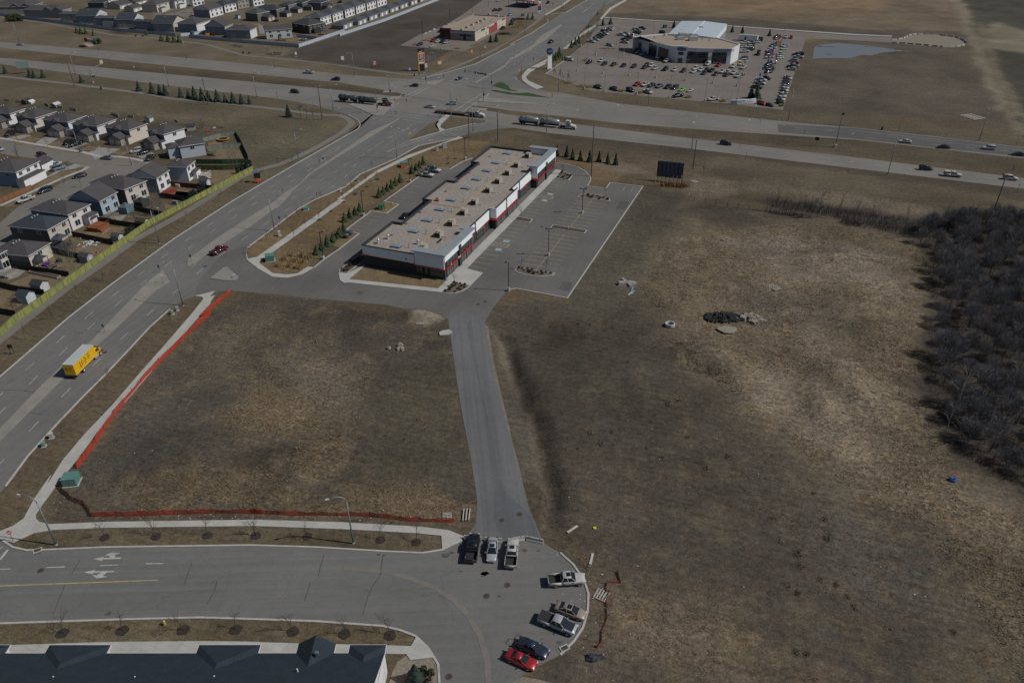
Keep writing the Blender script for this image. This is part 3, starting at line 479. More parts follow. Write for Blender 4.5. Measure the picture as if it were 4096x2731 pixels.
for s in('S 1537,806 1594,819 1546,855 1484,846','S 1384,920 1436,936 1360,995 1330,985'):
 struct('lawn',MB().prism(pts(s),-.2,.15),LAWNM)
 kk=pts(s)[0:3];struct('kerb',MB().strip(kk,.25,0,.19),CONCK)
struct('lawn',MB().prism(pts('C3 330,880 120,1058 1310,1182 1405,1080'),-.2,.13),LAWNM)
#  strip mall
def roofmat():
 M=mat('roof_gravel',(.265,.235,.208),.95,.10,.12,coord='World',fine=.32,fscale=1.6,bump=.5);return M
RG=roofmat();WHT=mat('stucco_white',(.72,.76,.79),.8,.05,.5,fine=.04,fscale=8);CHAR=mat('stone_charcoal',(.040,.040,.044),.85,.35,2.2,fine=.3,fscale=9);BLKM=mat('cap_charcoal',(.024,.027,.033),.6,.15,.4)
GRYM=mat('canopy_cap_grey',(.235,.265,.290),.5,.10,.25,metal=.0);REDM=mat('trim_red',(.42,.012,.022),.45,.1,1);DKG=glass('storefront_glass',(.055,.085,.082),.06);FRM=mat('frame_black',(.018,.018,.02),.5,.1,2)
SILV=mat('metal_light',(.46,.47,.48),.45,.12,1,metal=.35);GALV=mat('galvanised',(.30,.31,.32),.5,.15,1,metal=.5);BEIGE=mat('unit_beige',(.36,.33,.29),.6,.12,1.2,fine=.05);YPIPE=mat('pipe_yellow',(.42,.27,.06),.6,.1,1)
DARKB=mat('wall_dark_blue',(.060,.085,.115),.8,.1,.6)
mall=thing('strip_mall','long single storey strip mall with gravel roof, white panels and red trim','store building',(O0.x,O0.y,0),math.pi/2-YAW)
L=93.3;D=25.4;WH=6.3
lower=MB()
FT=[(0,18.2,0.0,7.5),(18.2,36.4,2.0,6.5),(36.4,54.9,0.0,6.9),(54.9,73.8,2.0,6.5),(73.8,93.3,0.0,7.9)]
BK=[(0,17.4,25.4),(17.4,36.8,22.4),(36.8,54.5,25.4),(54.5,74.7,22.4),(74.7,93.3,25.4)]
outline=[]
for a,b,s,_ in FT:outline+=[(a,s),(b,s)]
for a,b,s in BK[::-1]:outline+=[(b,s),(a,s)]
MB().prism(outline,5.2,5.75).build('roof',RG,mall)
base=MB().strip([(x,y)for x,y in outline],.30,0,6.25,off=.17,closed=True);base.build('wall',CHAR,mall)
cap=MB()
cl=[(0,9.5),(0,25.4)]
back=[]
for a,b,s in BK:back+=[(a,s),(b,s)]
cap.strip(back,.42,6.25,.16,off=.0);cap.strip([(93.3,25.4),(93.3,9.0)],.42,6.25,.16);cap.strip([(0,25.4),(0,8.5)],.42,6.25,.16)
for a,b,s,h in FT:
 if h<7:cap.strip([(a+.0,s),(b,s)],.42,h+.01,.15)
cap.build('parapet_cap',BLKM,mall)
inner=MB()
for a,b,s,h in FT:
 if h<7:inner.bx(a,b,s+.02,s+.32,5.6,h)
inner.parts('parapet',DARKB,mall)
pan=MB()
pan.bx(-.22,.02,9.0,25.3,3.55,6.2)
for a,b,s,h in FT:
 if h>=7:
  pan.bx(a,b,s-.2,s+.02,5.3 if a==0 else 5.3,h)
pan.bx(-.22,.02,0.02,8.95,3.3,7.4)
pan.parts('wall_panel',WHT,mall)
tw=MB()
for a,b,hh in((0.0,18.2,7.5),(73.8,93.3,7.9)):
 tw.bx(a,b,.02,1.5,5.7,hh-.02)
tw.bx(0.02,1.4,.02,8.9,5.7,7.4);tw.bx(91.9,93.28,.02,8.9,5.7,7.8)
tw.bx(73.6,73.8,-.2,2.1,3.6,7.8);tw.bx(36.2,36.4,-.2,2.0,3.6,6.85);tw.bx(93.3,93.5,-.2,9,3.4,7.85)
tw.parts('tower_wall',WHT,mall)
cp=MB()
cp.bx(-.9,19.2,-.75,1.8,7.5,7.78);cp.bx(-.9,1.9,1.8,9.6,7.5,7.78);cp.bx(17.0,19.2,1.8,3.2,7.5,7.78)
cp.bx(72.6,94.2,-.75,1.8,7.92,8.2);cp.bx(91.6,94.2,1.8,9.6,7.92,8.2);cp.bx(72.6,74.8,1.8,3.4,7.92,8.2)
cp.parts('tower_canopy',GRYM,mall,3)
sp=MB();gl=[];red=MB();pier=MB()
bays=[(1.2,8.3,0,None,None,True),(10.6,17.0,0,None,None,True),(19.2,24.0,2,3.9,6.3,False),(26.0,35.0,2,3.4,6.3,False),(37.2,44.0,0,3.6,6.75,False),(46.0,54.0,0,3.6,6.75,False),(56.0,60.6,2,3.9,6.3,False),(62.6,72.6,2,3.4,6.3,False),(75.0,82.0,0,None,None,True),(84.6,92.0,0,None,None,True)]
fr=MB()
for i,(a,b,s,z0,z1,cl)in enumerate(bays):
 if z0:sp.bx(a-.5,b+.5,s-.16,s+.02,z0,z1)
 top=3.0
 g=MB();g.bx(a,b,s-.10,s+.02,.55,top);f2=MB()
 n=max(3,int(round((b-a)/1.5)))
 for k in range(n+1):x=a+(b-a)*k/n;f2.bx(x-.06,x+.06,s-.15,s-.09,.5,top+.05)
 for z in(.5,2.3,top):f2.bx(a,b,s-.15,s-.092,z-.05,z+.05)
 if cl:
  z2=3.5;z3=5.1;g.bx(a,b,s-.10,s+.02,z2,z3)
  for k in range(5):x=a+(b-a)*k/4;f2.bx(x-.06,x+.06,s-.15,s-.09,z2,z3)
  for z in(z2,(z2+z3)/2,z3):f2.bx(a,b,s-.15,s-.092,z-.05,z+.05)
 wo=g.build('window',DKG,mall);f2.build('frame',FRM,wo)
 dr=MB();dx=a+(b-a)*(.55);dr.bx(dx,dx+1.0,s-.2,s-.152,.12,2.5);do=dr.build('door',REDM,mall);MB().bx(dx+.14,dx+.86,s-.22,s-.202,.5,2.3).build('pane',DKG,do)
 w2=(0.6 if s==0 else .0)
 if s==0:red.bx(a-.7,b+.7,s-.5,s-.1,3.1,3.3)
 else:red.bx(a-.1,b+.1,s-.24,s-.02,3.08,3.22)
for a,b,s,h in FT:
 if h>7:
  pier.bx(a+8.8,a+10.2,s-.42,s-.02,0,6.5);
sp.parts('sign_panel',WHT,mall);pier.parts('pier',CHAR,mall)
red.bx(-.5,-.1,-.5,9.0,3.1,3.3);red.bx(-.5,-.1,23.5,26,3.4,3.6);red.bx(-.26,-.20,8.9,9.05,3.3,6.2);red.bx(-.3,-.1,9,24,3.46,3.55);red.bx(35.6,36.2,-.8,2,3.2,3.4);red.bx(73.0,73.6,-.8,2,3.2,3.4)
for a in(5,12,40,50,77,88):
 for k in range(4):red.bx(a-3+k*2,a-2.9+k*2,-.5,-.2,3.3,3.6)
red.parts('awning',REDM,mall)
wg=MB();wf=MB()
for y0,y1 in((.4,4.4),(5.1,6.1),(6.8,8.7)):
 wg.bx(-.1,.03,y0,y1,.8,3.0);n=int(round((y1-y0)/1.0))
 for k in range(n+1):y=y0+(y1-y0)*k/n;wf.bx(-.15,-.09,y-.06,y+.06,.75,3.0)
 for z in(.8,2.3,3.0):wf.bx(-.15,-.092,y0,y1,z-.05,z+.05)
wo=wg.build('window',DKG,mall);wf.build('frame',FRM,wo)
MB().bx(-.4,-.22,11.3,11.8,4.4,4.65).build('wall_light',FRM,mall)
def text(body,size,mtl,parent,loc,rot,name='lettering',depth=.03,sx=1.0):
 cu=bpy.data.curves.new(name,'FONT');cu.body=body;cu.size=size;cu.extrude=depth;cu.align_x='CENTER';cu.align_y='CENTER'
 o=bpy.data.objects.new('tmp',cu);COL.objects.link(o);dg=bpy.context.evaluated_depsgraph_get();me=bpy.data.meshes.new_from_object(o.evaluated_get(dg));bpy.data.objects.remove(o)
 me.materials.clear();me.materials.append(mtl);o=bpy.data.objects.new(name,me);COL.objects.link(o);o.parent=parent;o.location=loc;o.rotation_euler=rot;o.scale=(sx,1,1);return o
WSIGN=mat('sign_white',(.8,.8,.78),.5,.03)
text('Port',.95,WSIGN,mall,(7.6,-.95,3.8),(math.pi/2,0,0));text('C',1.1,REDM,mall,(1.4,-.95,3.85),(math.pi/2,0,0));text('l',1.2,WSIGN,mall,(2.3,-.95,3.95),(math.pi/2,0,0))
SKYL=mat('skylight_grey',(.17,.235,.30),.35,.12,.7);
def rt(tag,x,y):return tsi(gpt(tag,x,y,5.8))
for s in('C3 745,620','C3 980,422','C3 1160,275','C3 1330,132','B3 1480,1405','B3 1675,1247','B3 1815,1130','B3 1950,1015','B3 2075,910','B3 2225,785'):
 a,b=s.split();x,y=b.split(',');t,q=rt(a,float(x),float(y))
 o=MB().box((0,0,.18),(1.7,2.8,.36)).box((0,0,.42),(1.6,2.7,.12),0,.8).build('skylight',SKYL,mall,loc=(t,q,5.75));MB().strip([(-.87,-1.42),(.87,-1.42),(.87,1.42),(-.87,1.42)],.1,.02,.2,closed=True).build('curb',FRM,o)
for s in('C3 1115,660','C3 1325,480','C3 1490,330','C3 1655,185','C3 1800,50','B3 1985,1290','B3 2115,1170','B3 2245,1060','B4 95,955','B4 240,830'):
 a,b=s.split();x,y=b.split(',');t,q=rt(a,float(x),float(y))
 u=MB().box((0,0,.85),(2.6,1.7,1.3)).box((0,0,.1),(2.2,1.4,.2)).build('rooftop_unit',BEIGE,mall,loc=(t,q,5.75))
 MB().box((-1.32,0,.85),(.04,1.6,1.2)).box((-.4,.87,.8),(1.4,.04,.9)).build('grille',FRM,u)
 f=MB();f.cyl((-.75,-.4,1.5),.36,.06);f.cyl((-.75,.4,1.5),.36,.06);f.build('fan',FRM,u)
 MB().box((.2,-1.6,.3),(1.2,1.6,.12)).build('roof_patch',mat('roof_patch',(.25,.235,.215),.9,.1,.6),mall,loc=(t,q,5.55))
pp=MB();a=rt('C3',1045,620);b=rt('B4',130,830);pp.tube([(a[0],a[1],5.95),(b[0],b[1],5.95)],.09,6)
c=rt('C3',1215,45);e=rt('C3',1240,25);d=rt('C3',1605,110);pp.tube([(d[0],d[1],5.95),(c[0],c[1],5.95),(e[0],e[1],5.95)],.07,6);pp.build('gas_pipe',YPIPE,mall)
bl=MB()
for i in range(34):t=i/33;bl.box((a[0]+(b[0]-a[0])*t,a[1]+(b[1]-a[1])*t,5.8),(.25,.4,.1))
bl.build('pipe_block',mat('wood_block',(.13,.09,.055),.9),mall)
def MBV(m_,n_):
 a_=MB();b_=MB();P_=m_.pc+[(len(m_.v),len(m_.f))]
 for i_ in range(len(m_.pc)):(v0,f0),(v1,f1)=P_[i_],P_[i_+1];(a_ if i_<3*n_ else b_).add(m_.v[v0:v1],[[j-v0 for j in f]for f in m_.f[f0:f1]])
 a_.parts('vent_pipe',GALV,mall,3);b_.parts('vent',GALV,mall)
vt=MB()
for s in('C3 920,640','C3 1148,455','C3 1322,305','C3 1488,160','B3 1645,1430','B3 1828,1270','B3 1963,1150','B3 2098,1040','B3 2220,935','B4 95,805'):
 a,b=s.split();x,y=b.split(',');t,q=rt(a,float(x),float(y));vt.cyl((t,q,5.7),.09,1.1,6);vt.cyl((t,q,6.75),.17,.12,8);vt.cyl((t,q,5.72),.3,.12,8)
for s in('C3 693,470','C3 885,317','C3 1075,165','B3 1303,1380','B3 1415,1290','B3 1575,1162','B3 1725,1040','B3 1860,932','B3 2000,822'):
 a,b=s.split();x,y=b.split(',');t,q=rt(a,float(x),float(y));vt.box((t,q,5.95),(.7,.7,.3))
MBV(vt,10)
ex=MB()
for s in('C3 507,580','C3 637,520','C3 1037,590'):
 a,b=s.split();x,y=b.split(',');t,q=rt(a,float(x),float(y));ex.cyl((t,q,5.7),.35,.7,8);ex.ball((t+.2,q,6.8),.42);ex.cyl((t,q,6.3),.16,.9,8)
ex.parts('exhaust_fan',SILV,mall,3)
t,q=rt('B3',1293,1415);MB().box((t,q,6.0),(.9,1.3,.5)).build('roof_hatch',mat('hatch_red',(.28,.04,.03),.6),mall)
st=MB();a=rt('C3',1290,570);b=rt('C3',1340,525)
for i in range(10):k=i/9;st.box((a[0]+(b[0]-a[0])*k*1.1,a[1]+(b[1]-a[1])*k-.2,5.85),(.25,.5,.2))
st.build('roof_rack',FRM,mall)
#  generic blocks
def house(lab,N,R,Lc,ze=5.6,wall=(.6,.6,.6),roof=(.1,.1,.1),style='hip',pitch=.42,front=None,win=(2,3,2,2),z0=0.0,ovh=.45,garage=None,extras=None,cat='house',wall2=None,group='detached houses',name='house',gable=None,trim=(.62,.62,.6),blen=None,vents=True,side=None):
 N,R,Lc=[pt(s,ze)if isinstance(s,str)else s for s in(N,R,Lc)]
 u=(R-N);a=u.length;u.normalize();v=Vector((-u.y,u.x));b=(Lc-N).dot(v)if blen is None else blen
 if b<0:v=-v;b=-b
 b=max(b,4.0);rz=math.atan2(u.y,u.x);flip=(v-Vector((-u.y,u.x))).length>.1
 T=thing(name,lab,cat,(N.x,N.y,z0),rz,group);Y=(lambda y:-y)if flip else(lambda y:y)
 key=lambda c:'%.2f_%.2f_%.2f'%c
 WM=mat('siding_'+key(wall),wall,.8,.05,.4,fine=.05,fscale=6);W2=mat('siding_'+key(wall2),wall2,.8,.05,.4)if wall2 else WM
 RM=mat('shingle_'+key(roof),roof,.9,.12,.5,fine=.22,fscale=3.5);TM=mat('trim_'+key(trim),trim,.6,.05,1)
 o=ovh;h=ze-z0-.15
 def B(mb,x0,x1,y0,y1,za,zb):mb.bx(x0,x1,Y(y0),Y(y1),za,zb);return mb
 w=MB();B(w,o,a-o,o,b-o,0,h)
 rm=MB();tm=MB()
 def roofpiece(rm,wm,x0,x1,y0,y1,zb,st,p,wx=None):
  W,Dp=x1-x0,y1-y0;th=.16
  if st=='hip':
   r=min(W,Dp)/2;zt=zb+r*p
   if W>=Dp:tp=[(x0+r,y0+r),(x1-r,y0+r)]
   else:tp=[(x0+r,y0+r),(x0+r,y1-r)]
   vs=[(x0,Y(y0),zb),(x1,Y(y0),zb),(x1,Y(y1),zb),(x0,Y(y1),zb),(tp[0][0],Y(tp[0][1]),zt),(tp[1][0],Y(tp[1][1]),zt)]
   fs=[[0,1,5,4],[1,2,5],[2,3,4,5],[3,0,4]]if W>=Dp else[[0,1,4],[1,2,5,4],[2,3,5],[3,0,4,5]]
   rm.add(vs,fs+[[3,2,1,0]])
  else:
   if st=='gx':r=Dp/2;zt=zb+r*p;A=[(x0,y0,zb),(x0,y0+r,zt),(x0,y1,zb)];E_=[(x1,y0,zb),(x1,y0+r,zt),(x1,y1,zb)]
   else:r=W/2;zt=zb+r*p;A=[(x0,y0,zb),(x0+r,y0,zt),(x1,y0,zb)];E_=[(x0,y1,zb),(x0+r,y1,zt),(x1,y1,zb)]
   vs=[(q[0],Y(q[1]),q[2]+d)for d in(0,th)for q in A+E_]
   rm.add(vs,[[0,1,4,3],[1,2,5,4],[6,7,10,9],[7,8,11,10],[0,1,7,6],[1,2,8,7],[3,4,10,9],[4,5,11,10],[0,3,9,6],[2,5,11,8]])
   i=o*.9;zz=zb-.02
   if st=='gx':q=[(x0+i,y0+i,zz),(x0+i,y0+r,zt-.05),(x0+i,y1-i,zz)];q2=[(x1-i,c_[1],c_[2])for c_ in q]
   else:q=[(x0+i,y0+i,zz),(x0+r,y0+i,zt-.05),(x1-i,y0+i,zz)];q2=[(c_[0],y1-i,c_[2])for c_ in q]
   wm.add([(c_[0],Y(c_[1]),c_[2])for c_ in q+q2],[[0,1,2],[3,4,5],[0,2,5,3]])
  return zt
 zt=roofpiece(rm,w,0,a,0,b,h,style,pitch)
 for e in(gable or[]):
  roofpiece(rm,w,*e)
 fb=MB();B(fb,0.02,a-.02,-.03,.02,h-.16,h+.02);B(fb,-.03,.02,.02,b-.02,h-.16,h+.02);fb.build('fascia',TM,T)
 for e in(extras or[]):
  x0,x1,y0,y1,hh,st,p=e;B(w,x0+.3,x1-.3,y0+.3,y1-.3,0,hh);roofpiece(rm,w,x0,x1,y0,y1,hh,st,p)
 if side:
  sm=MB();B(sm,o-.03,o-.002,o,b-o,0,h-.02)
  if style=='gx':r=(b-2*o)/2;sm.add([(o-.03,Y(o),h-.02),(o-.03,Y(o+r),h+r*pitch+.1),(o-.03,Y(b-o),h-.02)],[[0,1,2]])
  sm.build('side_wall',mat('siding_'+key(side),side,.8,.05,.4,fine=.05,fscale=6),T)  # thin facing in its own, mostly darker colour over one face of the house
 GM=glass('house_glass');
 def window(face,p,z,ww=1.3,hh=1.1,at=0.0):
  g=MB();f=MB()
  if face=='r':B(f,p-ww/2-.12,p+ww/2+.12,at+o-.05,at+o+.02,z-.12,z+hh+.12);B(g,p-ww/2,p+ww/2,at+o-.08,at+o-.052,z,z+hh);B(f,p-.04,p+.04,at+o-.10,at+o-.082,z,z+hh)
  else:B(f,at+o-.05,at+o+.02,p-ww/2-.12,p+ww/2+.12,z-.12,z+hh+.12);B(g,at+o-.08,at+o-.052,p-ww/2,p+ww/2,z,z+hh);B(f,at+o-.10,at+o-.082,p-.04,p+.04,z,z+hh)
  wo=g.build('window',GM,T);f.build('frame',TM,wo)
 if win:
  ru,rn,lu,ln=win
  lv=[h-1.75]if ru==1 else[h-1.75,h-4.5]
  for j,z in enumerate(lv[:ru]):
   for i in range(rn):window('r',o+(a-2*o)*(i+.5)/rn+(.4 if j else 0),z,1.5 if j==0 else 1.9,1.1 if j==0 else 1.7)
  for j,z in enumerate([h-1.75,h-4.5][:lu]):
   for i in range(ln):window('l',o+(b-2*o)*(i+.5)/ln,z,1.2,1.0)
 if garage:
  x0,x1,y0,y1,hh,st,p,face,nd=garage
  gw=MB();B(gw,x0+.3,x1-.3,y0+.3,y1-.3,0,hh);gr=MB();roofpiece(gr,gw,x0,x1,y0,y1,hh,st,p);go=gw.build('garage',W2,T);gr.build('garage_roof',RM,go)
  GD=mat('garage_door',(.45,.43,.40),.6,.05,1)
  for i in range(nd):
   d=MB()
   if face=='l':q=y0+.3+(y1-y0-.6)*(i+.5)/nd;B(d,x0+.22,x0+.29,q-1.2,q+1.2,0,2.2)
   else:q=x0+.3+(x1-x0-.6)*(i+.5)/nd;B(d,q-1.2,q+1.2,y0+.22,y0+.29,0,2.2)
   d.build('garage_door',GD,T)
 w.build('wall',WM,T);ro=rm.build('roof',RM,T)
 if vents:
  vm=MB();r=random.Random(lab)
  for i in range(3):vm.box((a*(.35+.12*i),Y(b*.5+.4),h+(min(a,b)/2-.4)*pitch+.1),(.3,.3,.35))
  vm.parts('roof_vent',mat('vent_pale',(.5,.5,.48),.6),ro)
 T['w']=a;T['d']=b
 return T
 #  houses left of the main road
WH_=(.60,.61,.63);BE=(.47,.43,.38);BL=(.30,.37,.45);GR=(.20,.21,.225);BR=(.045,.034,.030);R1=(.060,.057,.060);R2=(.034,.043,.054);R3=(.056,.063,.071)
near='houses backing on the green fence';fr_='houses with street garages';up='houses behind the blue fence'
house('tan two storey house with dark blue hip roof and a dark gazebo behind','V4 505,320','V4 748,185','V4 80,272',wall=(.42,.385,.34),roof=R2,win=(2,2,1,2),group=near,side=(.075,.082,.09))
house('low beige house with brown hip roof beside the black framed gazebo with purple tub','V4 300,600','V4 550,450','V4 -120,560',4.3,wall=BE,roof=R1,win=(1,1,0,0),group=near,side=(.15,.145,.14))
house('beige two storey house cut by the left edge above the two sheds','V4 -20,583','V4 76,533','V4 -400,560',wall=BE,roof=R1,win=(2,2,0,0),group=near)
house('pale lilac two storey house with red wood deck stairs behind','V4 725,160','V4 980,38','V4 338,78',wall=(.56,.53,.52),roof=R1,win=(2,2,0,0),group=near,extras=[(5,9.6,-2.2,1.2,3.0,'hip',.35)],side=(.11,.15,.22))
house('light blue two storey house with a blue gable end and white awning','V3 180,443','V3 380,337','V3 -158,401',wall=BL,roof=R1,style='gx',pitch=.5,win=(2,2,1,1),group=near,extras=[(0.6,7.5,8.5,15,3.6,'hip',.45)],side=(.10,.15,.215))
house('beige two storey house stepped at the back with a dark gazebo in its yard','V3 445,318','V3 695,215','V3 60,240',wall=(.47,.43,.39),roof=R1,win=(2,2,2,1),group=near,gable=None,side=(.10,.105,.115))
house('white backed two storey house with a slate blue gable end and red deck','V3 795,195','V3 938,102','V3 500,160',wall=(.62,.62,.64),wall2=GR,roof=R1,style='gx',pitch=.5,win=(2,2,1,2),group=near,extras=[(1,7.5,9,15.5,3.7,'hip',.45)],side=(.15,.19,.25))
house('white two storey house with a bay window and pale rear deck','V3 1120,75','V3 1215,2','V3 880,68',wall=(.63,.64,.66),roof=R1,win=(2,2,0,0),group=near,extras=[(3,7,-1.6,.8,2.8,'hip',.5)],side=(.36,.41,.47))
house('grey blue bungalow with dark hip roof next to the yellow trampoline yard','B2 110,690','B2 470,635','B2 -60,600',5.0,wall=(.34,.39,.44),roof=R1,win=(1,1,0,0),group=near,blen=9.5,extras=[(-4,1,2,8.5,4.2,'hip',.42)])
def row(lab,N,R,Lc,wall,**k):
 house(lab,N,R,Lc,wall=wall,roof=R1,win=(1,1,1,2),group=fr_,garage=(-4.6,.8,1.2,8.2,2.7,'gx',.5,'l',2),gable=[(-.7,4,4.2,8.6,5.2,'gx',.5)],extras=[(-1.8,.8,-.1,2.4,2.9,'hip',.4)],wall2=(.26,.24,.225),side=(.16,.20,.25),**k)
row('garage fronted house leftmost in the row along the crescent, cut by the frame','V1 125,184','V1 345,112','V1 -180,130',WH_)
row('garage fronted house second from the left, dark SUV on its driveway','V1 470,243','V1 765,150','V1 190,205',(.50,.46,.42))
row('garage fronted house third from the left with an empty driveway','V1 905,296','V1 1165,205','V1 590,243',WH_)
row('garage fronted house fourth from the left with two black vehicles on its driveway','V2 20,252','V2 290,150','V1 970,305',(.55,.54,.54))
row('beige garage fronted house second from the right in the crescent row','V2 455,303','V2 710,210','V2 130,250',(.52,.47,.42))
row('garage fronted house rightmost in the crescent row with white SUV in front','V2 915,362','V2 1215,272','V2 610,325',WH_)
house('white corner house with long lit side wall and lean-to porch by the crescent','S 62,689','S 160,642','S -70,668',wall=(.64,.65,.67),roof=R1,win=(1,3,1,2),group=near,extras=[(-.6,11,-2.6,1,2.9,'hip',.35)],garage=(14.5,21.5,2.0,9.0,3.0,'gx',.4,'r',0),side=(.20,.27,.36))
house('house with dark hip roof at the left edge behind the white corner house','S -45,678','S 16,655','S -130,655',wall=BE,roof=R1,win=None,group=near)
#  upper neighbourhood
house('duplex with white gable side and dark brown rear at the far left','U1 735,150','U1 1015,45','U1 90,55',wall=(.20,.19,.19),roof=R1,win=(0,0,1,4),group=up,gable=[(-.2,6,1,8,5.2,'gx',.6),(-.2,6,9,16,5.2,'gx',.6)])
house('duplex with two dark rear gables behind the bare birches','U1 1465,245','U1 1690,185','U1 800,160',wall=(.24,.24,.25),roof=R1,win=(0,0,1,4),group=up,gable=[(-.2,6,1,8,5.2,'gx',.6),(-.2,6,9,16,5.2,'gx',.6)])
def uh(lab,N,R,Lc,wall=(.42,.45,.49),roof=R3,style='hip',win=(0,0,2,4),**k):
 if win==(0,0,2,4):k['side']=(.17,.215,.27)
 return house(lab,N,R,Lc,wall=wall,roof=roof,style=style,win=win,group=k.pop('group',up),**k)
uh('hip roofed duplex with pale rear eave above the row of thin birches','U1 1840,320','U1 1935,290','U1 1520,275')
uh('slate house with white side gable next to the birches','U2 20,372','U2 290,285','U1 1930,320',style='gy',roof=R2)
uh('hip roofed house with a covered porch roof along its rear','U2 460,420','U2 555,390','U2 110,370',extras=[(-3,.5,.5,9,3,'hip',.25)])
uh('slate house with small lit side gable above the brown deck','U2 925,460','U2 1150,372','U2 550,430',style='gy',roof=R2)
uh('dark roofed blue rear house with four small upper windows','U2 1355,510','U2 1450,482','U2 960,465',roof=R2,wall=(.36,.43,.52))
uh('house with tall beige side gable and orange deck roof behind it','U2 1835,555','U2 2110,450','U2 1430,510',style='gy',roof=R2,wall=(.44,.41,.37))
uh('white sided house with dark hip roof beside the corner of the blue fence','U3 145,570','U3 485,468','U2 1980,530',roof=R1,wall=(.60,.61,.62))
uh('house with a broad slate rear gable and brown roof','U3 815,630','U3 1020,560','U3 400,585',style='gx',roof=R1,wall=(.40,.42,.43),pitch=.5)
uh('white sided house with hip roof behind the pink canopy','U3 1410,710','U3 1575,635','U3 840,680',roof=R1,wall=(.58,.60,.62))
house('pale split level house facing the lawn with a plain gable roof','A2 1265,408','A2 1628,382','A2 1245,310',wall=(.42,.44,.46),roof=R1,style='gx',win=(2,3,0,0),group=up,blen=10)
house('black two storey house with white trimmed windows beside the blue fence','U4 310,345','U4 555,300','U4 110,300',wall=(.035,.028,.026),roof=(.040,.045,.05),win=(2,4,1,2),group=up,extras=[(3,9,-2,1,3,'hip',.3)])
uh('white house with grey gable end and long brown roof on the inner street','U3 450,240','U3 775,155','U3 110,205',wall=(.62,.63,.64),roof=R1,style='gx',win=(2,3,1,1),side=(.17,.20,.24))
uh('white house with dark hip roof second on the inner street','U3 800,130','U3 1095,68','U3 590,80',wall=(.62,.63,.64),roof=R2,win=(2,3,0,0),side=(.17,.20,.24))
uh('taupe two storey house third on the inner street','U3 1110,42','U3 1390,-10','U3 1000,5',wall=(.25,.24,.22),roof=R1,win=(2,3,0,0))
uh('white house at the top edge beyond the taupe one','U3 1475,-15','U3 1740,-60','U3 1370,-40',wall=(.62,.63,.64),roof=R1,win=(2,3,0,0))
dark=(.115,.115,.115);WTR=(.7,.7,.7)
uh('dark grey house with white gable trims and lit garages beside the split level','U3 1575,325','U3 1880,262','U3 1240,300',wall=dark,roof=R3,win=(1,2,0,0),trim=WTR,garage=(4.0,11.5,-6.0,.6,2.9,'gy',.5,'r',2))
uh('dark grey house with lit garage behind the one with white gables','U3 2030,232','U3 2250,175','U3 1660,165',wall=dark,roof=R2,win=(1,2,0,0),trim=WTR,garage=(3.5,10,-6.0,.6,2.9,'hip',.5,'r',2))
uh('grey house with double garage near the top of the dark row','U4 45,75','U4 165,42','U4 -70,60',wall=(.16,.16,.16),roof=R2,win=(1,2,0,0),trim=WTR,garage=(2,9,-6.5,.6,2.9,'hip',.5,'r',2))
uh('dark house with white dormer window at the top edge','U4 235,45','U4 330,5','U4 120,30',wall=dark,roof=R2,win=(1,1,0,0),trim=WTR,garage=(1,8,-6.5,.6,2.9,'hip',.5,'r',2))
uh('dark house with brown garage doors at the top edge','U4 480,42','U4 600,5','U4 340,20',wall=dark,roof=R2,win=None,trim=WTR,garage=(1,9,-5,.6,3.0,'gy',.5,'r',2))
wl=['nearest','second','third','fourth','fifth','sixth']
for i,(N,R,Lc)in enumerate((('U4 475,245','U4 625,195','U4 265,225'),('U4 640,190','U4 785,145','U4 490,150'),('U4 805,138','U4 940,95','U4 660,100'),('U4 955,90','U4 1085,45','U4 820,45'),('U4 1100,45','U4 1230,5','U4 965,5'),('U4 1240,0','U4 1370,-40','U4 1110,-30'))):
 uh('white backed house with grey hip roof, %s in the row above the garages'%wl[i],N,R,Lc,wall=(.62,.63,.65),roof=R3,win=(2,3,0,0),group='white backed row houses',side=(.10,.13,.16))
for i,(N,R,Lc)in enumerate((('U4 785,345','U4 920,290','U4 640,325'),('U4 985,290','U4 1112,240','U4 865,262'),('U4 1135,230','U4 1260,182','U4 1015,205'),('U5 0,182','U5 125,130','U4 1165,150'),('U5 140,127','U5 262,80','U5 20,100'),('U5 275,78','U5 388,33','U5 160,50'),('U5 415,28','U5 515,-10','U5 300,0'),('U5 540,-15','U5 640,-55','U5 430,-40'))):
 T=uh('detached grey double garage, %s along the pale fence'%(wl+['seventh','eighth'])[i],N,R,Lc,ze=2.9,wall=(.24,.26,.28),roof=R3,win=None,group='detached double garages',cat='garage',name='detached_garage',vents=False)
 for q in(.28,.72):
  MB().bx(T['w']*q-1.5,T['w']*q+1.5,.36,.43,.1,2.3).build('garage_door',mat('door_white',(.72,.73,.75),.5,.04),T)
for i,(N,R,Lc)in enumerate((('U2 575,140','U2 885,75','U2 430,85'),('U2 900,205','U2 1150,150','U2 690,185'),('U2 960,65','U2 1235,-5','U2 820,0'))):
 T=uh(('beige laneway garage with open white door beside the lane','beige laneway garage with black fence at its side','beige laneway garage at the back with white doors')[i],N,R,Lc,ze=2.9,wall=(.45,.42,.37),roof=R1,style='gx',win=None,group='laneway garages',cat='garage',name='detached_garage',vents=False)
 for q in(.28,.72):MB().bx(T['w']*q-1.5,T['w']*q+1.5,.36,.43,.1,2.3).build('garage_door',mat('door_white',(.72,.73,.75),.5,.04),T)
uh('grey sided house with cream front and covered porch by the inner street','U2 1440,122','U2 1750,40','U2 1120,95',wall=(.46,.44,.40),roof=R1,win=(1,2,0,0),extras=[(2,9,-2.4,.8,3,'hip',.35)])
uh('white fronted house with brown porch roof by the inner street','U2 1865,35','U2 2150,-25','U2 1720,20',wall=(.56,.57,.58),roof=R1,win=(1,2,0,0),extras=[(2,9,-2.4,.8,3,'hip',.35)])
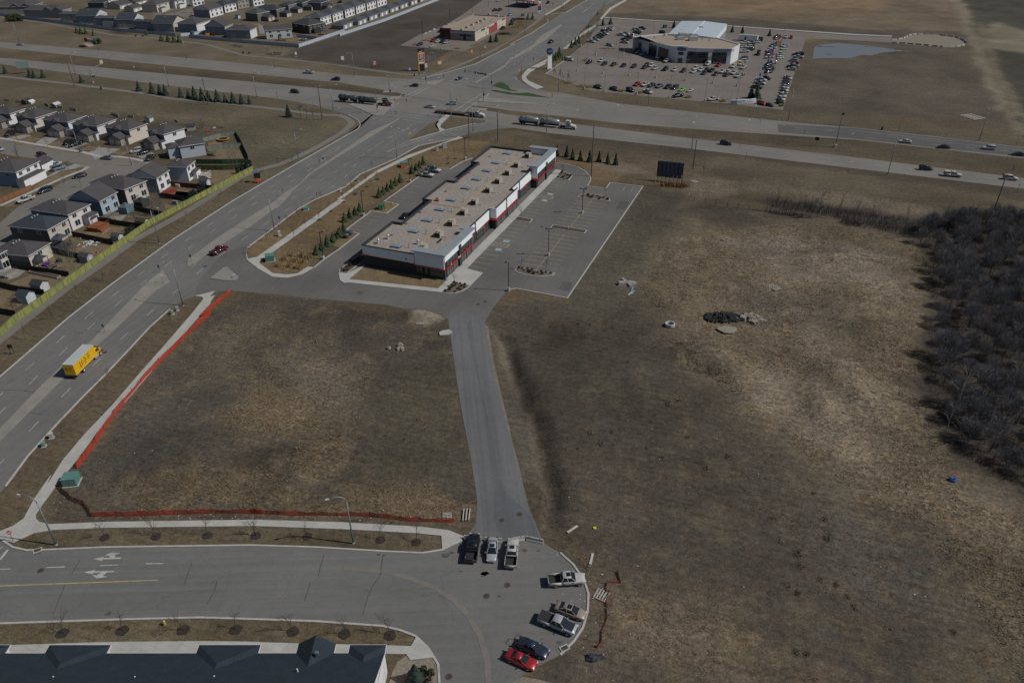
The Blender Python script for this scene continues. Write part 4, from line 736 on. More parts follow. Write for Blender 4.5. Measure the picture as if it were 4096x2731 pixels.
uh('white house with narrow front behind the white parked car','U3 45,-15','U3 330,-60','U3 -90,-20',wall=(.58,.58,.59),roof=R2,win=(2,3,0,0))
uh('cream house behind the laneway garages at the top edge','U2 300,-25','U2 560,-80','U2 80,-30',wall=(.52,.49,.43),roof=R1,win=(2,3,0,0))
uh('dark porch house left of the cream house at the top edge','U2 200,62','U2 300,30','U1 2120,35',ze=4.5,wall=(.08,.085,.09),roof=R2,win=(0,0,0,0))
#  fences
def fence(lab,s,h,col,panel=2.4,name='fence',cat='fence',cap=False,postcol=None,var=.12,th=.06,kind='wood',group=None):
 P=pts(s)if isinstance(s,str)else s;T=thing(name,lab,cat,(P[0].x,P[0].y,0),0,group);Q=[p-P[0]for p in P]
 m_=mat('fence_'+'%.2f_%.2f_%.2f_%s'%(col+(kind,)),col,.85,var,.7,fine=.18,fscale=5,stretch=(1,1,.3),coord='Object')
 MB().strip(Q,th,.05,h-.05).build('panel',m_,T)
 pc=postcol or tuple(c*.7 for c in col);pm=MB();mm=mat('post_'+'%.2f_%.2f_%.2f'%pc,pc,.8)
 panel=max(panel,sum((Q[i+1]-Q[i]).length for i in range(len(Q)-1))/90);po=None
 for i in range(len(Q)-1):
  L=(Q[i+1]-Q[i]).length;k=max(1,int(round(L/panel)))
  for j in range(k+(i==len(Q)-2)):
   q=Q[i].lerp(Q[i+1],j/k)
   if po is None:po=MB().box((0,0,(h+.08)/2),(.14,.14,h+.08)).build('post',mm,T)
   else:po=dup(po,parent=T)
   po.location=(q.x,q.y,0);po.rotation_euler=(0,0,math.atan2((Q[i+1]-Q[i]).y,(Q[i+1]-Q[i]).x))
 MB().strip(Q,.13,h,.06).build('top_rail',mm if not cap else mat('rail_'+'%.2f_%.2f_%.2f'%col,col,.8),T)
 return T
def green_fence():
 P=pts('D1 -300,480 0,225 V5 170,896 460,690 700,505 860,395 1140,192 V3 740,700 1344,378 B2 1115,1015');h=2.0
 T=thing('board_fence','long yellow green weathered board fence beside the main road path','fence',(P[0].x,P[0].y,0));Q=[p-P[0]for p in P]
 M=bpy.data.materials.new('green_boards');M.use_nodes=True;t=M.node_tree;b=t.nodes['Principled BSDF'];b.inputs['Roughness'].default_value=.85
 v=_n(t,'ShaderNodeTexCoord').outputs['Object'];mp=_n(t,'ShaderNodeMapping');mp.inputs['Scale'].default_value=(1,1,.12);t.links.new(v,mp.inputs[0])
 f=_mapr(t,_noise(t,mp.outputs[0],1.1,4,.7),.40,.66,0,1);c=_mixc(t,f,(.265,.270,.062),(.120,.150,.068))
 c=_mixc(t,1.0,c,_mapr(t,_noise(t,mp.outputs[0],7,2),.3,.7,.8,1.15),'MULTIPLY');t.links.new(c,b.inputs['Base Color'])
 ps=MB();n=0;PM=mat('post_green',(.135,.145,.05),.85)
 for i in range(len(Q)-1):
  L=(Q[i+1]-Q[i]).length;k=max(1,int(round(L/3.0)))
  for j in range(k):
   a=Q[i].lerp(Q[i+1],j/k);c2=Q[i].lerp(Q[i+1],(j+1)/k);u=(c2-a).normalized()
   MB().strip([a+u*.07,c2-u*.07],.05,.06,h-.06).build('board_panel',M,T)
   MB().box((a.x,a.y,h/2+.06),(.16,.16,h+.12),math.atan2(u.y,u.x)).build('post',PM,T);n+=1
 MB().strip(Q,.16,h+.005,.05).build('cap_rail',PM,T)
green_fence()
VIN_SHADE=(.30,.38,.47)  # vinyl of the fences in shade, the shade darkened into its colour
fence('long slate blue vinyl fence along the upper path','A1 -400,165 0,215 900,330 1640,430 2335,485 A2 -20,485 80,490',2.0,VIN_SHADE,kind='vinyl');fence('blue vinyl fence from the corner house to the bare lot corner','A2 258,510 1000,580 1717,638',2.0,VIN_SHADE,kind='vinyl')
fence('pale sunlit vinyl fence running up beside the bare soil lot','A2 1722,638 2335,430 A3 0,487 600,290 1340,0 1700,-130',2.0,(.36,.41,.47),kind='vinyl');fence('short pale vinyl fence panel beside the white sided house','A2 150,492 330,470 520,440',1.9,(.40,.47,.55),kind='vinyl')  # same vinyl, sunlight put into a lighter colour for these lit runs
fence('slate fence behind the black house','A2 1690,500 1850,520 1955,530',1.9,VIN_SHADE,kind='vinyl');MB
DKF=(.035,.028,.024);yf='dark stained yard fences'
for lab,s in(('dark yard fence between the lilac house and the tan house','V4 785,392 1000,438 1222,484'),('dark yard fence right of the tan house lawn with scattered boards','V4 560,562 750,610 905,640'),('dark yard fence with raised beds below the black framed gazebo','V4 70,718 400,775 750,828'),('dark yard fence above the two sheds','V5 0,508 200,560 490,600'),('dark yard fence in the bottom left yard','V5 0,800 180,830'),('dark yard fence behind the blue house deck','V3 180,668 400,705 660,742'),('dark yard fence right of the square slate gazebo','V3 570,545 800,592 870,610'),('dark yard fence below the red deck','V3 830,408 1000,425 1145,450')):
 fence(lab,s,1.7,DKF,group=yf)
fence('reddish brown yard fence below the white house with bay window','B2 20,1215 300,1245 560,1270',1.7,(.085,.030,.022));fence('dark green stained fence in front of the trampoline yards','B2 355,922 700,925 1052,915',1.8,(.030,.075,.035));fence('olive green fence nearest the board fence end','B2 365,1000 700,1000 1010,985',1.7,(.060,.085,.028));fence('weathered grey green fence above the yellow trampoline','B2 445,632 680,570 885,545',1.8,(.17,.20,.165));fence('weathered grey green fence between the two trampoline yards','B2 505,745 720,722 955,700',1.8,(.20,.225,.185));fence('dark side fence facing the grass slope','B2 885,545 945,640 1045,855',1.8,(.06,.085,.06))
fence('rust brown wood fence beside the crescent pavement','B1 -100,1490 120,1395 430,1262',1.7,(.19,.095,.042));fence('orange cedar fence behind the blue fence corner','U3 370,850 480,835 590,850',1.6,(.30,.13,.045))
for i,s in enumerate(('V1 75,40 140,45','V1 225,62 310,70','V1 620,90 665,118','V1 760,130 850,140','V1 950,155 1040,172','V1 1120,190 1225,190','V2 235,120 325,150','V2 455,155 525,165','V2 1085,215 1125,240')):
 fence('pale board yard divider, %s along the berm'%('first','second','third','fourth','fifth','sixth','seventh','eighth','last')[i],s,1.9,(.40,.375,.32),group='pale yard dividers')
fence('thin dark chain fence at the foot of the berm','B2 100,385 420,440 720,480',1.2,(.05,.05,.05),th=.02)
YARD=mat('yard_grass',(.155,.115,.068),.95,.3,.3,coord='World',fine=.35,fscale=3);PATIO=mat('patio',(.22,.21,.20),.85,.15,.6,coord='World')
for s in('V4 560,580 900,650 V5 800,370 760,460 330,300','V4 1060,290 1340,290 1220,470 800,385','V4 720,540 1000,480 1210,490 1020,640','V5 330,380 640,440 600,540 90,480','V5 0,540 200,560 250,690 100,800 0,760','V3 960,330 1160,350 1140,430 900,390','V3 640,610 760,640 700,700 500,690 480,650','V3 880,470 980,500 900,570','B2 510,740 940,705 1000,850 600,850','B2 500,640 860,560 930,640 520,700','B2 380,1010 900,1010 880,1060 600,1200 500,1140 560,1030','B2 100,1260 400,1290 260,1380 60,1330','A2 1530,540 1700,500 1860,555 1720,590','A2 1080,310 1250,330 1240,360 1120,340','U2 1650,350 2352,180 2352,215 2050,310'):
 o=MB().sheet(pts(s),.03).build('yard',YARD);o['kind']='structure'
for s in('V5 110,300 330,290 200,400 80,440','V4 1100,350 1200,290 1190,300 1100,380','V3 330,610 480,590 420,650 380,660','U3 1600,560 1730,640 1760,800 1640,800'):
 o=MB().sheet(pts(s),.038).build('patio',PATIO);o['kind']='structure'
DRV=mat('driveway_concrete',(.25,.245,.235),.85,.12,.5,coord='World',fine=.1)
for s in('V1 160,500 330,470 430,480 300,530 80,520','V1 480,570 600,500 780,520 640,610 520,620','V1 880,620 1100,560 1180,590 960,670','V1 1200,700 1344,620 V2 60,540 340,560 180,640 0,700','V2 520,640 700,590 800,620 640,690','B1 600,1110 780,1000 1000,920 1150,960 860,1010 640,1100'):
 o=MB().sheet(pts(s),.045).build('drive_pad',DRV);o['kind']='structure'
path('walk','V1 -100,500 100,530 440,590 800,650 1100,700 1344,760 V2 300,660 520,690 720,740',1.5,CONC,.052,False);path('walk','B1 0,1480 480,1270 860,1100 1100,1010 1180,960',1.6,CONC,.052,False)
for s in('V1 240,540 380,490 560,520 420,580','V1 640,600 800,550 860,600 780,640','V1 1080,670 1200,620 1330,640 1260,690','V1 130,580 200,560 380,600 300,615','V1 540,640 640,625 790,655 700,675','V1 940,700 1000,682 1200,715 1100,735','V2 210,620 330,570 450,600 380,650','V2 510,730 570,705 640,725 560,745','B1 440,1240 800,1020 1050,1000 1000,1040 700,1150 460,1270','B1 30,1500 240,1400 330,1380 120,1500','B1 1020,970 1080,950 1130,965 1060,985'):
 o=MB().sheet(pts(s),.049).build('front_lawn',YARD);o['kind']='structure'
def shed(lab,s,rz,w_,d_,h,wall,roof,pitch=.6):
 p=pt(s);T=thing('garden_shed',lab,'shed',(p.x,p.y,0),rz,'garden sheds');wm=MB().bx(-w_/2,w_/2,-d_/2,d_/2,0,h);r=d_/2+.2;z=h+(d_/2)*pitch
 wm.add([(sx*w_/2,y,zz)for sx in(-1,1)for y,zz in((-d_/2,h),(0,z),(d_/2,h))],[[0,1,2],[3,5,4]])
 wm.build('wall',mat('shed_%.2f_%.2f_%.2f'%wall,wall,.8,.06),T);rm=MB();o=.25
 for sg in(-1,1):rm.add([(-w_/2-o,0,z+.06),(w_/2+o,0,z+.06),(w_/2+o,sg*r,h-.06),(-w_/2-o,sg*r,h-.06),(-w_/2-o,0,z+.16),(w_/2+o,0,z+.16),(w_/2+o,sg*r,h+.04),(-w_/2-o,sg*r,h+.04)],[[0,1,2,3],[4,5,6,7],[0,1,5,4],[1,2,6,5],[2,3,7,6],[3,0,4,7]])
 rm.build('roof',mat('shedroof_%.2f_%.2f_%.2f'%roof,roof,.85,.1),T);MB().bx(w_/2-.01,w_/2+.04,-.5,.5,.05,1.7).build('door',mat('shed_door',(.5,.5,.5),.6),T)
FH=math.atan2(107.2,30.1)
shed('white fronted garden shed with blue black roof nearest the board fence bottom','V5 300,660',FH-math.pi/2,3.2,2.8,2.2,(.45,.5,.54),(.035,.045,.055));shed('white fronted garden shed with blue black roof second up the fence','V5 450,545',FH-math.pi/2,3.2,2.8,2.2,(.45,.46,.48),(.03,.035,.04));shed('black garden shed by the stone fire ring','V4 940,660',FH-math.pi/2,2.8,2.4,2.0,(.3,.3,.31),(.05,.052,.06));shed('small grey roofed shed by the lilac house lawn','V4 1270,430',FH-math.pi/2,2.6,2.2,1.6,(.4,.4,.41),(.06,.06,.065));shed('low brown roofed shed behind the green lamp pole','V3 650,690',FH-math.pi/2,3.4,2.2,1.4,(.42,.3,.2),(.05,.045,.045));shed('blue grey shed at the white house deck','V3 1320,270',FH-math.pi/2,3.2,2.2,1.9,(.38,.42,.47),(.06,.06,.065));shed('dark roofed shed behind the grey blue bungalow','B2 290,480',.3,3.2,2.6,2.2,(.3,.29,.27),(.03,.04,.055));shed('teal roofed playhouse with white dormers behind the crescent row','V2 740,210',FH,2.6,2.4,2.4,(.5,.5,.5),(.07,.1,.105));shed('black roofed shed behind the first crescent houses','V1 370,75',FH,3,2.6,2.2,(.06,.06,.065),(.03,.032,.036));shed('pale roofed shed behind the third crescent house','V1 770,122',FH,3.2,2.6,2.2,(.2,.2,.2),(.42,.40,.42));shed('pale tented shelter behind the second crescent house','V1 432,75',FH,2.4,2.2,1.8,(.55,.55,.54),(.55,.55,.54))
shed('blue fronted shed in the inner street yard','U3 1130,440',FH,3,2.6,2.2,(.4,.45,.5),(.05,.07,.1));shed('navy roofed shed at the end of the pale vinyl panel','U3 60,830',FH,3,2.6,1.7,(.1,.13,.18),(.03,.045,.07))
def gazebo(lab,s,rz,w_,d_,col,h=2.2,curtain=False):
 p=pt(s);T=thing('gazebo',lab,'gazebo',(p.x,p.y,0),rz,'yard gazebos');PMt=mat('gazebo_post',(.03,.03,.032),.6);C_=mat('gazebo_%.2f_%.2f_%.2f'%col,col,.8,.1)
 for sx in(-1,1):
  for sy in(-1,1):MB().box((sx*(w_/2-.15),sy*(d_/2-.15),h/2),(.12,.12,h)).build('post',PMt,T)
 a,b=w_/2,d_/2;rm=MB();rm.add([(-a,-b,h),(a,-b,h),(a,b,h),(-a,b,h),(-.5,-.5,h+.75),(.5,-.5,h+.75),(.5,.5,h+.75),(-.5,.5,h+.75)],[[0,1,5,4],[1,2,6,5],[2,3,7,6],[3,0,4,7],[4,5,6,7],[3,2,1,0]]);rm.box((0,0,h+.95),(1.2,1.2,.12),0,.4);rm.build('canopy',C_,T)
 if curtain:MB().strip([(-a+.1,-b+.1),(a-.1,-b+.1),(a-.1,b-.1),(-a+.1,b-.1)],.04,.1,h-.1,closed=True).build('curtain',mat('curtain_%.2f'%col[0],tuple(c*1.6 for c in col),.9),T)
gazebo('dark navy gazebo on a deck behind the tan house','V4 655,470',FH,4.2,3.6,(.045,.055,.072));gazebo('black framed gazebo over the purple tub','V5 425,270',FH,4.0,4.0,(.03,.034,.042));gazebo('dark canopy on the lilac house deck','V4 1000,250',FH,3,3,(.035,.04,.045));gazebo('square slate gazebo with closed curtains by the blue house','V3 480,560',FH,3.6,3.4,(.075,.115,.135),curtain=True);gazebo('black gazebo behind the stepped beige house','V3 650,500',FH,3.8,3.4,(.025,.026,.028),curtain=True);gazebo('navy gazebo beside the black house','U4 520,470',.3,4,3.6,(.035,.05,.07));gazebo('pink and white canopy behind the blue fence','U3 965,900',.2,3.6,3,(.55,.42,.50));gazebo('brown deck canopy behind the blue fence','U2 960,690',-.4,5,4,(.10,.075,.06));gazebo('orange lit deck canopy behind the tall beige gable','U2 1750,740',-.4,5,3.4,(.34,.19,.06))
def deck(lab,s,rz,w_,d_,h,col,rail=None):
 p=pt(s);T=thing('deck',lab,'deck',(p.x,p.y,0),rz,'rear decks');m_=mat('deck_%.2f_%.2f_%.2f'%col,col,.85,.15,1.5,fine=.15)
 mb=MB().bx(-w_/2,w_/2,-d_/2,d_/2,h-.2,h);mb.bx(-w_/2+.1,w_/2-.1,-d_/2+.1,d_/2-.1,.02,h-.2);mb.build('platform',m_,T);r=MB();rc=mat('rail_%.2f_%.2f_%.2f'%(rail or col),rail or col,.7)
 Q=[(w_/2-.06,-d_/2+.06),(w_/2-.06,d_/2-.06),(-w_/2+.06,d_/2-.06)];Q=[(-w_/2+.06,-d_/2+.06)]+Q[:2]
 r.strip(Q,.09,h+.85,.08)
 for i in range(len(Q)-1):
  for k in range(7):t=k/6;r.box((Q[i][0]*(1-t)+Q[i+1][0]*t,Q[i][1]*(1-t)+Q[i+1][1]*t,h+.42),(.07,.07,.85))
 r.build('railing',rc,T);sm=MB()
 for k in range(4):sm.box((w_/2+.2+k*.3,-d_/2+.8,h*(.8-.2*k)/2+.02),(.3,1.2,h*(.8-.2*k)))
 sm.build('stairs',m_,T)
RH=FH-math.pi/2
deck('red brown deck with stairs behind the lilac house','V4 1060,310',RH,4.6,5.0,1.3,(.22,.075,.03));deck('bright red deck behind the white backed house','V3 930,360',RH,3.2,4.2,.9,(.21,.035,.022));deck('white railed grey deck beside the white house with bay window','B2 455,1090',RH,4.0,3.6,1.0,(.34,.31,.28),(.68,.68,.69));deck('grey deck behind the light blue house','V3 300,610',RH,3.2,4.6,.7,(.17,.15,.13),(.05,.05,.05));deck('dark deck with black railing behind the stepped beige house','V3 570,435',RH,2.4,4.0,.9,(.10,.085,.075),(.03,.03,.03));deck('grey deck at the left edge below the beige house','V5 60,370',RH,4.4,4.4,.7,(.26,.245,.23),(.05,.05,.05));deck('brown deck by the grey bungalow','B2 560,800',RH,2.6,2.6,.8,(.13,.1,.075));deck('dark deck under the navy gazebo','V4 650,500',RH,4.6,4.6,.35,(.05,.05,.055))
#  townhouse row at the bottom edge
NR=(.018,.028,.040);ZE=5.6
p1=pt('E2 1028,1278',ZE);p2=pt('E1 375,1279',ZE);u=(p2-p1).normalized();v=Vector((-u.y,u.x))
TH=thing('townhouse_row','townhouse row with navy shingle roof and bumped out eaves along the bottom edge','townhouse',(p1.x,p1.y,0),math.atan2(u.y,u.x))
lx=lambda s:(pt(s,ZE)-p1).dot(u)
NM=mat('shingle_navy',NR,.9,.18,.6,fine=.35,fscale=5);WT=mat('townhouse_siding',(.6,.61,.62),.8,.05);rm=MB();wm=MB();tm=MB()
xe=lx('E1 -400,1280');d0=abs((pt('E1 600,1341',ZE)-p1).dot(v));PT=.52;W2=7.5
rm.add([(0,d0,ZE),(xe,d0,ZE),(xe,d0+W2,ZE+W2*PT),(0,d0+W2,ZE+W2*PT),(xe,d0+2*W2,ZE),(0,d0+2*W2,ZE)],[[0,1,2,3],[3,2,4,5]])
wm.bx(.35,xe,d0+.35,d0+2*W2-.35,0,ZE);wm.add([(.35,d0+.35,ZE-.05),(.35,d0+W2,ZE+W2*PT-.25),(.35,d0+2*W2-.35,ZE-.05)],[[0,1,2]])
for a,b,kind in(('E2 755,1278',None,'h'),('E2 365,1278','E2 648,1278','g'),('E1 1505,1278','E2 82,1278','h'),('E1 375,1279','E1 838,1279','h'),('E1 -400,1280','E1 80,1279','h')):
 x0=lx(a);x1=lx(b)if b else 0.0;x0,x1=min(x0,x1),max(x0,x1);r=(x1-x0)/2;xm=(x0+x1)/2;pb=PT*(.9 if kind=='h' else 1.25);zz=ZE+r*pb;back=d0+(zz-ZE)/PT
 if kind=='h':
  rm.add([(x0,0,ZE+.01),(x1,0,ZE+.01),(xm,r,zz),(xm,back+.2,zz),(x0,d0+.02,ZE+.01),(x1,d0+.02,ZE+.01)],[[0,1,2],[0,2,3,4],[1,5,3,2]])
 else:
  rm.add([(x0,-.2,ZE+.01),(x1,-.2,ZE+.01),(xm,-.2,zz),(xm,back+.2,zz),(x0,d0+.02,ZE+.01),(x1,d0+.02,ZE+.01)],[[0,2,3,4],[1,5,3,2]]);wm.add([(x0+.2,.1,ZE),(x1-.2,.1,ZE),(xm,.1,zz-.1)],[[0,1,2]])
 wm.bx(x0+.3,x1-.3,.3,d0+.4,0,ZE-.02);tm.strip([(x0,d0),(x0,0),(x1,0),(x1,d0)],.1,ZE-.16,.17)
tm.strip([(xe,d0),(0,d0)],.1,ZE-.18,.17);tm.strip([(0,0),(0,d0+2*W2)],.08,ZE-.16,.12)
rm.build('roof',NM,TH);wm.build('wall',WT,TH);tm.build('fascia',mat('trim_white',(.62,.62,.6),.6),TH);pm=MB()
for s in('E1 410,1535','E1 1025,1535','E1 1622,1530','E2 360,1478'):
 q=pt(s,ZE+2.4)-p1;pm.cyl((q.dot(u),q.dot(v),ZE+1.4),.09,1.5,6)
pm.build('vent_pipe',mat('vent_white',(.7,.7,.68),.5),TH);q=pt('E2 505,1342',ZE+2)-p1;MB().box((q.dot(u),q.dot(v),ZE+2.0),(.4,.4,.5)).build('roof_vent',mat('vent_grey',(.13,.16,.18),.6),TH)
#  dealership showroom
def local(T):
 c,s=math.cos(T.rotation_euler[2]),math.sin(T.rotation_euler[2]);x,y=T.location[0],T.location[1]
 return lambda v:((v.x-x)*c+(v.y-y)*s,-(v.x-x)*s+(v.y-y)*c)
fa=pt('W1 1090,490');T=thing('car_dealership','white car dealership with long glass front, tan flat roof and blue grey metal service hall','showroom',(fa.x,fa.y,0),0);lo=local(T)
PW=mat('panel_white',(.64,.66,.70),.55,.04,.3);HR=mat('metal_roof_blue',(.42,.48,.54),.5,.05,.2,stretch=(6,.3,1));TANR=mat('roof_tan',(.285,.235,.185),.95,.08,.15,fine=.15,fscale=1.5)
front=pts('W1 122,335 200,362 280,392 370,432 450,455 540,472 655,480 760,487 870,489 1092,491');side=[pt('W1 1118,482')]
rb=pts('W1 1192,310',7.5)+pts('W1 945,232 490,195 360,203 135,224',8.0)
foot=front+side+rb;fl=[lo(p)for p in foot]
MB().prism(fl,0,7.9).build('wall',PW,T);MB().prism([(x*.995+.02,y)for x,y in fl],7.92,7.95).build('roof',TANR,T)
MB().strip(fl,.45,7.93,.55,closed=True).build('parapet',PW,T)
hall=[lo(p)for p in pts('W1 488,193 622,62 1066,92 945,230',8.6)];MB().prism(hall,0,8.5).build('service_hall',PW,T)
c0=[(hall[0][0]+hall[3][0])/2,(hall[0][1]+hall[3][1])/2];c1=[(hall[1][0]+hall[2][0])/2,(hall[1][1]+hall[2][1])/2]
MB().add([(hall[0][0]-.5,hall[0][1],8.55),(hall[1][0]-.5,hall[1][1]+.3,8.55),(c1[0],c1[1]+.3,9.4),(c0[0],c0[1],9.4),(hall[2][0]+.4,hall[2][1]+.3,8.55),(hall[3][0]+.4,hall[3][1],8.55)],[[0,1,2,3],[3,2,4,5],[0,3,5]]).build('hall_roof',HR,T)
MB().strip([c0,c1],.5,9.3,.25).build('ridge_cap',PW,T)
DG=glass('showroom_glass',(.02,.035,.045),.05)
def along(sa,sb,z0,z1,m_,name,off=.12,mull=0,parent=None):
 a=Vector(lo(pt(sa)));b=Vector(lo(pt(sb)));d=(b-a).normalized();n=Vector((d.y,-d.x));a2=a+n*off;b2=b+n*off
 o=MB().strip([a2,b2],.1,z0,z1-z0).build(name,m_,parent or T)
 if mull:
  f=MB()
  for k in range(mull+1):q=a2.lerp(b2,k/mull)+n*.07;f.box((q.x,q.y,(z0+z1)/2),(.09,.09,z1-z0),math.atan2(d.y,d.x))
  k=1
  while z0+k*1.4<z1:f.strip([a2+n*.07,b2+n*.07],.08,z0+k*1.4,.08);k+=1
  f.build('mullion',mat('mullion_grey',(.10,.12,.13),.5),o)
 return o
along('W1 132,340 '.strip(),'W1 158,350',.1,5.2,mat('bay_door_grey',(.10,.12,.13),.5,.1),'bay_door',.1);along('W1 170,353','W1 205,366',.1,4.8,mat('bay_door_grey',(.1,.12,.13)),'bay_door',.1)
along('W1 284,395','W1 357,427',.2,6.2,DG,'window',.12,5);along('W1 376,435','W1 440,452',.2,6.4,DG,'window',.12,5);along('W1 442,453','W1 538,470',.2,6.4,DG,'window',.14,7)
along('W1 662,481','W1 760,487',.2,6.3,DG,'window',.12,7);along('W1 762,487','W1 866,489',.2,6.3,DG,'window',.12,7);along('W1 905,490','W1 1050,491',.2,6.3,DG,'window',.12,9)
EP=along('W1 546,473','W1 655,480',0,9.0,PW,'entrance_portal',.9);a=Vector(lo(pt('W1 546,473')));b=Vector(lo(pt('W1 655,480')));MB().prism([a,b,b+Vector((0,.9)),a+Vector((0,.9))],0,8.98).build('portal_block',PW,T)
along('W1 575,476','W1 618,479',.1,2.6,DG,'door',1.02,3);along('W1 572,476','W1 622,479',4.4,6.0,DG,'window',1.0);along('W1 565,476','W1 628,479',3.2,3.6,PW,'entrance_canopy',1.6)
BLS=mat('sign_blue',(.012,.035,.12),.35,.05,spec=.6);CHR=mat('sign_silver',(.55,.56,.58),.35,.05)
def oval(parent,c,rx,rz_,yaw,name='oval_sign'):
 n=Vector((math.sin(yaw),-math.cos(yaw),0));d=Vector((math.cos(yaw),math.sin(yaw),0));c=Vector(c)
 for k,(sc,m_,of)in enumerate(((1.0,CHR,0.0),(.93,BLS,.05))):
  mb=MB();P=[(c+d*(rx*sc*math.cos(t))+Vector((0,0,rz_*sc*math.sin(t)))+n*of)for t in np.linspace(0,2*math.pi,25)[:-1]];Q=[p+n*.08 for p in P]
  mb.add(P+Q,[list(range(24))[::-1],list(range(24,48))]+[[i,(i+1)%24,24+(i+1)%24,24+i]for i in range(24)]);o=mb.build(name if k==0 else 'oval_face',m_,parent if k==0 else o0)
  if k==0:o0=o
 text('Ford',rz_*1.25,CHR,o0,c+n*.16,(math.pi/2,0,yaw),depth=.02,sx=1.1);return o0
pc=Vector(lo(pt('W1 602,478')));ya=math.atan2((b-a).y,(b-a).x);nn=Vector((math.sin(ya),-math.cos(ya)))
oval(T,(pc.x+nn.x*1.05,pc.y+nn.y*1.05,7.6),2.7,1.05,ya)
pc=Vector(lo(pt('W1 1015,491')));text('HEARTLAND',1.75,mat('letter_navy',(.02,.03,.06),.5),T,(pc.x,pc.y-.35,7.3),(math.pi/2,0,0),depth=.08,sx=1.15)
pc=Vector(lo(pt('W1 258,383')));a=Vector(lo(front[1]));b=Vector(lo(front[3]));y2=math.atan2((b-a).y,(b-a).x);text('HEARTLAND',1.25,mat('letter_navy',(.02,.03,.06)),T,(pc.x,pc.y-.6,7.2),(math.pi/2,0,y2),depth=.08)
pc=Vector(lo(pt('W1 165,350')));text('SERVICE',.95,mat('letter_navy',(.02,.03,.06)),T,(pc.x,pc.y-.6,6.2),(math.pi/2,0,y2),depth=.08)
for s,w_,d_,h in(('W1 600,248',4,3,1.6),('W1 618,222',4.5,4,2.2),('W1 675,220',4,3,1.8),('W1 725,255',5,4,2.2),('W1 735,225',4,3,1.8)):
 q=lo(pt(s,8));MB().box((q[0],q[1],8+h/2),(w_,d_,h)).box((q[0],q[1]-.3,8+h+.1),(w_*.8,d_*.6,.3)).build('rooftop_unit',SILV,T)
for s in('W1 343,232','W1 435,215','W1 530,200','W1 820,248','W1 888,262','W1 445,212'):
 q=lo(pt(s,8));MB().cyl((q[0],q[1],7.9),.3,1.2,8).build('vent',GALV,T)
a,b=Vector(hall[3]),Vector(hall[2])
for k in range(9):
 q=a.lerp(b,(k+.6)/9.2);d=(b-a).normalized();MB().box((q.x+.1,q.y,2.6),(.12,3.0,5.0),math.atan2(d.y,d.x)-math.pi/2).build('bay_door',mat('bay_door_dark',(.16,.18,.2),.5),T)
for s in('W1 710,90','W1 682,119','W1 655,148'):
 q=lo(pt(s,9));MB().box((q[0],q[1],9.0),(6,.5,.35),-.05).build('skylight',PW,T)
q=lo(pt('W1 808,128',9.2));MB().box((q[0],q[1],9.5),(2,2,1)).build('vent',SILV,T)
P=pts('A5 672,1390 760,1393 860,1388 940,1380 1003,1368');T=thing('monument_sign','curved white low monument wall sign reading HEARTLAND at the lot corner','sign',(P[0].x,P[0].y,0));Q=[p-P[0]for p in P]
MB().strip(Q,.5,0,1.75).build('wall',PW,T);MB().strip(Q,.75,1.75,.12).build('cap',PW,T);mid=(Q[2]+Q[3])/2;text('HEARTLAND',1.45,mat('letter_steel',(.13,.16,.2),.5),T,(Q[2].x-.6,Q[2].y-.85,.95),(math.pi/2,0,math.atan2((Q[3]-Q[1]).y,(Q[3]-Q[1]).x)),depth=.06,sx=1.3)
p=pt('A4 525,922');T=thing('pylon_sign','tall white pylon sign with round blue head at the dealership corner','sign',(p.x,p.y,0),.35);MB().bx(-1.25,1.25,-.45,.45,0,8.0).build('pillar',mat('pylon_white',(.75,.77,.8),.5,.03),T);MB().tube([(0,-.55,9.2),(0,.55,9.2)],1.75,24).build('disc',BLS,T);oval(T,(0,-.58,9.2),1.5,.62,0);MB().bx(-1.5,1.5,-.7,.7,0,.3).build('base',CONCK,T)
for k in range(1):
 text('HEARTLAND',.32,mat('letter_steel',(.13,.16,.2)),T,(0,-.47,7.0),(math.pi/2,0,0),depth=.02)
 #  retail strip beyond the bare soil lot
N=pt('A3 1805,555');R=pt('A3 2210,342');u=(R-N);La=u.length;u.normalize();v=Vector((-u.y,u.x));Lb=abs((pt('A3 1378,378',6.0)-N).dot(v))
T=thing('retail_building','small retail building with tan roof, cream side wall and dark red corner block','store building',(N.x,N.y,0),math.atan2(u.y,u.x));CR_=mat('stucco_cream',(.47,.42,.33),.8,.05);TP=mat('stucco_taupe',(.25,.23,.215),.8,.06);MRN=mat('brick_maroon',(.085,.024,.028),.85,.15)
MB().bx(0,La,0,Lb,0,5.4).build('wall',CR_,T);MB().bx(.3,La-.3,.3,Lb-.3,5.4,5.45).build('roof',TANR,T);MB().strip([(.15,.15),(La-.15,.15),(La-.15,Lb-.15),(.15,Lb-.15)],.4,5.42,.65,closed=True).build('parapet',TP,T)
MB().bx(-.15,.05,.2,Lb-7,0,4.2).build('front_wall',TP,T);MB().bx(-.2,.04,.2,Lb-7,4.25,5.0).build('sign_band',mat('band_pale',(.42,.44,.47),.6),T);MB().bx(-.9,1.5,Lb-7,Lb+.4,0,6.8).build('corner_block',MRN,T);MB().bx(-1.0,.0,Lb-6,Lb-.6,.3,3.2).build('window',DG,T)
for y0 in(2.5,7):MB().bx(-.25,.1,y0,y0+3.6,2.6,3.8).build('window',DG,T)
MB().bx(-.28,.1,6.2,8.0,0,4.2).build('pier',CHAR,T)
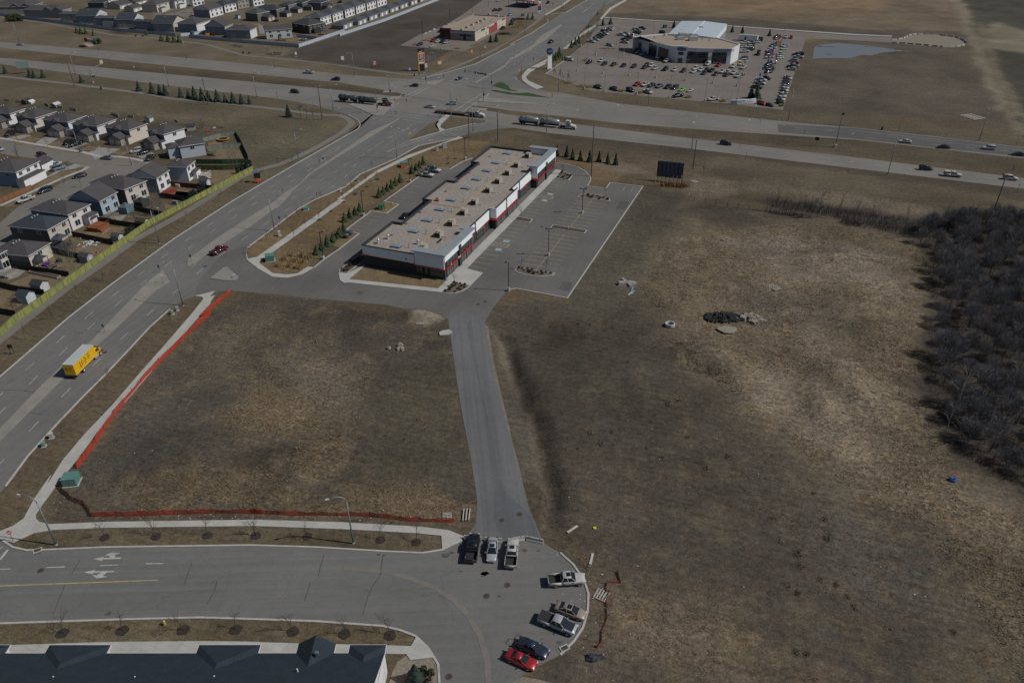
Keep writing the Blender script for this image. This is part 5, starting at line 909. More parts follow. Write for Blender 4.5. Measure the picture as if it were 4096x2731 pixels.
MB().bx(4,La-1,-.15,.05,4.3,5.2).build('sign_band',mat('band_pale',(.42,.44,.47)),T);MB().bx(La*.43,La*.70,-.2,.05,0,4.2).build('wall_panel',mat('panel_brick_red',(.25,.055,.06),.8,.1),T);MB().bx(La*.18,La*.30,-.25,-.1,4.2,5.2).build('sign',mat('sign_green',(.02,.10,.055),.5),T);MB().bx(La*.86,La*.97,-.25,-.1,4.4,5.3).build('sign',REDM,T);MB().bx(La*.36,La*.42,-.25,-.1,4.3,5.1).build('sign',REDM,T);MB().bx(La*.60,La*.68,-.25,-.1,4.4,5.3).build('sign',REDM,T)
for k in(.33,.48,.62,.76,.88):MB().bx(La*k,La*k+1.1,-.12,.02,0,2.3).build('door',TP,T)
for k in range(5):MB().bx(3+k*4.2,8+k*4.2-.6,Lb-.2,Lb+.25,5.4,6.6 if k%2 else 7.2).build('parapet_tower',TP,T)
for i,s in enumerate(('A3 1625,395','A3 1697,365','A3 1765,330','A3 1832,300','A3 1882,278','A3 1935,255','A3 1990,190','A3 2105,215')):
 q=local(T)(pt(s,6.0));MB().box((q[0],q[1],6.0),(2.2,1.6,1.2)).build('rooftop_unit',BEIGE,T)
for s in('A3 1790,385','A3 1920,360','A3 2030,265','A3 2010,290','A3 1890,305'):
 q=local(T)(pt(s,5.6));MB().box((q[0],q[1],5.6),(1,1,.5)).build('vent',GALV,T)
 #  filling station
zc=5.0;a=pt('U6 478,5',zc);b=pt('U6 770,28',zc);c=pt('U6 885,-8',zc);u=(b-a).normalized();v=Vector((-u.y,u.x));Wd=(b-a).length;Dp=max(12,(c-b).length*1.6)
T=thing('fuel_canopy','filling station canopy with red fascia and white underside at the top edge','canopy',(a.x,a.y,0),math.atan2(u.y,u.x));MB().bx(0,Wd,0,Dp,zc,zc+1.0).build('canopy_slab',mat('canopy_red',(.42,.022,.03),.5,.05),T);MB().bx(-.05,Wd+.05,-.06,Dp+.05,zc+.66,zc+1.02).build('fascia_stripe',mat('stripe_white',(.72,.72,.72),.5),T)
for i in range(3):
 for j in range(2):MB().box((4+i*(Wd-8)/2,3+j*(Dp-6),zc/2),(.5,.5,zc)).build('column',mat('column_blue',(.06,.09,.14),.6),T)
for i in range(3):
 p=a+u*(4+i*(Wd-8)/2)+v*5;q=thing('fuel_pump','fuel pump, %s from the left under the red canopy'%('first','second','third')[i],'fuel pump',(p.x,p.y,0),math.atan2(u.y,u.x),'fuel pumps');MB().box((0,0,.95),(.9,.6,1.9)).build('cabinet',mat('pump_grey',(.12,.14,.17),.5),q);MB().box((0,0,.08),(3.0,1.2,.16)).build('island',CONCK,q)
p=pt('U6 866,183');T=thing('price_sign','white filling station price sign with blue and red panels','sign',(p.x,p.y,0),.35);MB().bx(-1.5,1.5,-.3,.3,1.6,8.4).build('panel_box',mat('pylon_white',(.75,.77,.8)),T);MB().bx(-.35,.0,-.2,.2,0,1.6).build('post',mat('pylon_white',(.75,.77,.8)),T)
for z0,z1,c_ in((6.6,8.1,BLS),(5.4,6.4,mat('panel_orange',(.4,.2,.06),.5)),(4.6,5.3,REDM),(3.6,4.5,BLS),(2.0,3.5,mat('panel_navy',(.03,.06,.13),.5))):MB().bx(-1.35,1.35,-.36,-.3,z0,z1).build('price_panel',c_,T)
oval(T,(0,-.4,7.35),1.1,.6,0)if False else MB().add([(1.05*math.cos(t),-.4,7.35+.55*math.sin(t))for t in np.linspace(0,6.283,21)[:-1]],[list(range(20))]).build('price_panel',mat('pylon_white',(.75,.77,.8)),T)
#  vehicles (built at the origin, nose towards +x)
CARC=dict(white=(.62,.63,.64),silver=(.30,.32,.34),grey=(.12,.125,.13),dark=(.030,.034,.038),black=(.008,.009,.010),navy=(.014,.026,.055),blue=(.02,.085,.24),red=(.28,.012,.016),maroon=(.075,.012,.018),darkred=(.10,.006,.012),beige=(.26,.215,.175),lime=(.16,.45,.02),orange=(.40,.15,.02),yellow=(.55,.50,.02),steel=(.10,.14,.19),green=(.018,.035,.03),brown=(.045,.028,.022),teal=(.05,.08,.095),silverblue=(.24,.30,.36))
TYRE=mat('tyre',(.014,.014,.015),.85,.1);RIM=mat('rim',(.30,.31,.32),.35,.1,metal=.5);CGL=glass('car_glass',(.012,.018,.022),.05);HL=mat('headlight',(.55,.57,.58),.15,.05);TL=mat('taillight',(.20,.006,.006),.3,.05);BEDM=mat('bed_liner',(.022,.023,.025),.8,.2,2);PLAST=mat('plastic_black',(.02,.02,.022),.7,.1)
def paint(c):return mat('paint_'+c,CARC[c],.32,.04,.6,spec=.5,coat=.5 if c not in('white',)else .2)
def loft(mb,st):
 vs=[];n=10
 for x,hw,zb,zt in st:
  r=min(.16,hw*.3);vs+=[(x,-hw+.08,zb),(x,-hw,zb+.12),(x,-hw-.0,zt-r*1.4),(x,-hw+r*.35,zt-r*.4),(x,-hw+r*1.3,zt),(x,hw-r*1.3,zt),(x,hw-r*.35,zt-r*.4),(x,hw,zt-r*1.4),(x,hw,zb+.12),(x,hw-.08,zb)]
 fs=[]
 for i in range(len(st)-1):
  for k in range(n):fs.append([i*n+k,(i+1)*n+k,(i+1)*n+(k+1)%n,i*n+(k+1)%n])
 fs.append(list(range(n)));fs.append([(len(st)-1)*n+k for k in range(n-1,-1,-1)]);mb.add(vs,fs)
SPEC={'sedan':([(-2.42,.66,.40,.80),(-2.3,.82,.30,.96),(-1.7,.89,.22,1.0),(-.5,.91,.20,.97),(.9,.91,.20,.96),(1.6,.88,.22,.90),(2.2,.80,.26,.78),(2.42,.64,.32,.62)],(-1.85,1.2,.80,.93),(-1.05,.25,.60,1.42),(1.45,-1.45,.80,.33)),'coupe':([(-2.32,.70,.40,.85),(-2.2,.86,.30,.98),(-1.5,.92,.22,.99),(-.3,.92,.20,.92),(.7,.91,.20,.92),(1.5,.89,.22,.86),(2.15,.80,.25,.74),(2.35,.62,.30,.58)],(-1.75,.95,.80,.90),(-.85,.05,.58,1.30),(1.4,-1.4,.82,.34)),'hatch':([(-2.1,.72,.40,.95),(-2.0,.84,.30,1.05),(-1.3,.89,.22,1.0),(0,.90,.20,.98),(1.0,.89,.20,.97),(1.6,.86,.22,.88),(2.1,.70,.28,.66)],(-2.02,1.15,.80,.96),(-1.6,.2,.62,1.50),(1.3,-1.3,.79,.33)),'suv':([(-2.35,.80,.50,1.0),(-2.28,.90,.38,1.10),(-1.4,.95,.28,1.10),(0,.96,.26,1.08),(1.0,.95,.26,1.10),(1.8,.92,.28,1.04),(2.25,.84,.32,.90),(2.4,.72,.40,.72)],(-2.28,1.2,.86,1.06),(-2.0,.35,.68,1.72),(1.42,-1.42,.82,.38)),'bigsuv':([(-2.55,.86,.50,1.1),(-2.5,.97,.42,1.2),(-1.4,1.0,.32,1.2),(0,1.0,.30,1.18),(1.2,1.0,.30,1.2),(2.1,.97,.32,1.14),(2.5,.90,.38,1.0),(2.6,.80,.45,.8)],(-2.5,1.25,.92,1.15),(-2.35,.5,.78,1.86),(1.55,-1.55,.86,.40)),'minivan':([(-2.5,.82,.45,1.0),(-2.42,.92,.32,1.05),(-1.2,.97,.24,1.05),(.6,.97,.24,1.05),(1.6,.93,.26,1.0),(2.3,.82,.30,.84),(2.5,.66,.36,.68)],(-2.42,1.75,.88,1.02),(-2.2,.6,.70,1.70),(1.5,-1.5,.84,.34)),'pickup':([(-.95,.97,.50,1.22),(-.3,.99,.46,1.22),(.9,.99,.46,1.22),(1.5,.97,.46,1.22),(2.4,.95,.46,1.17),(2.85,.90,.48,1.05),(2.96,.82,.52,.9)],(-.85,1.45,.90,1.18),(-.6,.65,.72,1.86),(1.95,-1.75,.88,.42)),'cargovan':([(-2.75,.9,.5,1.3),(-2.7,.98,.4,1.35),(0,1.0,.35,1.35),(1.3,1.0,.35,1.32),(2.1,.95,.38,1.15),(2.65,.85,.42,.95),(2.75,.7,.5,.8)],(.7,1.95,.9,1.25),(.6,1.15,.78,1.95),(1.8,-1.7,.88,.36)),}
PROTO={}
def build_vehicle(kind,col,full):
 k0=kind.split('+')[0];opts=kind.split('+')[1:]
 st,gb,gt,wh=SPEC[k0];nm={'sedan':'sedan','coupe':'coupe','hatch':'hatchback','suv':'suv','bigsuv':'suv','minivan':'minivan','pickup':'pickup_truck','cargovan':'cargo_van'}[k0]
 T=thing(nm,None,None);PC=paint(col);b=MB();loft(b,st);x0,x1,hw,z=gb;X0,X1,HW,Z=gt
 b.box(((X0+X1)/2,0,Z+.02),(X1-X0+.06,HW*2+.06,.07),0,.93)
 for sg in(-1,1):
  for xa,xb in((x0,X0),(x1,X1),((x0+x1)/2-.1,(X0+X1)/2-.05)):b.tube([(xa,sg*hw,z-.02),(xb,sg*HW,Z)],.05,5)
 if k0=='cargovan':b.bx(-2.7,.75,-.92,.92,1.3,2.02);b.add([(.75,-.9,1.3),(.75,.9,1.3),(.75,.8,2.0),(.75,-.8,2.0)],[[0,1,2,3]])
 if k0=='pickup':
  for sg in(-1,1):b.bx(-2.92,-.9,sg*.99-.06 if sg>0 else-.99,sg*.99 if sg>0 else-.99+.06,.55,1.22)
  b.bx(-2.95,-2.87,-.97,.97,.6,1.2);b.bx(-2.9,-.9,-.93,.93,.5,.62)
 if k0 in('bigsuv','suv','minivan')and 'noroof' not in opts:
  for sg in(-1,1):b.bx(X0+.2,X1-.2,sg*HW*.9-.03,sg*HW*.9+.03,Z+.05,Z+.10)
 b.build('body',PC,T,True)
 g=MB();g.add([(x0,-hw,z),(x1,-hw,z),(x1,hw,z),(x0,hw,z),(X0,-HW,Z),(X1,-HW,Z),(X1,HW,Z),(X0,HW,Z)],[[0,1,5,4],[1,2,6,5],[2,3,7,6],[3,0,4,7],[4,5,6,7]]);g.build('windows',CGL,T)
 if k0=='pickup':
  if 'cover' in opts:MB().bx(-2.88,-.88,-.93,.93,1.16,1.24).build('bed_cover',BEDM,T)
  elif 'cap' in opts:MB().box((-1.9,0,1.55),(2.0,1.9,.7),0,.92).build('bed_cap',PC,T);MB().bx(-2.5,-1.3,-.94,-.9,1.4,1.75).build('cap_window',CGL,T)
  else:MB().bx(-2.87,-.9,-.92,.92,.63,.66).bx(-1.0,-.92,-.92,.92,.6,1.2).build('truck_bed',BEDM,T)
  if 'tool' in opts:
   tb=MB()
   for sg in(-1,1):tb.bx(-2.95,-.95,sg*.86-.16,sg*.86+.16,1.22,1.62)
   tb.parts('tool_box',paint('white'),T);r=MB()
   for x in(-2.7,-1.1):
    r.tube([(x,-.85,1.6),(x,-.85,2.15),(x,.85,2.15),(x,.85,1.6)],.04,5)
   for y in(-.6,-.2,.3,.7):r.tube([(-3.0,y,2.22),(1.2 if y<0 else-.9,y,2.22)],.06,5)
   r.build('ladder_rack',GALV,T)
  if 'boom' in opts:
   r=MB();r.tube([(-2.6,0,1.3),(-2.6,0,2.3),(.6,.1,2.45)],.13,6);r.tube([(.5,.1,2.4),(-1.8,.35,2.6)],.1,6);r.box((.5,-.4,2.3),(.8,.7,.8));r.build('boom',GALV,T)
 fr,rr,tr,rad=wh
 for x in(fr,rr):
  for sg in(-1,1):
   w_=MB().wheelcyl((0,0,0),rad,.25,14).build('wheel',TYRE,T,loc=(x,sg*(tr),rad))
   if full:MB().wheelcyl((0,0,0),rad*.62,.27,10).build('rim',RIM,w_)
 if full:
  xf=st[-2][0]+.06;hz=st[-2][3]-.13;xr=st[0][0]-.015 if k0!='pickup' else-2.965
  for sg in(-1,1):
   MB().box((xf+.03,sg*(st[-2][1]-.2),hz),(.16,.32,.16)).build('headlight',HL,T);MB().box((xr,sg*(.72 if k0!='pickup' else .85),.88 if k0 in('sedan','coupe','hatch')else 1.0),(.08,.26,.22)).build('taillight',TL,T);MB().box((x1-.25,sg*(hw+.2),z+.08),(.12,.22,.14)).build('mirror',PC,T)
  MB().box((xf+.13,0,hz-.16),(.06,.9,.16)).build('grille',PLAST,T)
  if 'sun' in opts:MB().box(((X0+X1)/2+.25,0,Z+.065),(.7,.8,.02)).build('sunroof',CGL,T)
  if 'hood' in opts:MB().box((2.0,0,1.215),(1.2,1.5,.03)).build('hood_panel',mat('hood_black',(.03,.035,.045),.35,.05),T)
  if 'stripe' in opts:MB().box((1.4,.2,.93),(1.5,.18,.03)).box((1.4,-.2,.93),(1.5,.18,.03)).build('stripe',WSIGN,T)
  if 'rack' in opts:
   r=MB();r.tube([(-2.4,-.5,.9),(-2.8,-.5,1.3),(-2.8,.5,1.3),(-2.4,.5,.9)],.04,5);r.tube([(-2.8,-.2,1.3),(-2.95,-.2,1.5)],.04,5);r.build('bike_rack',PLAST,T)
 return T
CATN={'sedan':'car','coupe':'car','hatch':'car','suv':'suv','bigsuv':'suv','minivan':'minivan','pickup':'pickup truck','cargovan':'van'}
def vehicle(kind,col,p,rz,label,group,full=False):
 key=(kind,col,full)
 if key not in PROTO:T=PROTO[key]=build_vehicle(kind,col,full)
 else:T=dup(PROTO[key])
 T.location=(p.x,p.y,.05);T.rotation_euler=(0,0,rz);T['label']=label;T['category']=CATN[kind.split('+')[0]]
 if group:T['group']=group
 elif 'group' in T:del T['group']
 return T
def vfr(kind,col,f,r,label,group=None,full=True):
 a,b=pt(f),pt(r);d=a-b;return vehicle(kind,col,(a+b)/2,math.atan2(d.y,d.x),label,group,full)
def hd(f,r):d=pt(f)-pt(r);return math.atan2(d.y,d.x)
G1='vehicles parked in the turning bulb'
vfr('pickup','black','F 342,248','F 308,462','black pickup truck with open bed beside the concrete barriers',G1);vfr('sedan+sun','silver','F 495,470','F 512,265','silver sedan facing away from the barriers between two pickups',G1);vfr('pickup+sun','white','F 697,285','F 672,528','white pickup truck with open bed nosed up to the barriers',G1)
vfr('pickup+sun','white','F 1340,635','F 1030,655','white pickup truck parked sideways against the right kerb',G1);vfr('sedan+sun','beige','F 1360,975','F 1090,880','beige sedan parked at the right kerb',G1);vfr('pickup+cover+hood','silver','F 1262,1110','F 948,985','grey pickup truck with black bed cover and dark hood beside the beige sedan',G1)
vfr('sedan+rack','navy','F 1005,1325','F 755,1210','dark blue sedan with rear bike rack beside the red coupe',G1);vfr('coupe','red','F 902,1435','F 645,1320','bright red coupe at the bottom of the bulb',G1)
vfr('pickup+cover','darkred','C2 750,655','C2 578,742','dark red pickup truck driving beside the concrete median')
G2='vehicles driving on the highway'
vfr('sedan','silverblue','A1 205,606','A1 337,612','blue grey car on the far highway lanes at the left',G2);vfr('pickup','white','A2 1762,980','A2 1935,990','white pickup truck with loaded black deck on the far lanes',G2);vfr('suv','black','A2 2150,1075','A2 2275,1078','black SUV behind the white pickup on the far lanes',G2);vfr('suv','black','A2 1732,1250','A2 1612,1238','black SUV on the near highway lanes at the left',G2)
vfr('hatch','black','A3 930,1158','A3 1055,1160','black hatchback entering the signal junction',G2);vfr('coupe+stripe','navy','A3 1540,1082','A3 1628,1050','blue sports coupe with white hood stripes at the signal junction',G2);vfr('suv','silverblue','A3 1420,1400','A3 1565,1402','pale blue SUV crossing the junction',G2);vfr('sedan+sun','silver','A3 1267,1450','A3 1140,1440','silver sedan in the middle of the junction',G2)
vfr('suv','black','B5 687,676','B5 527,660','black SUV on the near highway lanes right of the billboard',G2);vfr('sedan','white','B6 655,632','B6 835,648','white sedan on the dark resurfaced lanes',G2);vfr('sedan','black','B6 1168,708','B6 1350,718','black sedan behind the white sedan on the resurfaced lanes',G2);vfr('suv','white','B6 1765,722','B6 1952,738','white SUV on the resurfaced lanes near the right edge',G2);vfr('sedan','black','B6 2165,805','B6 2345,820','black sedan cut by the right edge of the far lanes',G2)
vfr('suv','black','B6 1112,1008','B6 925,998','black SUV on the near lanes ahead of nothing, left of the white canopy pickup',G2)['label']='black SUV on the near lanes left of the white canopy pickup'
vfr('pickup+cap','white','B6 1497,1100','B6 1255,1078','white pickup truck with white canopy on the near highway lanes',G2);vfr('suv','white','B6 2237,1142','B6 2050,1122','white SUV on the near lanes at the right edge',G2)
vfr('pickup+cover','black','A4 580,560','A4 512,592','black pickup truck alone on the road beyond the junction')
G3='cars on the crescent'
vfr('sedan','silver','V1 48,690','V1 -60,665','grey car at the left edge of the crescent',G3);vfr('bigsuv','black','V1 95,490','V1 205,455','black SUV on the second driveway',G3);vfr('minivan','black','V1 850,625','V1 990,560','black van on the fourth driveway',G3);vfr('pickup','black','V1 950,640','V1 1105,595','black pickup truck beside the black van on the driveway',G3);vfr('minivan','maroon','V1 650,785','V1 500,745','dark red van driving along the crescent',G3);vfr('sedan','grey','V2 85,690','V2 235,705','grey sedan parked along the crescent kerb',G3);vfr('suv','white','V2 480,620','V2 630,590','white SUV on the rightmost driveway',G3);vfr('suv','black','V2 588,645','V2 725,610','black SUV beside the white one on the driveway',G3);vfr('pickup','dark','V2 715,725','V2 780,680','dark pickup truck at the end of the crescent',G3)
vfr('bigsuv','steel','B1 845,985','B1 725,1015','dark blue SUV beside the white corner house garage',G3);vfr('pickup','white','B1 790,935','B1 690,985','white pickup truck half hidden beyond the white house garage',G3);vfr('suv','navy','B1 650,905','B1 560,925','dark car behind the white house roof',G3);vfr('sedan','black','B1 985,1120','B1 1150,1080','black sedan parked near the crescent corner',G3);vfr('minivan','navy','B1 510,1330','B1 700,1265','dark blue van parked by the brown wood fence',G3);vfr('pickup','white','B1 245,1455','B1 455,1385','white pickup truck parked by the brown wood fence',G3)
vfr('pickup+tool','white','B3 1255,1105','B3 1050,1075','white service truck with ladder rack nearer the stall lines','service trucks');vfr('pickup+tool+boom','white','B3 1365,1045','B3 1130,1005','white service truck with folded boom behind the other service truck','service trucks')
vfr('sedan','black','C3 920,195','C3 830,265','black car half hidden in the lane behind the mall')
vfr('suv','white','U2 2060,300','U2 2205,290','white car parked on the inner street');vfr('suv','silver','U2 2250,380','U2 2340,340','dark silver car at the inner street corner');vfr('pickup','silver','U4 500,105','U4 590,100','silver pickup truck before the brown garage doors');vfr('suv','black','U4 405,130','U4 480,125','black car left of the silver pickup on the dark row');vfr('suv','black','U4 700,45','U4 770,42','black car at the top of the dark row');vfr('sedan','black','U3 1930,520','U3 2100,515','black car in front of the white trimmed garages')
G4='cars at the retail building'
for kd,c,f,r,lb in(('pickup','red','A3 1205,575','A3 1290,545','red pickup truck in the retail lot'),('suv','white','A3 1270,580','A3 1330,560','white car beside the red pickup'),('suv','black','A3 1330,585','A3 1395,562','black car between the two pale cars'),('suv','silver','A3 1380,592','A3 1450,572','silver car rightmost of the four parked together'),('suv','navy','A3 1030,620','A3 1100,602','navy car at the bottom left of the retail lot'),('sedan','white','A3 1195,640','A3 1268,620','white sedan alone near the black light pole'),('bigsuv','black','A3 1310,440','A3 1395,432','black van next to the maroon corner block'),('suv','black','A3 1325,492','A3 1400,480','black car under the maroon corner block window'),('pickup','black','A3 2140,405','A3 2205,380','black pickup truck by the cream side wall'),('minivan','silverblue','U6 445,222','U6 497,205','pale blue van in the small lot'),('suv','black','U6 455,350','U6 522,325','black car between tan grasses and cream wall'),('suv','brown','U6 485,295','U6 535,280','dark brown car beside the hedge'),('pickup','black','U6 235,160','U6 305,145','black pickup truck near the roof tower'),('pickup','dark','U6 290,165','U6 380,130','dark pickup truck with tarp near the roof tower'),('suv','white','U6 275,25','U6 358,20','white car near the top edge by the filling station'),('suv','blue','U6 370,5','U6 420,0','blue car at the top edge by the filling station'),('pickup','black','U6 960,65','U6 1005,35','black pickup truck right of the price sign')):
 vfr(kd,c,f,r,lb,G4,False)
NUM=('first','second','third','fourth','fifth','sixth','seventh','eighth','ninth','tenth','eleventh','twelfth','thirteenth','fourteenth','fifteenth','sixteenth','seventeenth','eighteenth','nineteenth','twentieth','twenty first','twenty second')
KN={'sedan':'sedan','coupe':'coupe','hatch':'hatchback','suv':'SUV','bigsuv':'big SUV','minivan':'minivan','pickup':'pickup truck','cargovan':'van'}
def stock(rowname,order,tag,rz,items):
 for i,(kd,c,x,y)in enumerate(items):
  cn={'darkred':'dark red','silverblue':'pale blue','steel':'slate blue','lime':'lime green','teal':'dark teal','green':'dark green'}.get(c,c)
  vehicle(kd,c,gpt(tag,x,y),rz,'%s %s, %s %s'%(cn,KN[kd.split('+')[0]],NUM[i],order+' '+rowname),'vehicles in '+rowname)
hA=hd('W2 1245,620','W2 1335,572');hB=hd('W2 205,318','W2 70,298');hC=hd('A4 1215,1195','A4 1130,1165');hD=hd('A4 1650,1150','A4 1745,1115');hE=hd('W3 350,620','W3 240,600');hF=hd('W3 590,462','W3 690,470');hG=hd('W3 645,585','W3 550,545')
stock('the left row by the road','from the near end in','W2',hB,[('pickup','white',135,312),('pickup','silver',195,282),('pickup','dark',222,258),('pickup','black',255,238),('pickup','black',280,215),('pickup','white',335,192),('cargovan','black',335,165),('pickup','silver',410,125),('pickup','silver',430,108)])
stock('the middle cluster left of the showroom','in','W2',hB+math.pi*0,[('pickup','white',590,208),('pickup','silver',660,190),('pickup','black',705,250),('pickup','white',770,222),('pickup','black',650,285),('pickup','silver',645,322),('pickup+cap','white',830,128),('pickup','silver',860,150),('pickup','black',830,178),('pickup','black',910,110)])
vehicle('suv','silverblue',gpt('W2',418,370),hB,'pale blue SUV alone above the tan grass island',None);vehicle('minivan','maroon',gpt('W2',1230,172),hB,'maroon minivan behind the showroom parapet',None)
stock('the shaded corner by the showroom','in','W2',hd('W2 880,515','W2 980,490'),[('suv','dark',825,455),('suv','silver',858,478),('suv','white',930,508)])
stock('the long front row facing the highway','from the left in','A4',hA,[('suv','dark',1055,850),('suv','white',1215,828),('suv','navy',1258,872),('suv','brown',1378,882),('suv','navy',1512,895),('suv','brown',1650,905),('suv','maroon',1818,888),('suv','dark',1795,918),('suv','white',1882,892),('suv','white',1932,930),('bigsuv','black',2072,942),('suv','white',2192,950),('suv','black',2312,962)])
stock('the right half of the front row','from the left in','A5',hA,[('suv','dark',42,965),('suv','white',178,975),('suv','white',205,930),('suv','white',275,950),('suv','dark',320,995),('suv','black',350,955),('pickup','black',420,960),('suv','dark',472,1008),('pickup','white',560,975),('suv','dark',615,1020),('pickup','white',632,985),('pickup','white',712,992),('pickup','blue',768,1032)])
stock('the row along the showroom front','from the left in','A5',hA,[('cargovan','white',368,875),('pickup','red',512,888),('pickup','white',708,905),('pickup','yellow',800,870),('pickup','white',840,920)])
vehicle('pickup','white',gpt('W2',1290,612),hA,'white pickup truck parked in front of the entrance portal',None)
stock('the middle row of the front lot','from the left in','A4',hD,[('pickup','red',1700,1145),('pickup','white',1798,1150),('pickup','dark',1890,1160),('pickup','grey',1992,1170),('bigsuv','dark',2105,1182),('bigsuv','dark',2198,1190),('coupe','lime',2290,1215),('coupe','white',2400,1225)])
stock('the edge row above the ditch','from the left in','A4',hC,[('pickup','dark',1172,1180),('pickup','dark',1388,1205),('bigsuv','black',1605,1225),('pickup','white',1835,1245)])
vfr('pickup','black','A4 2165,1308','A4 2312,1290','black pickup truck side on at the lot edge',None,False);vfr('pickup','white','A5 365,1355','A5 512,1335','white pickup truck side on at the lot edge by the wall sign',None,False);vfr('suv','red','A5 1135,1415','A5 1035,1385','red SUV at the near corner of the display lot',None,False);vfr('sedan','dark','A5 1243,1432','A5 1140,1405','dark sedan beside the red SUV',None,False)
stock('the service yard beside the hall','in','W3',hd('W3 75,275','W3 180,270'),[('pickup','white',135,182),('suv','silver',258,172),('suv','black',200,205),('suv','white',175,225),('suv','white',95,222),('bigsuv','black',190,255),('pickup','silver',130,275),('suv','navy',120,350),('bigsuv','white',108,382)])
stock('the back row under the far lamp','in','W3',hd('W3 440,135','W3 515,125'),[('sedan','red',478,132),('pickup','dark',488,112)]);stock('the pair facing forward at the back','in','W3',hd('W3 577,125','W3 580,95'),[('pickup','white',578,118),('suv','red',636,122)])
stock('the left banner column','from the far end of','W3',hd('W3 345,335','W3 440,325'),[('suv','maroon',485,188),('pickup','orange',485,198),('suv','navy',435,212),('pickup','white',425,242),('pickup','white',405,265),('suv','navy',395,288),('pickup','red',400,306),('pickup','white',395,336),('pickup','silver',430,398),('suv','black',388,416),('pickup','green',392,445),('pickup','dark',405,465),('suv','black',388,498)])
stock('the right banner column','from the far end of','W3',hd('W3 470,345','W3 550,335'),[('pickup','blue',558,212),('suv','white',552,245),('suv','white',512,300),('suv','silver',512,322),('sedan','white',512,343)])
stock('the near banner column','from the far end of','W3',hE,[('suv','maroon',368,568),('pickup','white',310,585),('pickup','white',298,618),('pickup','green',265,665)])
stock('the upper right boundary row','from the far end of','W3',hF,[('suv','dark',732,300),('suv','navy',690,308),('pickup','white',712,335),('minivan','silver',655,375),('suv','maroon',668,408),('pickup','white',665,430),('pickup','black',640,442),('suv','white',640,468)])
stock('the lower right boundary row','from the far end of','W3',hG,[('pickup','silver',598,562),('suv','black',588,590),('suv','black',580,615),('suv','dark',576,640),('suv','silver',570,665),('suv','white',562,692),('suv','teal',556,720),('suv','white',542,755),('suv','white',527,790),('suv','black',515,830)])
#  trucks
def wheels(T,xs,ys,r=.5,wd=.3,rim=True):
 for x in xs:
  for y in ys:
   w_=MB().wheelcyl((0,0,0),r,wd,16).build('wheel',TYRE,T,loc=(x,y,r))
   if rim:MB().wheelcyl((0,0,0),r*.58,wd+.03,12).build('rim',mat('rim_steel',(.5,.5,.5),.4,.1),w_)
fa=pt('W7 975,318');ra=pt('W7 630,672');d=(fa-ra);wb=d.length;d.normalize();n=Vector((-d.y,d.x));o=ra+n*1.15
T=thing('box_truck','yellow box truck with white roof and black lettering driving beside the median','truck',(o.x,o.y,.04),math.atan2(d.y,d.x))
YP=mat('truck_yellow',(.66,.38,.006),.4,.05,.5,spec=.5);x0=-2.9;x1=wb-1.55;zb,zt=1.05,3.75
MB().bx(x0,x1,-1.25,1.25,zb,zt-.02).build('cargo_box',YP,T);MB().bx(x0-.02,x1+.02,-1.28,1.28,zt-.02,zt+.06).build('box_roof',mat('truck_roof',(.40,.43,.43),.6,.06,.4,stretch=(.3,3,1)),T)
cb=MB();loft(cb,[(x1+.12,1.05,.7,2.55),(x1+1.0,1.08,.7,2.5),(x1+1.25,1.05,.7,2.3),(x1+1.7,.98,.68,1.75),(x1+2.4,.9,.66,1.62),(x1+2.62,.78,.68,1.3)]);cb.build('cab',YP,T,True)
MB().box((x1+1.53,0,2.1),(.42,1.8,.5),0,.9).build('windshield',CGL,T);MB().bx(x1+.35,x1+1.1,-1.11,-1.07,1.65,2.3).bx(x1+.35,x1+1.1,1.07,1.11,1.65,2.3).build('side_window',CGL,T)
ch=MB().bx(x0+.1,x1+2.3,-.45,.45,.55,.95);ch.bx(x0-.1,x0+.3,-1.2,1.2,.5,.9);ch.build('chassis',PLAST,T);MB().bx(x1-.6,x1+.9,-1.2,-.9,.45,.85).build('fuel_tank',SILV,T);MB().bx(x1+2.55,x1+2.75,-1.1,1.1,.5,.85).build('bumper',PLAST,T)
wheels(T,[0,wb],(-1.05,1.05),.5,.34)
for sg in(-1,1):MB().box((x1+2.5,sg*.7,1.05),(.2,.3,.25)).build('headlight',HL,T);MB().box((x1+1.2,sg*1.28,1.9),(.15,.15,.5)).build('mirror',PLAST,T)
INK=mat('lettering_black',(.02,.02,.022),.6,.05)
xm=x0+3.6
lg=MB()
def arcstrip(c,r,a0,a1,w_,ax):
 P=[(c[0]+r*math.cos(t),c[1]+r*math.sin(t))for t in np.linspace(a0,a1,14)]
 for i in range(13):
  (xa,za),(xb,zb_)=P[i],P[i+1];kx,kz=(xa-c[0])/r,(za-c[1])/r;k2,kz2=(xb-c[0])/r,(zb_-c[1])/r
  q=[(xa-kx*w_/2,za-kz*w_/2),(xb-k2*w_/2,zb_-kz2*w_/2),(xb+k2*w_/2,zb_+kz2*w_/2),(xa+kx*w_/2,za+kz*w_/2)]
  lg.add([(p[0],-1.262,p[1])for p in q]if ax=='s' else[(x0-.012,-p[0],p[1])for p in q],[[0,1,2,3]])
for ax,c in(('s',(xm,2.45)),('b',(0,2.65))):
 k=1 if ax=='s' else .62
 arcstrip(c,.78*k,.75*math.pi,1.3*math.pi,.16*k,ax);arcstrip(c,.80*k,-.38*math.pi,.38*math.pi,.2*k,ax)
 arcstrip(c,.3*k,0,6.28,.06*k,ax)
lg.add([(xm-1.45,-1.262,1.75),(xm-1.27,-1.262,1.75),(xm-1.27,-1.262,3.1),(xm-1.45,-1.262,3.1),(xm-1.45,-1.262,1.75),(xm-.95,-1.262,1.75),(xm-.95,-1.262,1.92),(xm-1.45,-1.262,1.92)],[[0,1,2,3],[4,5,6,7]])
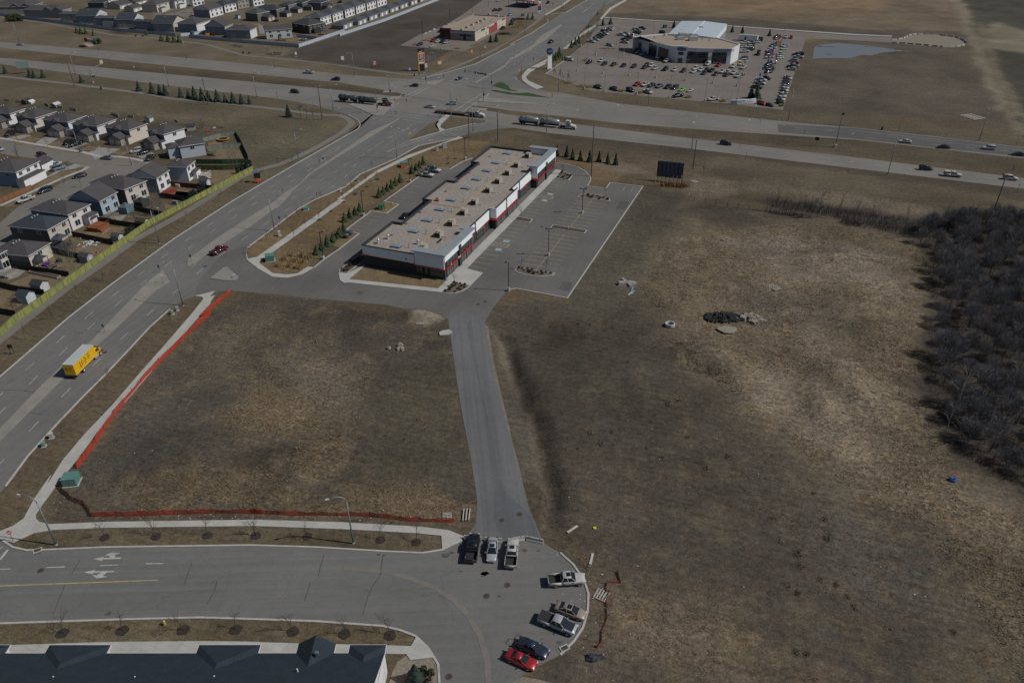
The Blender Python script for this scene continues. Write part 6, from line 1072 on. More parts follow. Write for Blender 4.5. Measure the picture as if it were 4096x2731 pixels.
for k in range(9):lg.add([(xm+1.4+.12*(k%3),-1.262,3.3-k*.17),(xm+2.7-.16*((k*2)%5),-1.262,3.3-k*.17),(xm+2.7-.16*((k*2)%5),-1.262,3.36-k*.17),(xm+1.4+.12*(k%3),-1.262,3.36-k*.17)],[[0,1,2,3]])
lg.add([(x0-.012,.85,2.2),(x0-.012,.72,2.2),(x0-.012,.72,3.05),(x0-.012,.85,3.05)],[[0,1,2,3]]);lg.build('lettering',INK,T)
dm=MB()
for k in range(22):dm.bx(x0+.1+k*(x1-x0)/22,x0+.25+k*(x1-x0)/22,-1.27,-1.25,zb,zb+.07)
dm.build('reflector_tape',WSIGN,T)
def tractor(T,xf,body,colr2=None,sleeper=True,nose=True):
 PC=paint(body);cb=MB();
 if nose:loft(cb,[(xf-4.2,1.1,.9,2.6),(xf-2.6,1.15,.8,2.55),(xf-2.2,1.12,.8,2.2),(xf-1.9,1.0,.8,1.85),(xf-.5,.85,.75,1.6),(xf-.1,.72,.7,1.25)])
 cb.build('cab',PC,T,True)
 if sleeper:MB().box((xf-3.6,0,2.95),(2.2,2.2,1.0),0,.82).build('sleeper',PC,T)
 MB().box((xf-2.32,0,2.3),(.35,1.9,.55),0,.9).build('windshield',CGL,T);MB().bx(xf-3.3,xf-2.6,-1.17,-1.13,1.75,2.35).bx(xf-3.3,xf-2.6,1.13,1.17,1.75,2.35).build('side_window',CGL,T)
 if colr2:MB().bx(xf-4.1,xf-1.0,-1.18,-1.0,1.0,1.7).build('side_panel',paint(colr2),T)
 MB().bx(xf-7.2,xf-.3,-.45,.45,.7,1.0).build('chassis',PLAST,T);st_=MB()
 for sg in(-1,1):st_.cyl((xf-4.45,sg*1.05,1.0),.1,2.6,8)
 st_.parts('exhaust_stack',SILV,T);MB().bx(xf-4.2,xf-2.9,-1.2,-.8,.5,.95).bx(xf-4.2,xf-2.9,.8,1.2,.5,.95).parts('fuel_tank',SILV,T);MB().bx(xf-.15,xf+.05,-1.15,1.15,.5,.85).build('bumper',SILV,T)
 wheels(T,[xf-1.2],(-1.0,1.0));wheels(T,[xf-5.6,xf-6.9],(-.98,.98),.5,.5)
def tank(T,xa,xb,col,axles,parent=None):
 tm=mat('tank_'+col,{'steel':(.33,.36,.39),'dark':(.10,.125,.13)}[col],.28,.12,.5,metal=.65,stretch=(.4,2,2));mb=MB();mb.tube([(xa,0,2.35),(xa+.12,0,2.35),(xb-.12,0,2.35),(xb,0,2.35)],[.85,1.12,1.12,.85],20);o_=mb.build('tank',tm,T,True)
 g=MB()
 for k in range(5):x=xa+.3+(xb-xa-.6)*k/4;g.tube([(x-.04,0,2.35),(x+.04,0,2.35)],1.15,20)
 g.build('band',SILV,o_);h=MB();h.box(((xa+xb)/2,0,3.52),(2.0,.7,.2));h.cyl(((xa+xb)/2-.5,0,3.5),.3,.25,10);h.cyl(((xa+xb)/2+.5,0,3.5),.3,.25,10);h.tube([(xa+.5,.4,3.5),(xb-.5,.4,3.5)],.04,5);h.build('catwalk',SILV,o_)
 MB().bx(xa+.3,xb-.3,-.5,.5,.8,1.3).build('trailer_frame',PLAST,T);wheels(T,axles,(-1.0,1.0),.5,.5)
def truck(name,label,f,r,L_):
 a,b=pt(f),pt(r);d=(a-b).normalized();c=a-d*L_
 return thing(name,label,'truck',(c.x,c.y,.06),math.atan2(d.y,d.x))
Lw=26.0
T=truck('tanker_truck','white tractor pulling two polished tank trailers on the near lanes','B4 880,462','B4 110,385',Lw);tractor(T,Lw,'white');tank(T,.2,9.0,'steel',[1.2,2.5,8.0]);tank(T,9.8,18.6,'steel',[9.6,11.0]);
La2=(pt('S 1568,427')-pt('S 1357,406')).length
T=truck('tanker_truck','black and red tractor pulling two dark tank trailers at the junction','S 1568,427','S 1357,406',La2);tractor(T,La2,'black','red');k=(La2-8)/2;tank(T,.2,k-.3,'dark',[1.2,2.5,k-1.5]);tank(T,k+.5,2*k-.1,'dark',[k+.8,k+2.2])
Lf=(pt('B3 1930,306')-pt('B3 1283,238')).length
T=truck('flatbed_truck','white tractor with empty low flatbed trailer passing the junction','B3 1930,306','B3 1283,238',Lf);tractor(T,Lf,'white',None,False);MB().bx(0,Lf-9.3,-1.3,1.3,.95,1.15).build('deck',mat('deck_wood',(.085,.06,.045),.9,.25,1.5),T);MB().bx(0,Lf-9.3,-1.32,-1.2,.75,1.0).bx(0,Lf-9.3,1.2,1.32,.75,1.0).build('side_rail',PLAST,T);MB().bx(Lf-9.3,Lf-5.2,-1.2,1.2,1.2,1.45).build('gooseneck',PLAST,T);wheels(T,[1.5,2.8,4.1],(-1,1),.48,.5)
p=pt('W3 165,150');T=thing('site_trailer','white site trailer box behind the service yard vehicles','trailer',(p.x,p.y,0),hd('W3 230,150','W3 105,140'));MB().bx(-6,6,-1.5,1.5,.6,3.6).build('body',PW,T);MB().bx(-6.1,6.1,-1.6,1.6,3.6,3.75).build('roof',SILV,T);wheels(T,[-1,1],(-1.2,1.2),.4,.3,False);MB().bx(-2,-1,-1.56,-1.48,.7,2.8).build('door',PLAST,T)
p=pt('W3 270,148');T=thing('waste_container','dark steel waste container beside the site trailer','container',(p.x,p.y,0),hd('W3 300,150','W3 235,145'));MB().strip([(-3.2,-1.2),(3.2,-1.2),(3.2,1.2),(-3.2,1.2)],.15,.1,2.2,closed=True).bx(-3.1,3.1,-1.1,1.1,.1,.3).build('body',mat('container_dark',(.06,.075,.08),.7,.15),T);MB().bx(-3.2,3.2,-1.31,-1.27,1.1,1.25).build('rib',PLAST,T)
p=pt('W3 280,300');T=thing('cab_truck','black bare chassis truck parked in the aisle of the display lot','truck',(p.x,p.y,.05),hd('W3 270,318','W3 290,250'));PB=paint('black');cb=MB();loft(cb,[(.4,1.1,.7,2.4),(1.6,1.1,.7,2.3),(2.0,1.0,.7,1.7),(3.2,.9,.7,1.5)]);cb.build('cab',PB,T,True);MB().box((1.75,0,2.0),(.3,1.7,.5),0,.9).build('windshield',CGL,T);MB().bx(-3.5,.4,-1.1,1.1,1.0,1.25).build('deck',PLAST,T);MB().bx(-3.4,-3.2,-1.1,1.1,1.25,2.2).bx(.1,.3,-1.1,1.1,1.2,2.3).build('headboard',PLAST,T);wheels(T,[2.2,-2.2],(-1,1),.48,.3,False)
p=pt('U2 1875,345');T=thing('person','person in dark clothes walking on the inner street by the white parked car','person',(p.x,p.y,.04),2.6)
def skin_body(T):
 me=bpy.data.meshes.new('body');V=[(0,0,.92),(0,0,1.15),(0,0,1.42),(0,0,1.52),(0,0,1.66),(0,.11,.9),(.12,.11,.5),(.18,.11,.07),(.30,.11,.04),(0,-.11,.9),(.02,-.11,.5),(-.16,-.11,.12),(-.05,-.11,.05),(0,.2,1.4),(-.08,.25,1.12),(.02,.25,.86),(0,-.2,1.4),(.10,-.25,1.12),(.22,-.24,.9)]
 E_=[(0,1),(1,2),(2,3),(3,4),(0,5),(5,6),(6,7),(7,8),(0,9),(9,10),(10,11),(11,12),(2,13),(13,14),(14,15),(2,16),(16,17),(17,18)];Rr=[.15,.15,.16,.06,.10,.10,.07,.05,.04,.10,.07,.05,.04,.07,.05,.035,.07,.05,.035]
 me.from_pydata(V,E_,[]);o=bpy.data.objects.new('body',me);COL.objects.link(o);o.parent=T;o.modifiers.new('skin','SKIN');o.modifiers.new('sub','SUBSURF').levels=1
 for i,r in enumerate(Rr):me.skin_vertices[0].data[i].radius=(r,r)
 me.skin_vertices[0].data[0].use_root=True;me.materials.append(mat('clothing_dark',(.02,.02,.024),.9));return o
skin_body(T);MB().ball((0.0,0,1.70),.11).build('hair',mat('hair_dark',(.015,.012,.01),.8),T)
#  poles, lamps, signals
LPM=mat('lamp_steel',(.20,.235,.245),.5,.08,1,metal=.3);LBM=mat('lamp_black',(.018,.018,.02),.5,.1);WDP=mat('pole_wood',(.075,.060,.048),.9,.2,1.5,stretch=(3,3,.3));LEN=mat('lamp_lens',(.42,.44,.45),.3,.05)
LAMPS={}
def lamp_proto(h,arm):
 T=thing('street_lamp',None,None);MB().tube([(0,0,0),(0,0,h*.5),(0,0,h-1.4)],[.15,.12,.085],8).build('pole',LPM,T,True)
 P=[(arm*.5*(1-math.cos(t)),0,h-1.4+1.4*math.sin(t))for t in np.linspace(0,math.pi*.62,8)];k=arm/P[-1][0];P=[(x*k,0,z)for x,_,z in P];a=MB().tube(P,[.085]*4+[.07]*4,6).build('arm',LPM,T,True)
 MB().box((arm+.3,0,P[-1][2]-.06),(.75,.32,.14),0,.8).build('luminaire',LEN,T);MB().cyl((0,0,0),.24,.18,8).build('base',CONCK,T);return T
def street_lamp(s,h,deg,label,arm=2.6):
 p=pt(s);key=(round(h),arm)
 T=LAMPS.get(key)
 if T is None:T=LAMPS[key]=lamp_proto(h,arm)
 else:T=dup(T)
 T.location=(p.x,p.y,0);T.rotation_euler=(0,0,math.radians(deg));T['label']=label;T['category']='street lamp';T['group']='curved street lamps'
LN=[('E1 425,525',11,168,'curved steel street lamp by the stop sign corner at the lower left'),('E2 780,515',11,195,'curved steel street lamp on the verge above the bottom street'),('C2 1395,415',12,155,'curved steel street lamp with a sign plate opposite the mall lawn'),('C2 178,1410',12,155,'curved steel street lamp by the two green pedestals'),('C1 2128,583',12,-20,'curved steel street lamp with dark box in front of the board fence'),('B2 1715,865',12,-5,'curved steel street lamp below the grass slope'),('B3 760,850',12,160,'curved steel street lamp by the yellow warning sign'),('A2 226,802',12,200,'curved street lamp on the far verge near the pines'),('A2 1400,915',12,200,'curved street lamp on the far verge below the bare shrubs'),('A2 1160,1312',12,20,'curved street lamp right of the spruce row'),('A2 2180,1492',12,20,'curved street lamp by the turning lane of the tanker'),('A1 257,562',12,200,'curved street lamp leftmost on the far verge'),('A1 1320,687',12,200,'curved street lamp beside the red landscape sign'),('A1 1015,1017',12,20,'curved street lamp by the wooden pole at the left'),('A1 2255,1172',12,20,'curved street lamp behind the first spruces'),('A3 195,1017',12,200,'curved street lamp left of the pylon sign'),('A3 1190,1022',12,20,'curved street lamp right of the pylon sign'),('A3 1870,792',12,30,'curved street lamp below the retail building corner'),('B3 1775,502',12,165,'curved street lamp above the slip lane by the flatbed truck'),('A4 150,1020',12,165,'curved street lamp at the slip lane curve near the pylon'),('A4 645,1230',12,165,'curved street lamp on the grass below the dealership lot'),('B4 485,507',12,20,'curved street lamp in front of the polished tanker'),('A4 1843,1425',12,80,'curved street lamp below the white pickup at the lot edge'),('A4 200,472',11,25,'curved street lamp above the tan lawn strip'),('A4 462,292',11,25,'curved street lamp at the station entrance corner'),('A4 1075,320',12,160,'curved street lamp on the near side of the upper road'),('A4 700,800',12,160,'curved street lamp by the pale delivery van'),('A4 685,165',11,25,'curved street lamp beyond the price sign'),('B5 152,745',13,70,'tall curved street lamp behind the billboard'),('B5 1440,350',13,75,'tall street lamp below the display lot corner'),('B6 512,1072',14,75,'tall street lamp right of the small wood'),('B6 1735,612',13,75,'tall street lamp near the loose pallet boards'),('B1 1070,770',9,165,'steel street lamp beside the teal box on the crescent'),('V2 495,790',9,165,'steel street lamp behind the dark roof on the crescent')]
for a in LN:street_lamp(*a)
def lot_lamp(s,h,deg,label,heads=1,col=LBM,base=1.0,group='black lot lamps',r=.09):
 p=pt(s);T=thing('lot_lamp',label,'lamp post',(p.x,p.y,0),math.radians(deg),group);MB().cyl((0,0,0),.42,base,12).build('concrete_base',CONC,T);MB().box((0,0,(h+base)/2),(r*2,r*2,h-base)).build('pole',col,T)
 for k in range(heads):sg=1 if k==0 else-1;MB().tube([(0,0,h-.1),(sg*.5,0,h)],.05,5).box((sg*.75,0,h+.02),(.7,.45,.16)).build('lamp_head',col,T)
lot_lamp('C3 2250,1215',8.5,180,'black single headed lamp at the lower corner of the mall lot');lot_lamp('C4 512,745',8.5,0,'black twin headed lamp in the nearer stall block',2);lot_lamp('C4 962,182',8.5,0,'black twin headed lamp in the farther stall block',2);lot_lamp('C2 2048,790',8.5,0,'black single headed lamp nearest the tan reed bed');lot_lamp('C3 315,215',8.5,0,'black single headed lamp by the green transformer island');lot_lamp('B3 938,1162',8.5,0,'black single headed lamp left of the service trucks');lot_lamp('B3 1672,862',8.5,0,'black single headed lamp by the mall rear corner')
for i,s in enumerate(('A3 1108,482','A3 1352,660','A3 1468,327','A3 1765,202','U6 183,113','U6 452,188')):lot_lamp(s,9.5,90,'black lot lamp at the retail building, %s'%('nearest the soil lot','by the lone white sedan','behind the roof left','behind the roof right','near the far end','beside the pale blue van')[i],2,base=.9)
DL=('A4 895,957','A4 1237,987','A4 1588,1018','A4 1943,1047','A4 990,1200','A4 1260,1227','A4 1690,1267','A4 2125,1312','A4 1022,832','A4 1143,742','A4 1440,872','A4 1427,602','A4 947,627','A4 1525,690','A5 70,1082','A5 437,1120','A5 760,1157','A5 330,1357','A5 760,1338','A5 1365,547','A5 1165,1002','A5 835,1005','A4 1912,470','A4 1655,400')
DN=('first in the empty aisle','second in the empty aisle','third in the empty aisle','fourth in the empty aisle','leftmost on the ditch edge','second on the ditch edge','third on the ditch edge','fourth on the ditch edge','by the first dark car of the front row','on the narrow island with a red cone','by the navy front row car','left of the pale grey pickup','at the near end of the left row','in the planted island by the showroom','fifth in the empty aisle','sixth in the empty aisle','seventh in the empty aisle','fifth on the ditch edge','behind the wall sign','at the far back row','beside the black pickup under the banners','on the reed island by the blue pickup','behind the showroom','by the middle cluster')
for s,n_ in zip(DL,DN):lot_lamp(s,10.5,5,'grey lot lamp with white base, '+n_,2,LPM,1.3,'dealership lot lamps',.06)
def upole(s,h,label,arms=1,pipe=False,deg=20):
 p=pt(s);T=thing('utility_pole',label,'utility pole',(p.x,p.y,0),math.radians(deg),'wooden utility poles');MB().tube([(0,0,0),(0,0,h)],[.19,.12],8).build('pole',WDP,T)
 for k in range(arms):
  z=h-.4-k*1.6;MB().box((0,.12,z),(2.4,.12,.14)).build('crossarm',mat('arm_grey',(.28,.29,.29),.8),T);im=MB()
  for x in(-1.05,-.35,.35,1.05):im.cyl((x,.12,z+.07),.05,.22,6)
  im.build('insulator',GALV,T)
 if pipe:MB().tube([(.2,-.05,0),(.2,-.05,h*.72)],.07,6).build('conduit',GALV,T)
upole('B3 2105,627',12.5,'wooden utility pole with two cross arms and pipe behind the mall',2,True);upole('B4 1083,1087',18,'tall utility pole with grey pipe beside the drive loop',2,True);upole('B3 1722,572',11.5,'bare wooden utility pole by the slip lane',0);upole('A2 507,1402',12,'wooden utility pole with cross arm in front of the spruce row',2);upole('B2 2032,335',15,'tall wooden utility pole with pipe by the three bare saplings',1,True);upole('A1 998,1167',12,'wooden utility pole beside the path at the left',1);upole('B5 172,992',11,'wooden utility pole left of the lone bare sapling',1);upole('B6 1937,1530',10.5,'wooden utility pole at the right edge by the near lanes',1)
p=pt('B5 2070,700');T=thing('sensor_pole','roadside pole with square base and small board on top','pole',(p.x,p.y,0));MB().box((0,0,.6),(1.0,1.0,1.2)).build('base',CONCK,T);MB().tube([(0,0,1.2),(0,0,13)],[.2,.14],8).build('pole',LPM,T);MB().box((.2,0,13.2),(1.0,.15,.8)).build('board',PLAST,T)
SYEL=mat('signal_yellow',(.50,.29,.02),.5,.05);SBLK=mat('signal_black',(.015,.015,.017),.6,.05);SRED=mat('signal_lens',(.12,.02,.015),.3)
def signal(s,arm_end,zarm,h,nheads,label,col=SBLK,lamp=None,sign=None):
 p=pt(s);e=pt(arm_end,zarm)-p;T=thing('traffic_signal',label,'traffic signal',(p.x,p.y,0),math.atan2(e.y,e.x),'mast arm traffic signals');L_=e.length
 MB().tube([(0,0,0),(0,0,h)],[.17,.11],8).build('pole',LPM,T);MB().tube([(0,0,zarm-.2),(L_,0,zarm)],[.12,.07],8).build('mast_arm',LPM,T)
 def head(x,z,n_):
  o_=MB().box((x,0,z),(.42,.34,1.25)).build('signal_head',col,T,loc=None);m2=MB()
  for k in range(3):m2.wheelcyl((x,-.19,z+.4-k*.4),.13,.06,10)
  m2.build('lens',SRED,o_)
 for k in range(nheads):head(L_-.2-k*(L_*.38),zarm-.1,k)
 head(.35,3.2,9)
 if lamp:P=[(0,0,h),(-.5 if lamp<0 else .5,0,h+.7),(2.2*lamp,0,h+.9)];MB().tube(P,.07,6).build('arm',LPM,T);MB().box((2.5*lamp,0,h+.88),(.8,.3,.14)).build('luminaire',LEN,T)
 if sign:MB().bx(L_*.25,L_*.55,-.06,.06,zarm-.35,zarm+.3).build('street_sign',mat('sign_'+sign,{'green':(.015,.12,.06),'blue':(.03,.07,.17)}[sign],.5),T)
signal('A3 2030,1187','A3 1665,945',6.5,9.5,3,'mast arm signal with three black heads beside the green turf',SBLK,1,'blue');signal('A3 1155,1132','A3 990,1000',6.2,8,2,'mast arm signal with green street plate in front of the pylon sign',SBLK,None,'green');signal('A3 500,1512','A3 895,1335',6.2,10,2,'mast arm signal with yellow heads in front of the red tractor',SYEL,1);signal('B3 1485,307','A3 1605,1280',6.2,11,2,'mast arm signal with yellow heads above the pale blue SUV',SYEL,1)
for s,lb in(('A3 670,1312','grey signal pole on the left traffic island'),('A3 1915,1362','grey signal pole on the long right traffic island')):
 p=pt(s);T=thing('signal_pole',lb,'traffic signal',(p.x,p.y,.1),0,'signal poles on islands');MB().tube([(0,0,0),(0,0,10.5)],[.15,.1],8).build('pole',LPM,T);MB().box((0,0,10.5),(1.8,.25,.15)).build('lamp_bar',LEN,T);MB().box((.3,-.1,3.4),(.42,.36,1.3)).build('signal_head',SBLK,T)
 #  signs
SG={}
def sign(s,h,w_,hh,col,label,shape='box',deg=0,post=LPM,name='road_sign',posts=1,cat='sign',group=None):
 p=pt(s)if isinstance(s,str)else s;T=thing(name,label,cat,(p.x,p.y,0),math.radians(deg),group)
 for k in range(posts):x=0 if posts==1 else(-w_*.36+w_*.72*k/(posts-1));MB().box((x,.05,(h+.1)/2),(.09,.09,h+.1)).build('post',post,T)
 z=h-hh/2
 if shape=='box':mb=MB().bx(-w_/2,w_/2,-.04,.01,h-hh,h)
 else:
  n_={'diamond':4,'oct':8,'round':18,'tri':3}[shape];t0={'diamond':math.pi/2,'oct':math.pi/8,'round':0,'tri':-math.pi/2}[shape];P=[(w_/2*math.cos(t0+2*math.pi*i/n_),-.04,z+w_/2*math.sin(t0+2*math.pi*i/n_))for i in range(n_)];mb=MB().add(P+[(a,.01,c)for a,_,c in P],[list(range(n_)),list(range(2*n_-1,n_-1,-1))]+[[i,(i+1)%n_,n_+(i+1)%n_,n_+i]for i in range(n_)])
 o_=mb.build('sign_panel',col,T);return T,o_
SRD=mat('sign_red',(.48,.02,.025),.4,.03);SGY=mat('sign_back',(.13,.16,.18),.5,.05);SYL=mat('sign_yellow',(.62,.36,.01),.4,.03);SBK=mat('sign_black',(.015,.016,.018),.5,.03)
T,o_=sign('E1 103,502',2.6,.8,.8,SRD,'small red stop sign at the lower left corner','oct',20);MB().bx(-.25,.25,-.06,-.042,2.12,2.28).build('stripe',WSIGN,o_)
T,o_=sign('C2 1080,712',2.6,1.0,.9,SRD,'red and white yield sign at the mall entrance kerb','tri',20);MB().add([(-.2,-.06,2.3),(.2,-.06,2.3),(0,-.06,1.95)],[[0,1,2]]).build('stripe',WSIGN,o_)
def turnsign(s,lb,k):
 T,o_=sign(s,2.5,.75,.75,SBK,lb,'box',30);mb=MB();mb.bx(-.05,.05,-.06,-.042,1.85,2.25);mb.add([(-.28*k,-.06,2.2),(0,-.06,2.38),(0,-.06,2.02)],[[0,1,2]]);mb.build('arrow',WSIGN,o_)
turnsign('B2 1512,1347','black turn arrow sign on the concrete median',1);turnsign('B2 1978,1398','black turn arrow sign on the right verge',-1);turnsign('B3 745,300','black turn arrow sign at the median tip by the junction',1);turnsign('B2 1997,945','black turn arrow sign nearest the median taper',1);turnsign('A3 1793,1112','black turn arrow sign at the far median tip',1);turnsign('A4 50,805','grey lane sign on the far median',-1);turnsign('A4 688,310','black lane sign at the far median nose',1);turnsign('A4 830,520','black lane sign on the right verge of the far road',-1)
for s,lb in(('B2 2052,918','grey backed sign at the median taper'),('C2 290,832','grey backed sign on the median nose by the dark red pickup'),('C1 2138,975','grey backed sign on the rear of the median nose'),('D1 943,182','grey backed sign on the median ahead of the box truck'),('A3 1387,1068','grey backed sign on the junction island'),('C2 1470,318','thin grey sign post on the right verge'),('A4 315,835','grey backed sign beside the slip lane')):sign(s,2.5,.7,.8,SGY,lb,'box',-20)
T,o_=sign('C1 2183,1114',2.8,.7,.7,WSIGN,'white no left turn disc sign on the median nose','round',15);P=[(.3*math.cos(t),.3*math.sin(t))for t in np.linspace(0,6.283,19)];mb=MB()
for i in range(18):mb.add([(P[i][0],-.06,2.45+P[i][1]),(P[i+1][0],-.06,2.45+P[i+1][1]),(P[i+1][0]*.75,-.06,2.45+P[i+1][1]*.75),(P[i][0]*.75,-.06,2.45+P[i][1]*.75)],[[0,1,2,3]])
mb.build('ring',SRD,o_)
sign('D1 115,372',2.6,1.0,.9,SBK,'black board on two posts beside the left path','box',15,SBK,posts=2);sign('B3 936,577',2.6,1.1,1.1,SYL,'yellow diamond merge sign at the gore island','diamond',25);sign('A2 2020,977',2.8,1.2,1.2,SYL,'yellow diamond sign on the far verge','diamond',0);sign('A4 125,1000',2.8,1.2,1.2,SYL,'yellow diamond sign at the slip lane curve','diamond',30);T,o_=sign('A4 565,1318',2.4,.6,1.9,SYL,'yellow upright marker at the turf island tip','box',0)
for s,lb in(('A2 1142,1002','small white sign in the median grass below the far lanes'),('A1 1800,950','small grey sign in the median grass at the left'),('A3 130,1395','white round topped sign on the left traffic island'),('A3 700,1200','white and yellow marker on the small island')):sign(s,2.6,.7,.8,WSIGN,lb,'box',0)
for s,lb in(('A2 1435,1322','wooden post sign on the near verge left'),('B5 1648,572','brown post sign in the highway median'),('B5 872,872','brown post sign below the near lanes'),('B6 660,487','brown post sign above the resurfaced lanes'),('B6 2230,668','brown post sign at the right edge of the far verge'),('B6 2095,892','brown post sign in the median at the right edge'),('B6 2240,1310','brown post sign on the near verge at the right'),('B6 2165,1060','brown thin post sign in the median near the last white car')):sign(s,3.2,.5,.6,WDP,lb,'box',60,WDP)
sign('B5 1810,682',3.6,1.5,1.3,PLAST,'dark square sign on one post in the highway median','box',-20,WDP);sign('A1 335,985',6.5,6.0,3.6,mat('sign_green_back',(.16,.22,.215),.6,.1),'large guide sign seen from behind on three posts','box',28,LPM,'guide_sign',3)
p=pt('A1 1243,1107');e=pt('A1 1375,850',6.6)-p;T=thing('cantilever_sign','cantilever sign gantry with tan board over the near lanes','sign',(p.x,p.y,0),math.atan2(e.y,e.x));L_=e.length;MB().tube([(0,0,0),(0,0,6.8)],[.22,.18],8).build('pole',LPM,T);MB().tube([(0,0,6.7),(L_,0,6.7)],.15,8).build('beam',LPM,T);MB().bx(L_-3.0,L_,-.1,.05,6.6,8.6).build('sign_panel',mat('sign_tan',(.42,.35,.25),.6),T);MB().cyl((0,0,0),.5,.5,10).build('base',CONCK,T)
a=pt('B4 1948,1143');b=pt('B4 2293,1183');u=b-a;W_=u.length;T=thing('billboard','large timber billboard seen from behind with braced posts','billboard',(a.x,a.y,0),math.atan2(u.y,u.x));MB().bx(0,W_,.12,.18,1.6,7.4).build('panel',mat('board_slate',(.135,.150,.185),.8,.15,.6),T);TB=mat('timber_dark',(.030,.030,.036),.85,.1);TBL=mat('timber_pale',(.27,.25,.23),.85,.15)
for k in range(7):MB().box((.3+k*(W_-.6)/6,.0,3.75),(.16,.2,7.5)).build('post',TB,T);MB().tube([(.3+k*(W_-.6)/6,-.1,3.0),(.3+k*(W_-.6)/6-.15,-2.2,0)],.07,5).build('brace',TBL,T)
rl=MB()
for k in range(12):rl.bx(0,W_,.02,.11,1.7+k*.5,1.82+k*.5)
rl.build('rail_row',mat('timber_mid',(.085,.09,.108),.85,.1),T);mk2=MB()
for x,z,w_ in((.4,5.6,1.9),(.3,4.0,1.7),(.2,4.9,.5),(W_-2.2,3.4,1.6),(W_-1.6,5.4,1.0)):
 for k in range(5):mk2.bx(x+k*w_/5,x+k*w_/5+w_/7,.0,.015,z,z+.32)
mk2.build('stencil_mark',mat('stencil_maroon',(.14,.03,.06),.7),T)
p=pt('W6 370,668');T=thing('pylon_sign','tall orange and black tenant pylon sign at the soil lot corner','sign',(p.x,p.y,0),-.05+.45);PB_=mat('pylon_black',(.018,.019,.021),.5);PO=mat('pylon_orange',(.55,.24,.07),.5)
MB().bx(-1.5,1.5,-.3,.3,0,11.4).build('body',PB_,T);MB().bx(-1.9,1.9,-.45,.45,10.9,11.6).build('cap',PB_,T);MB().bx(-2.0,-1.35,-.42,.42,0,9.6).build('column',PO,T);MB().bx(1.35,1.9,-.42,.42,3.0,9.6).build('column',PO,T)
z=10.6
for hh,c_,inner_ in((.95,(.05,.045,.04),((.3,.9,.55,(.6,.45,.15)),(-.9,.3,.0,(.7,.7,.68)))),(.9,(.62,.58,.5),((-.9,-.1,0,(.2,.2,.2)),(.1,1.0,0,(.55,.3,.12)))),(1.5,(.40,.02,.03),((-.9,1.0,.3,(.7,.6,.6)),(-.8,.9,-.4,(.7,.6,.6)))),(1.0,(.05,.25,.45),((-1,.2,0,(.6,.68,.7)),)),(.6,(.35,.03,.04),((.1,1.1,0,(.7,.7,.7)),)),(.9,(.28,.38,.30),((.3,1.1,.1,(.05,.25,.1)),)),(1.0,(.66,.66,.63),((.1,.9,0,(.6,.45,.1)),))):
 o_=MB().bx(-1.32,1.32,-.36,-.3,z-hh+.06,z).build('tenant_panel',mat('tenant_%.2f_%.2f_%.2f'%c_,c_,.5,.05),T)
 for x0_,x1_,dz,c2 in inner_:MB().bx(x0_,x1_,-.39,-.362,z-hh/2+dz-.14,z-hh/2+dz+.14).build('logo_bar',mat('logo_%.2f_%.2f_%.2f'%c2,c2,.5,.03),o_)
 z-=hh
for s,w_,hh,col,lb in(('A3 38,825',1.7,2.0,mat('ad_mint',(.55,.64,.58),.6),'mint green and white board sign on the bare soil lot'),('A3 468,895',1.8,2.2,SRD,'red board sign with white lines left of the pylon'),('A3 935,965',1.6,1.4,mat('ad_blue',(.05,.08,.2),.6),'blue and white board sign at the pylon foot'),('A3 1332,885',2.2,1.8,mat('ad_yellow',(.62,.42,.06),.6),'yellow and red board sign right of the pylon'),('A3 1760,735',1.6,2.0,SRD,'red board sign at the retail lot corner'),('A3 1940,668',2.2,1.5,mat('ad_navy',(.05,.06,.09),.6),'dark board sign on the tan strip by the retail lot'),('A3 1152,930',1.6,2.4,mat('ad_pink',(.5,.38,.38),.6),'red and white board sign against the pylon')):
 T,o_=sign(s,hh+.9,w_,hh,col,lb,'box',20,mat('timber_pale',(.27,.25,.23)),'board_sign',2,group='board signs along the soil lot');
 for k in range(3):MB().bx(-w_*.38,w_*(.38-.2*(k%2)),-.06,-.042,.9+hh*(.75-.27*k),.9+hh*(.87-.27*k)).build('text_bar',WSIGN,o_)
T,o_=sign('A2 1687,772',3.2,.9,2.6,WSIGN,'white and blue feather banner on the soil lot','box',20,LPM,'banner');MB().bx(-.4,.4,-.06,-.042,.8,1.6).build('stripe',BLS,o_)
T,o_=sign('W3 524,868',2.0,2.4,1.6,PB_,'black roadside board with lime lettering at the display lot','box',5,PB_,'board_sign',2);LM=mat('lime',(.35,.5,.03),.6)
for k in range(2):MB().bx(-1.0,1.0,-.07,-.042,1.25-k*.5,1.6-k*.5).build('text_bar',LM if k==0 else mat('ad_green',(.05,.2,.06)),o_)
for i,s in enumerate(('A5 1245,690','A5 1240,740','A5 1213,760','A5 1208,815','A5 1178,845','A5 1172,905','A5 1100,1015','A5 1065,1100','A5 1055,1165')):
 p=pt(s);T=thing('banner','blue square banner on a pole, %s from the far end of the display column'%NUM[i],'banner',(p.x,p.y,0),.2,'blue lot banners');MB().tube([(0,0,0),(0,0,4.6)],.05,6).build('pole',LPM,T);MB().bx(-.9,.0,-.04,.04,3.0,4.6).build('flag',mat('flag_blue',(.02,.04,.26),.6),T)
p=pt('A4 785,812');vehicle('cargovan','white',p,hd('A4 845,810','A4 730,795'),'pale blue white delivery van at the lot edge by the pylon',None)
T,o_=sign('C2 862,1045',1.1,.9,1.1,mat('aframe_blue',(.30,.38,.45),.6),'small blue folding sign on the triangular island','box',20,WSIGN,'folding_sign');MB().box((0,.5,.5),(.8,.05,1.0)).build('rear_leaf',WSIGN,T)
DMK=mat('delineator',(.5,.5,.48),.6)
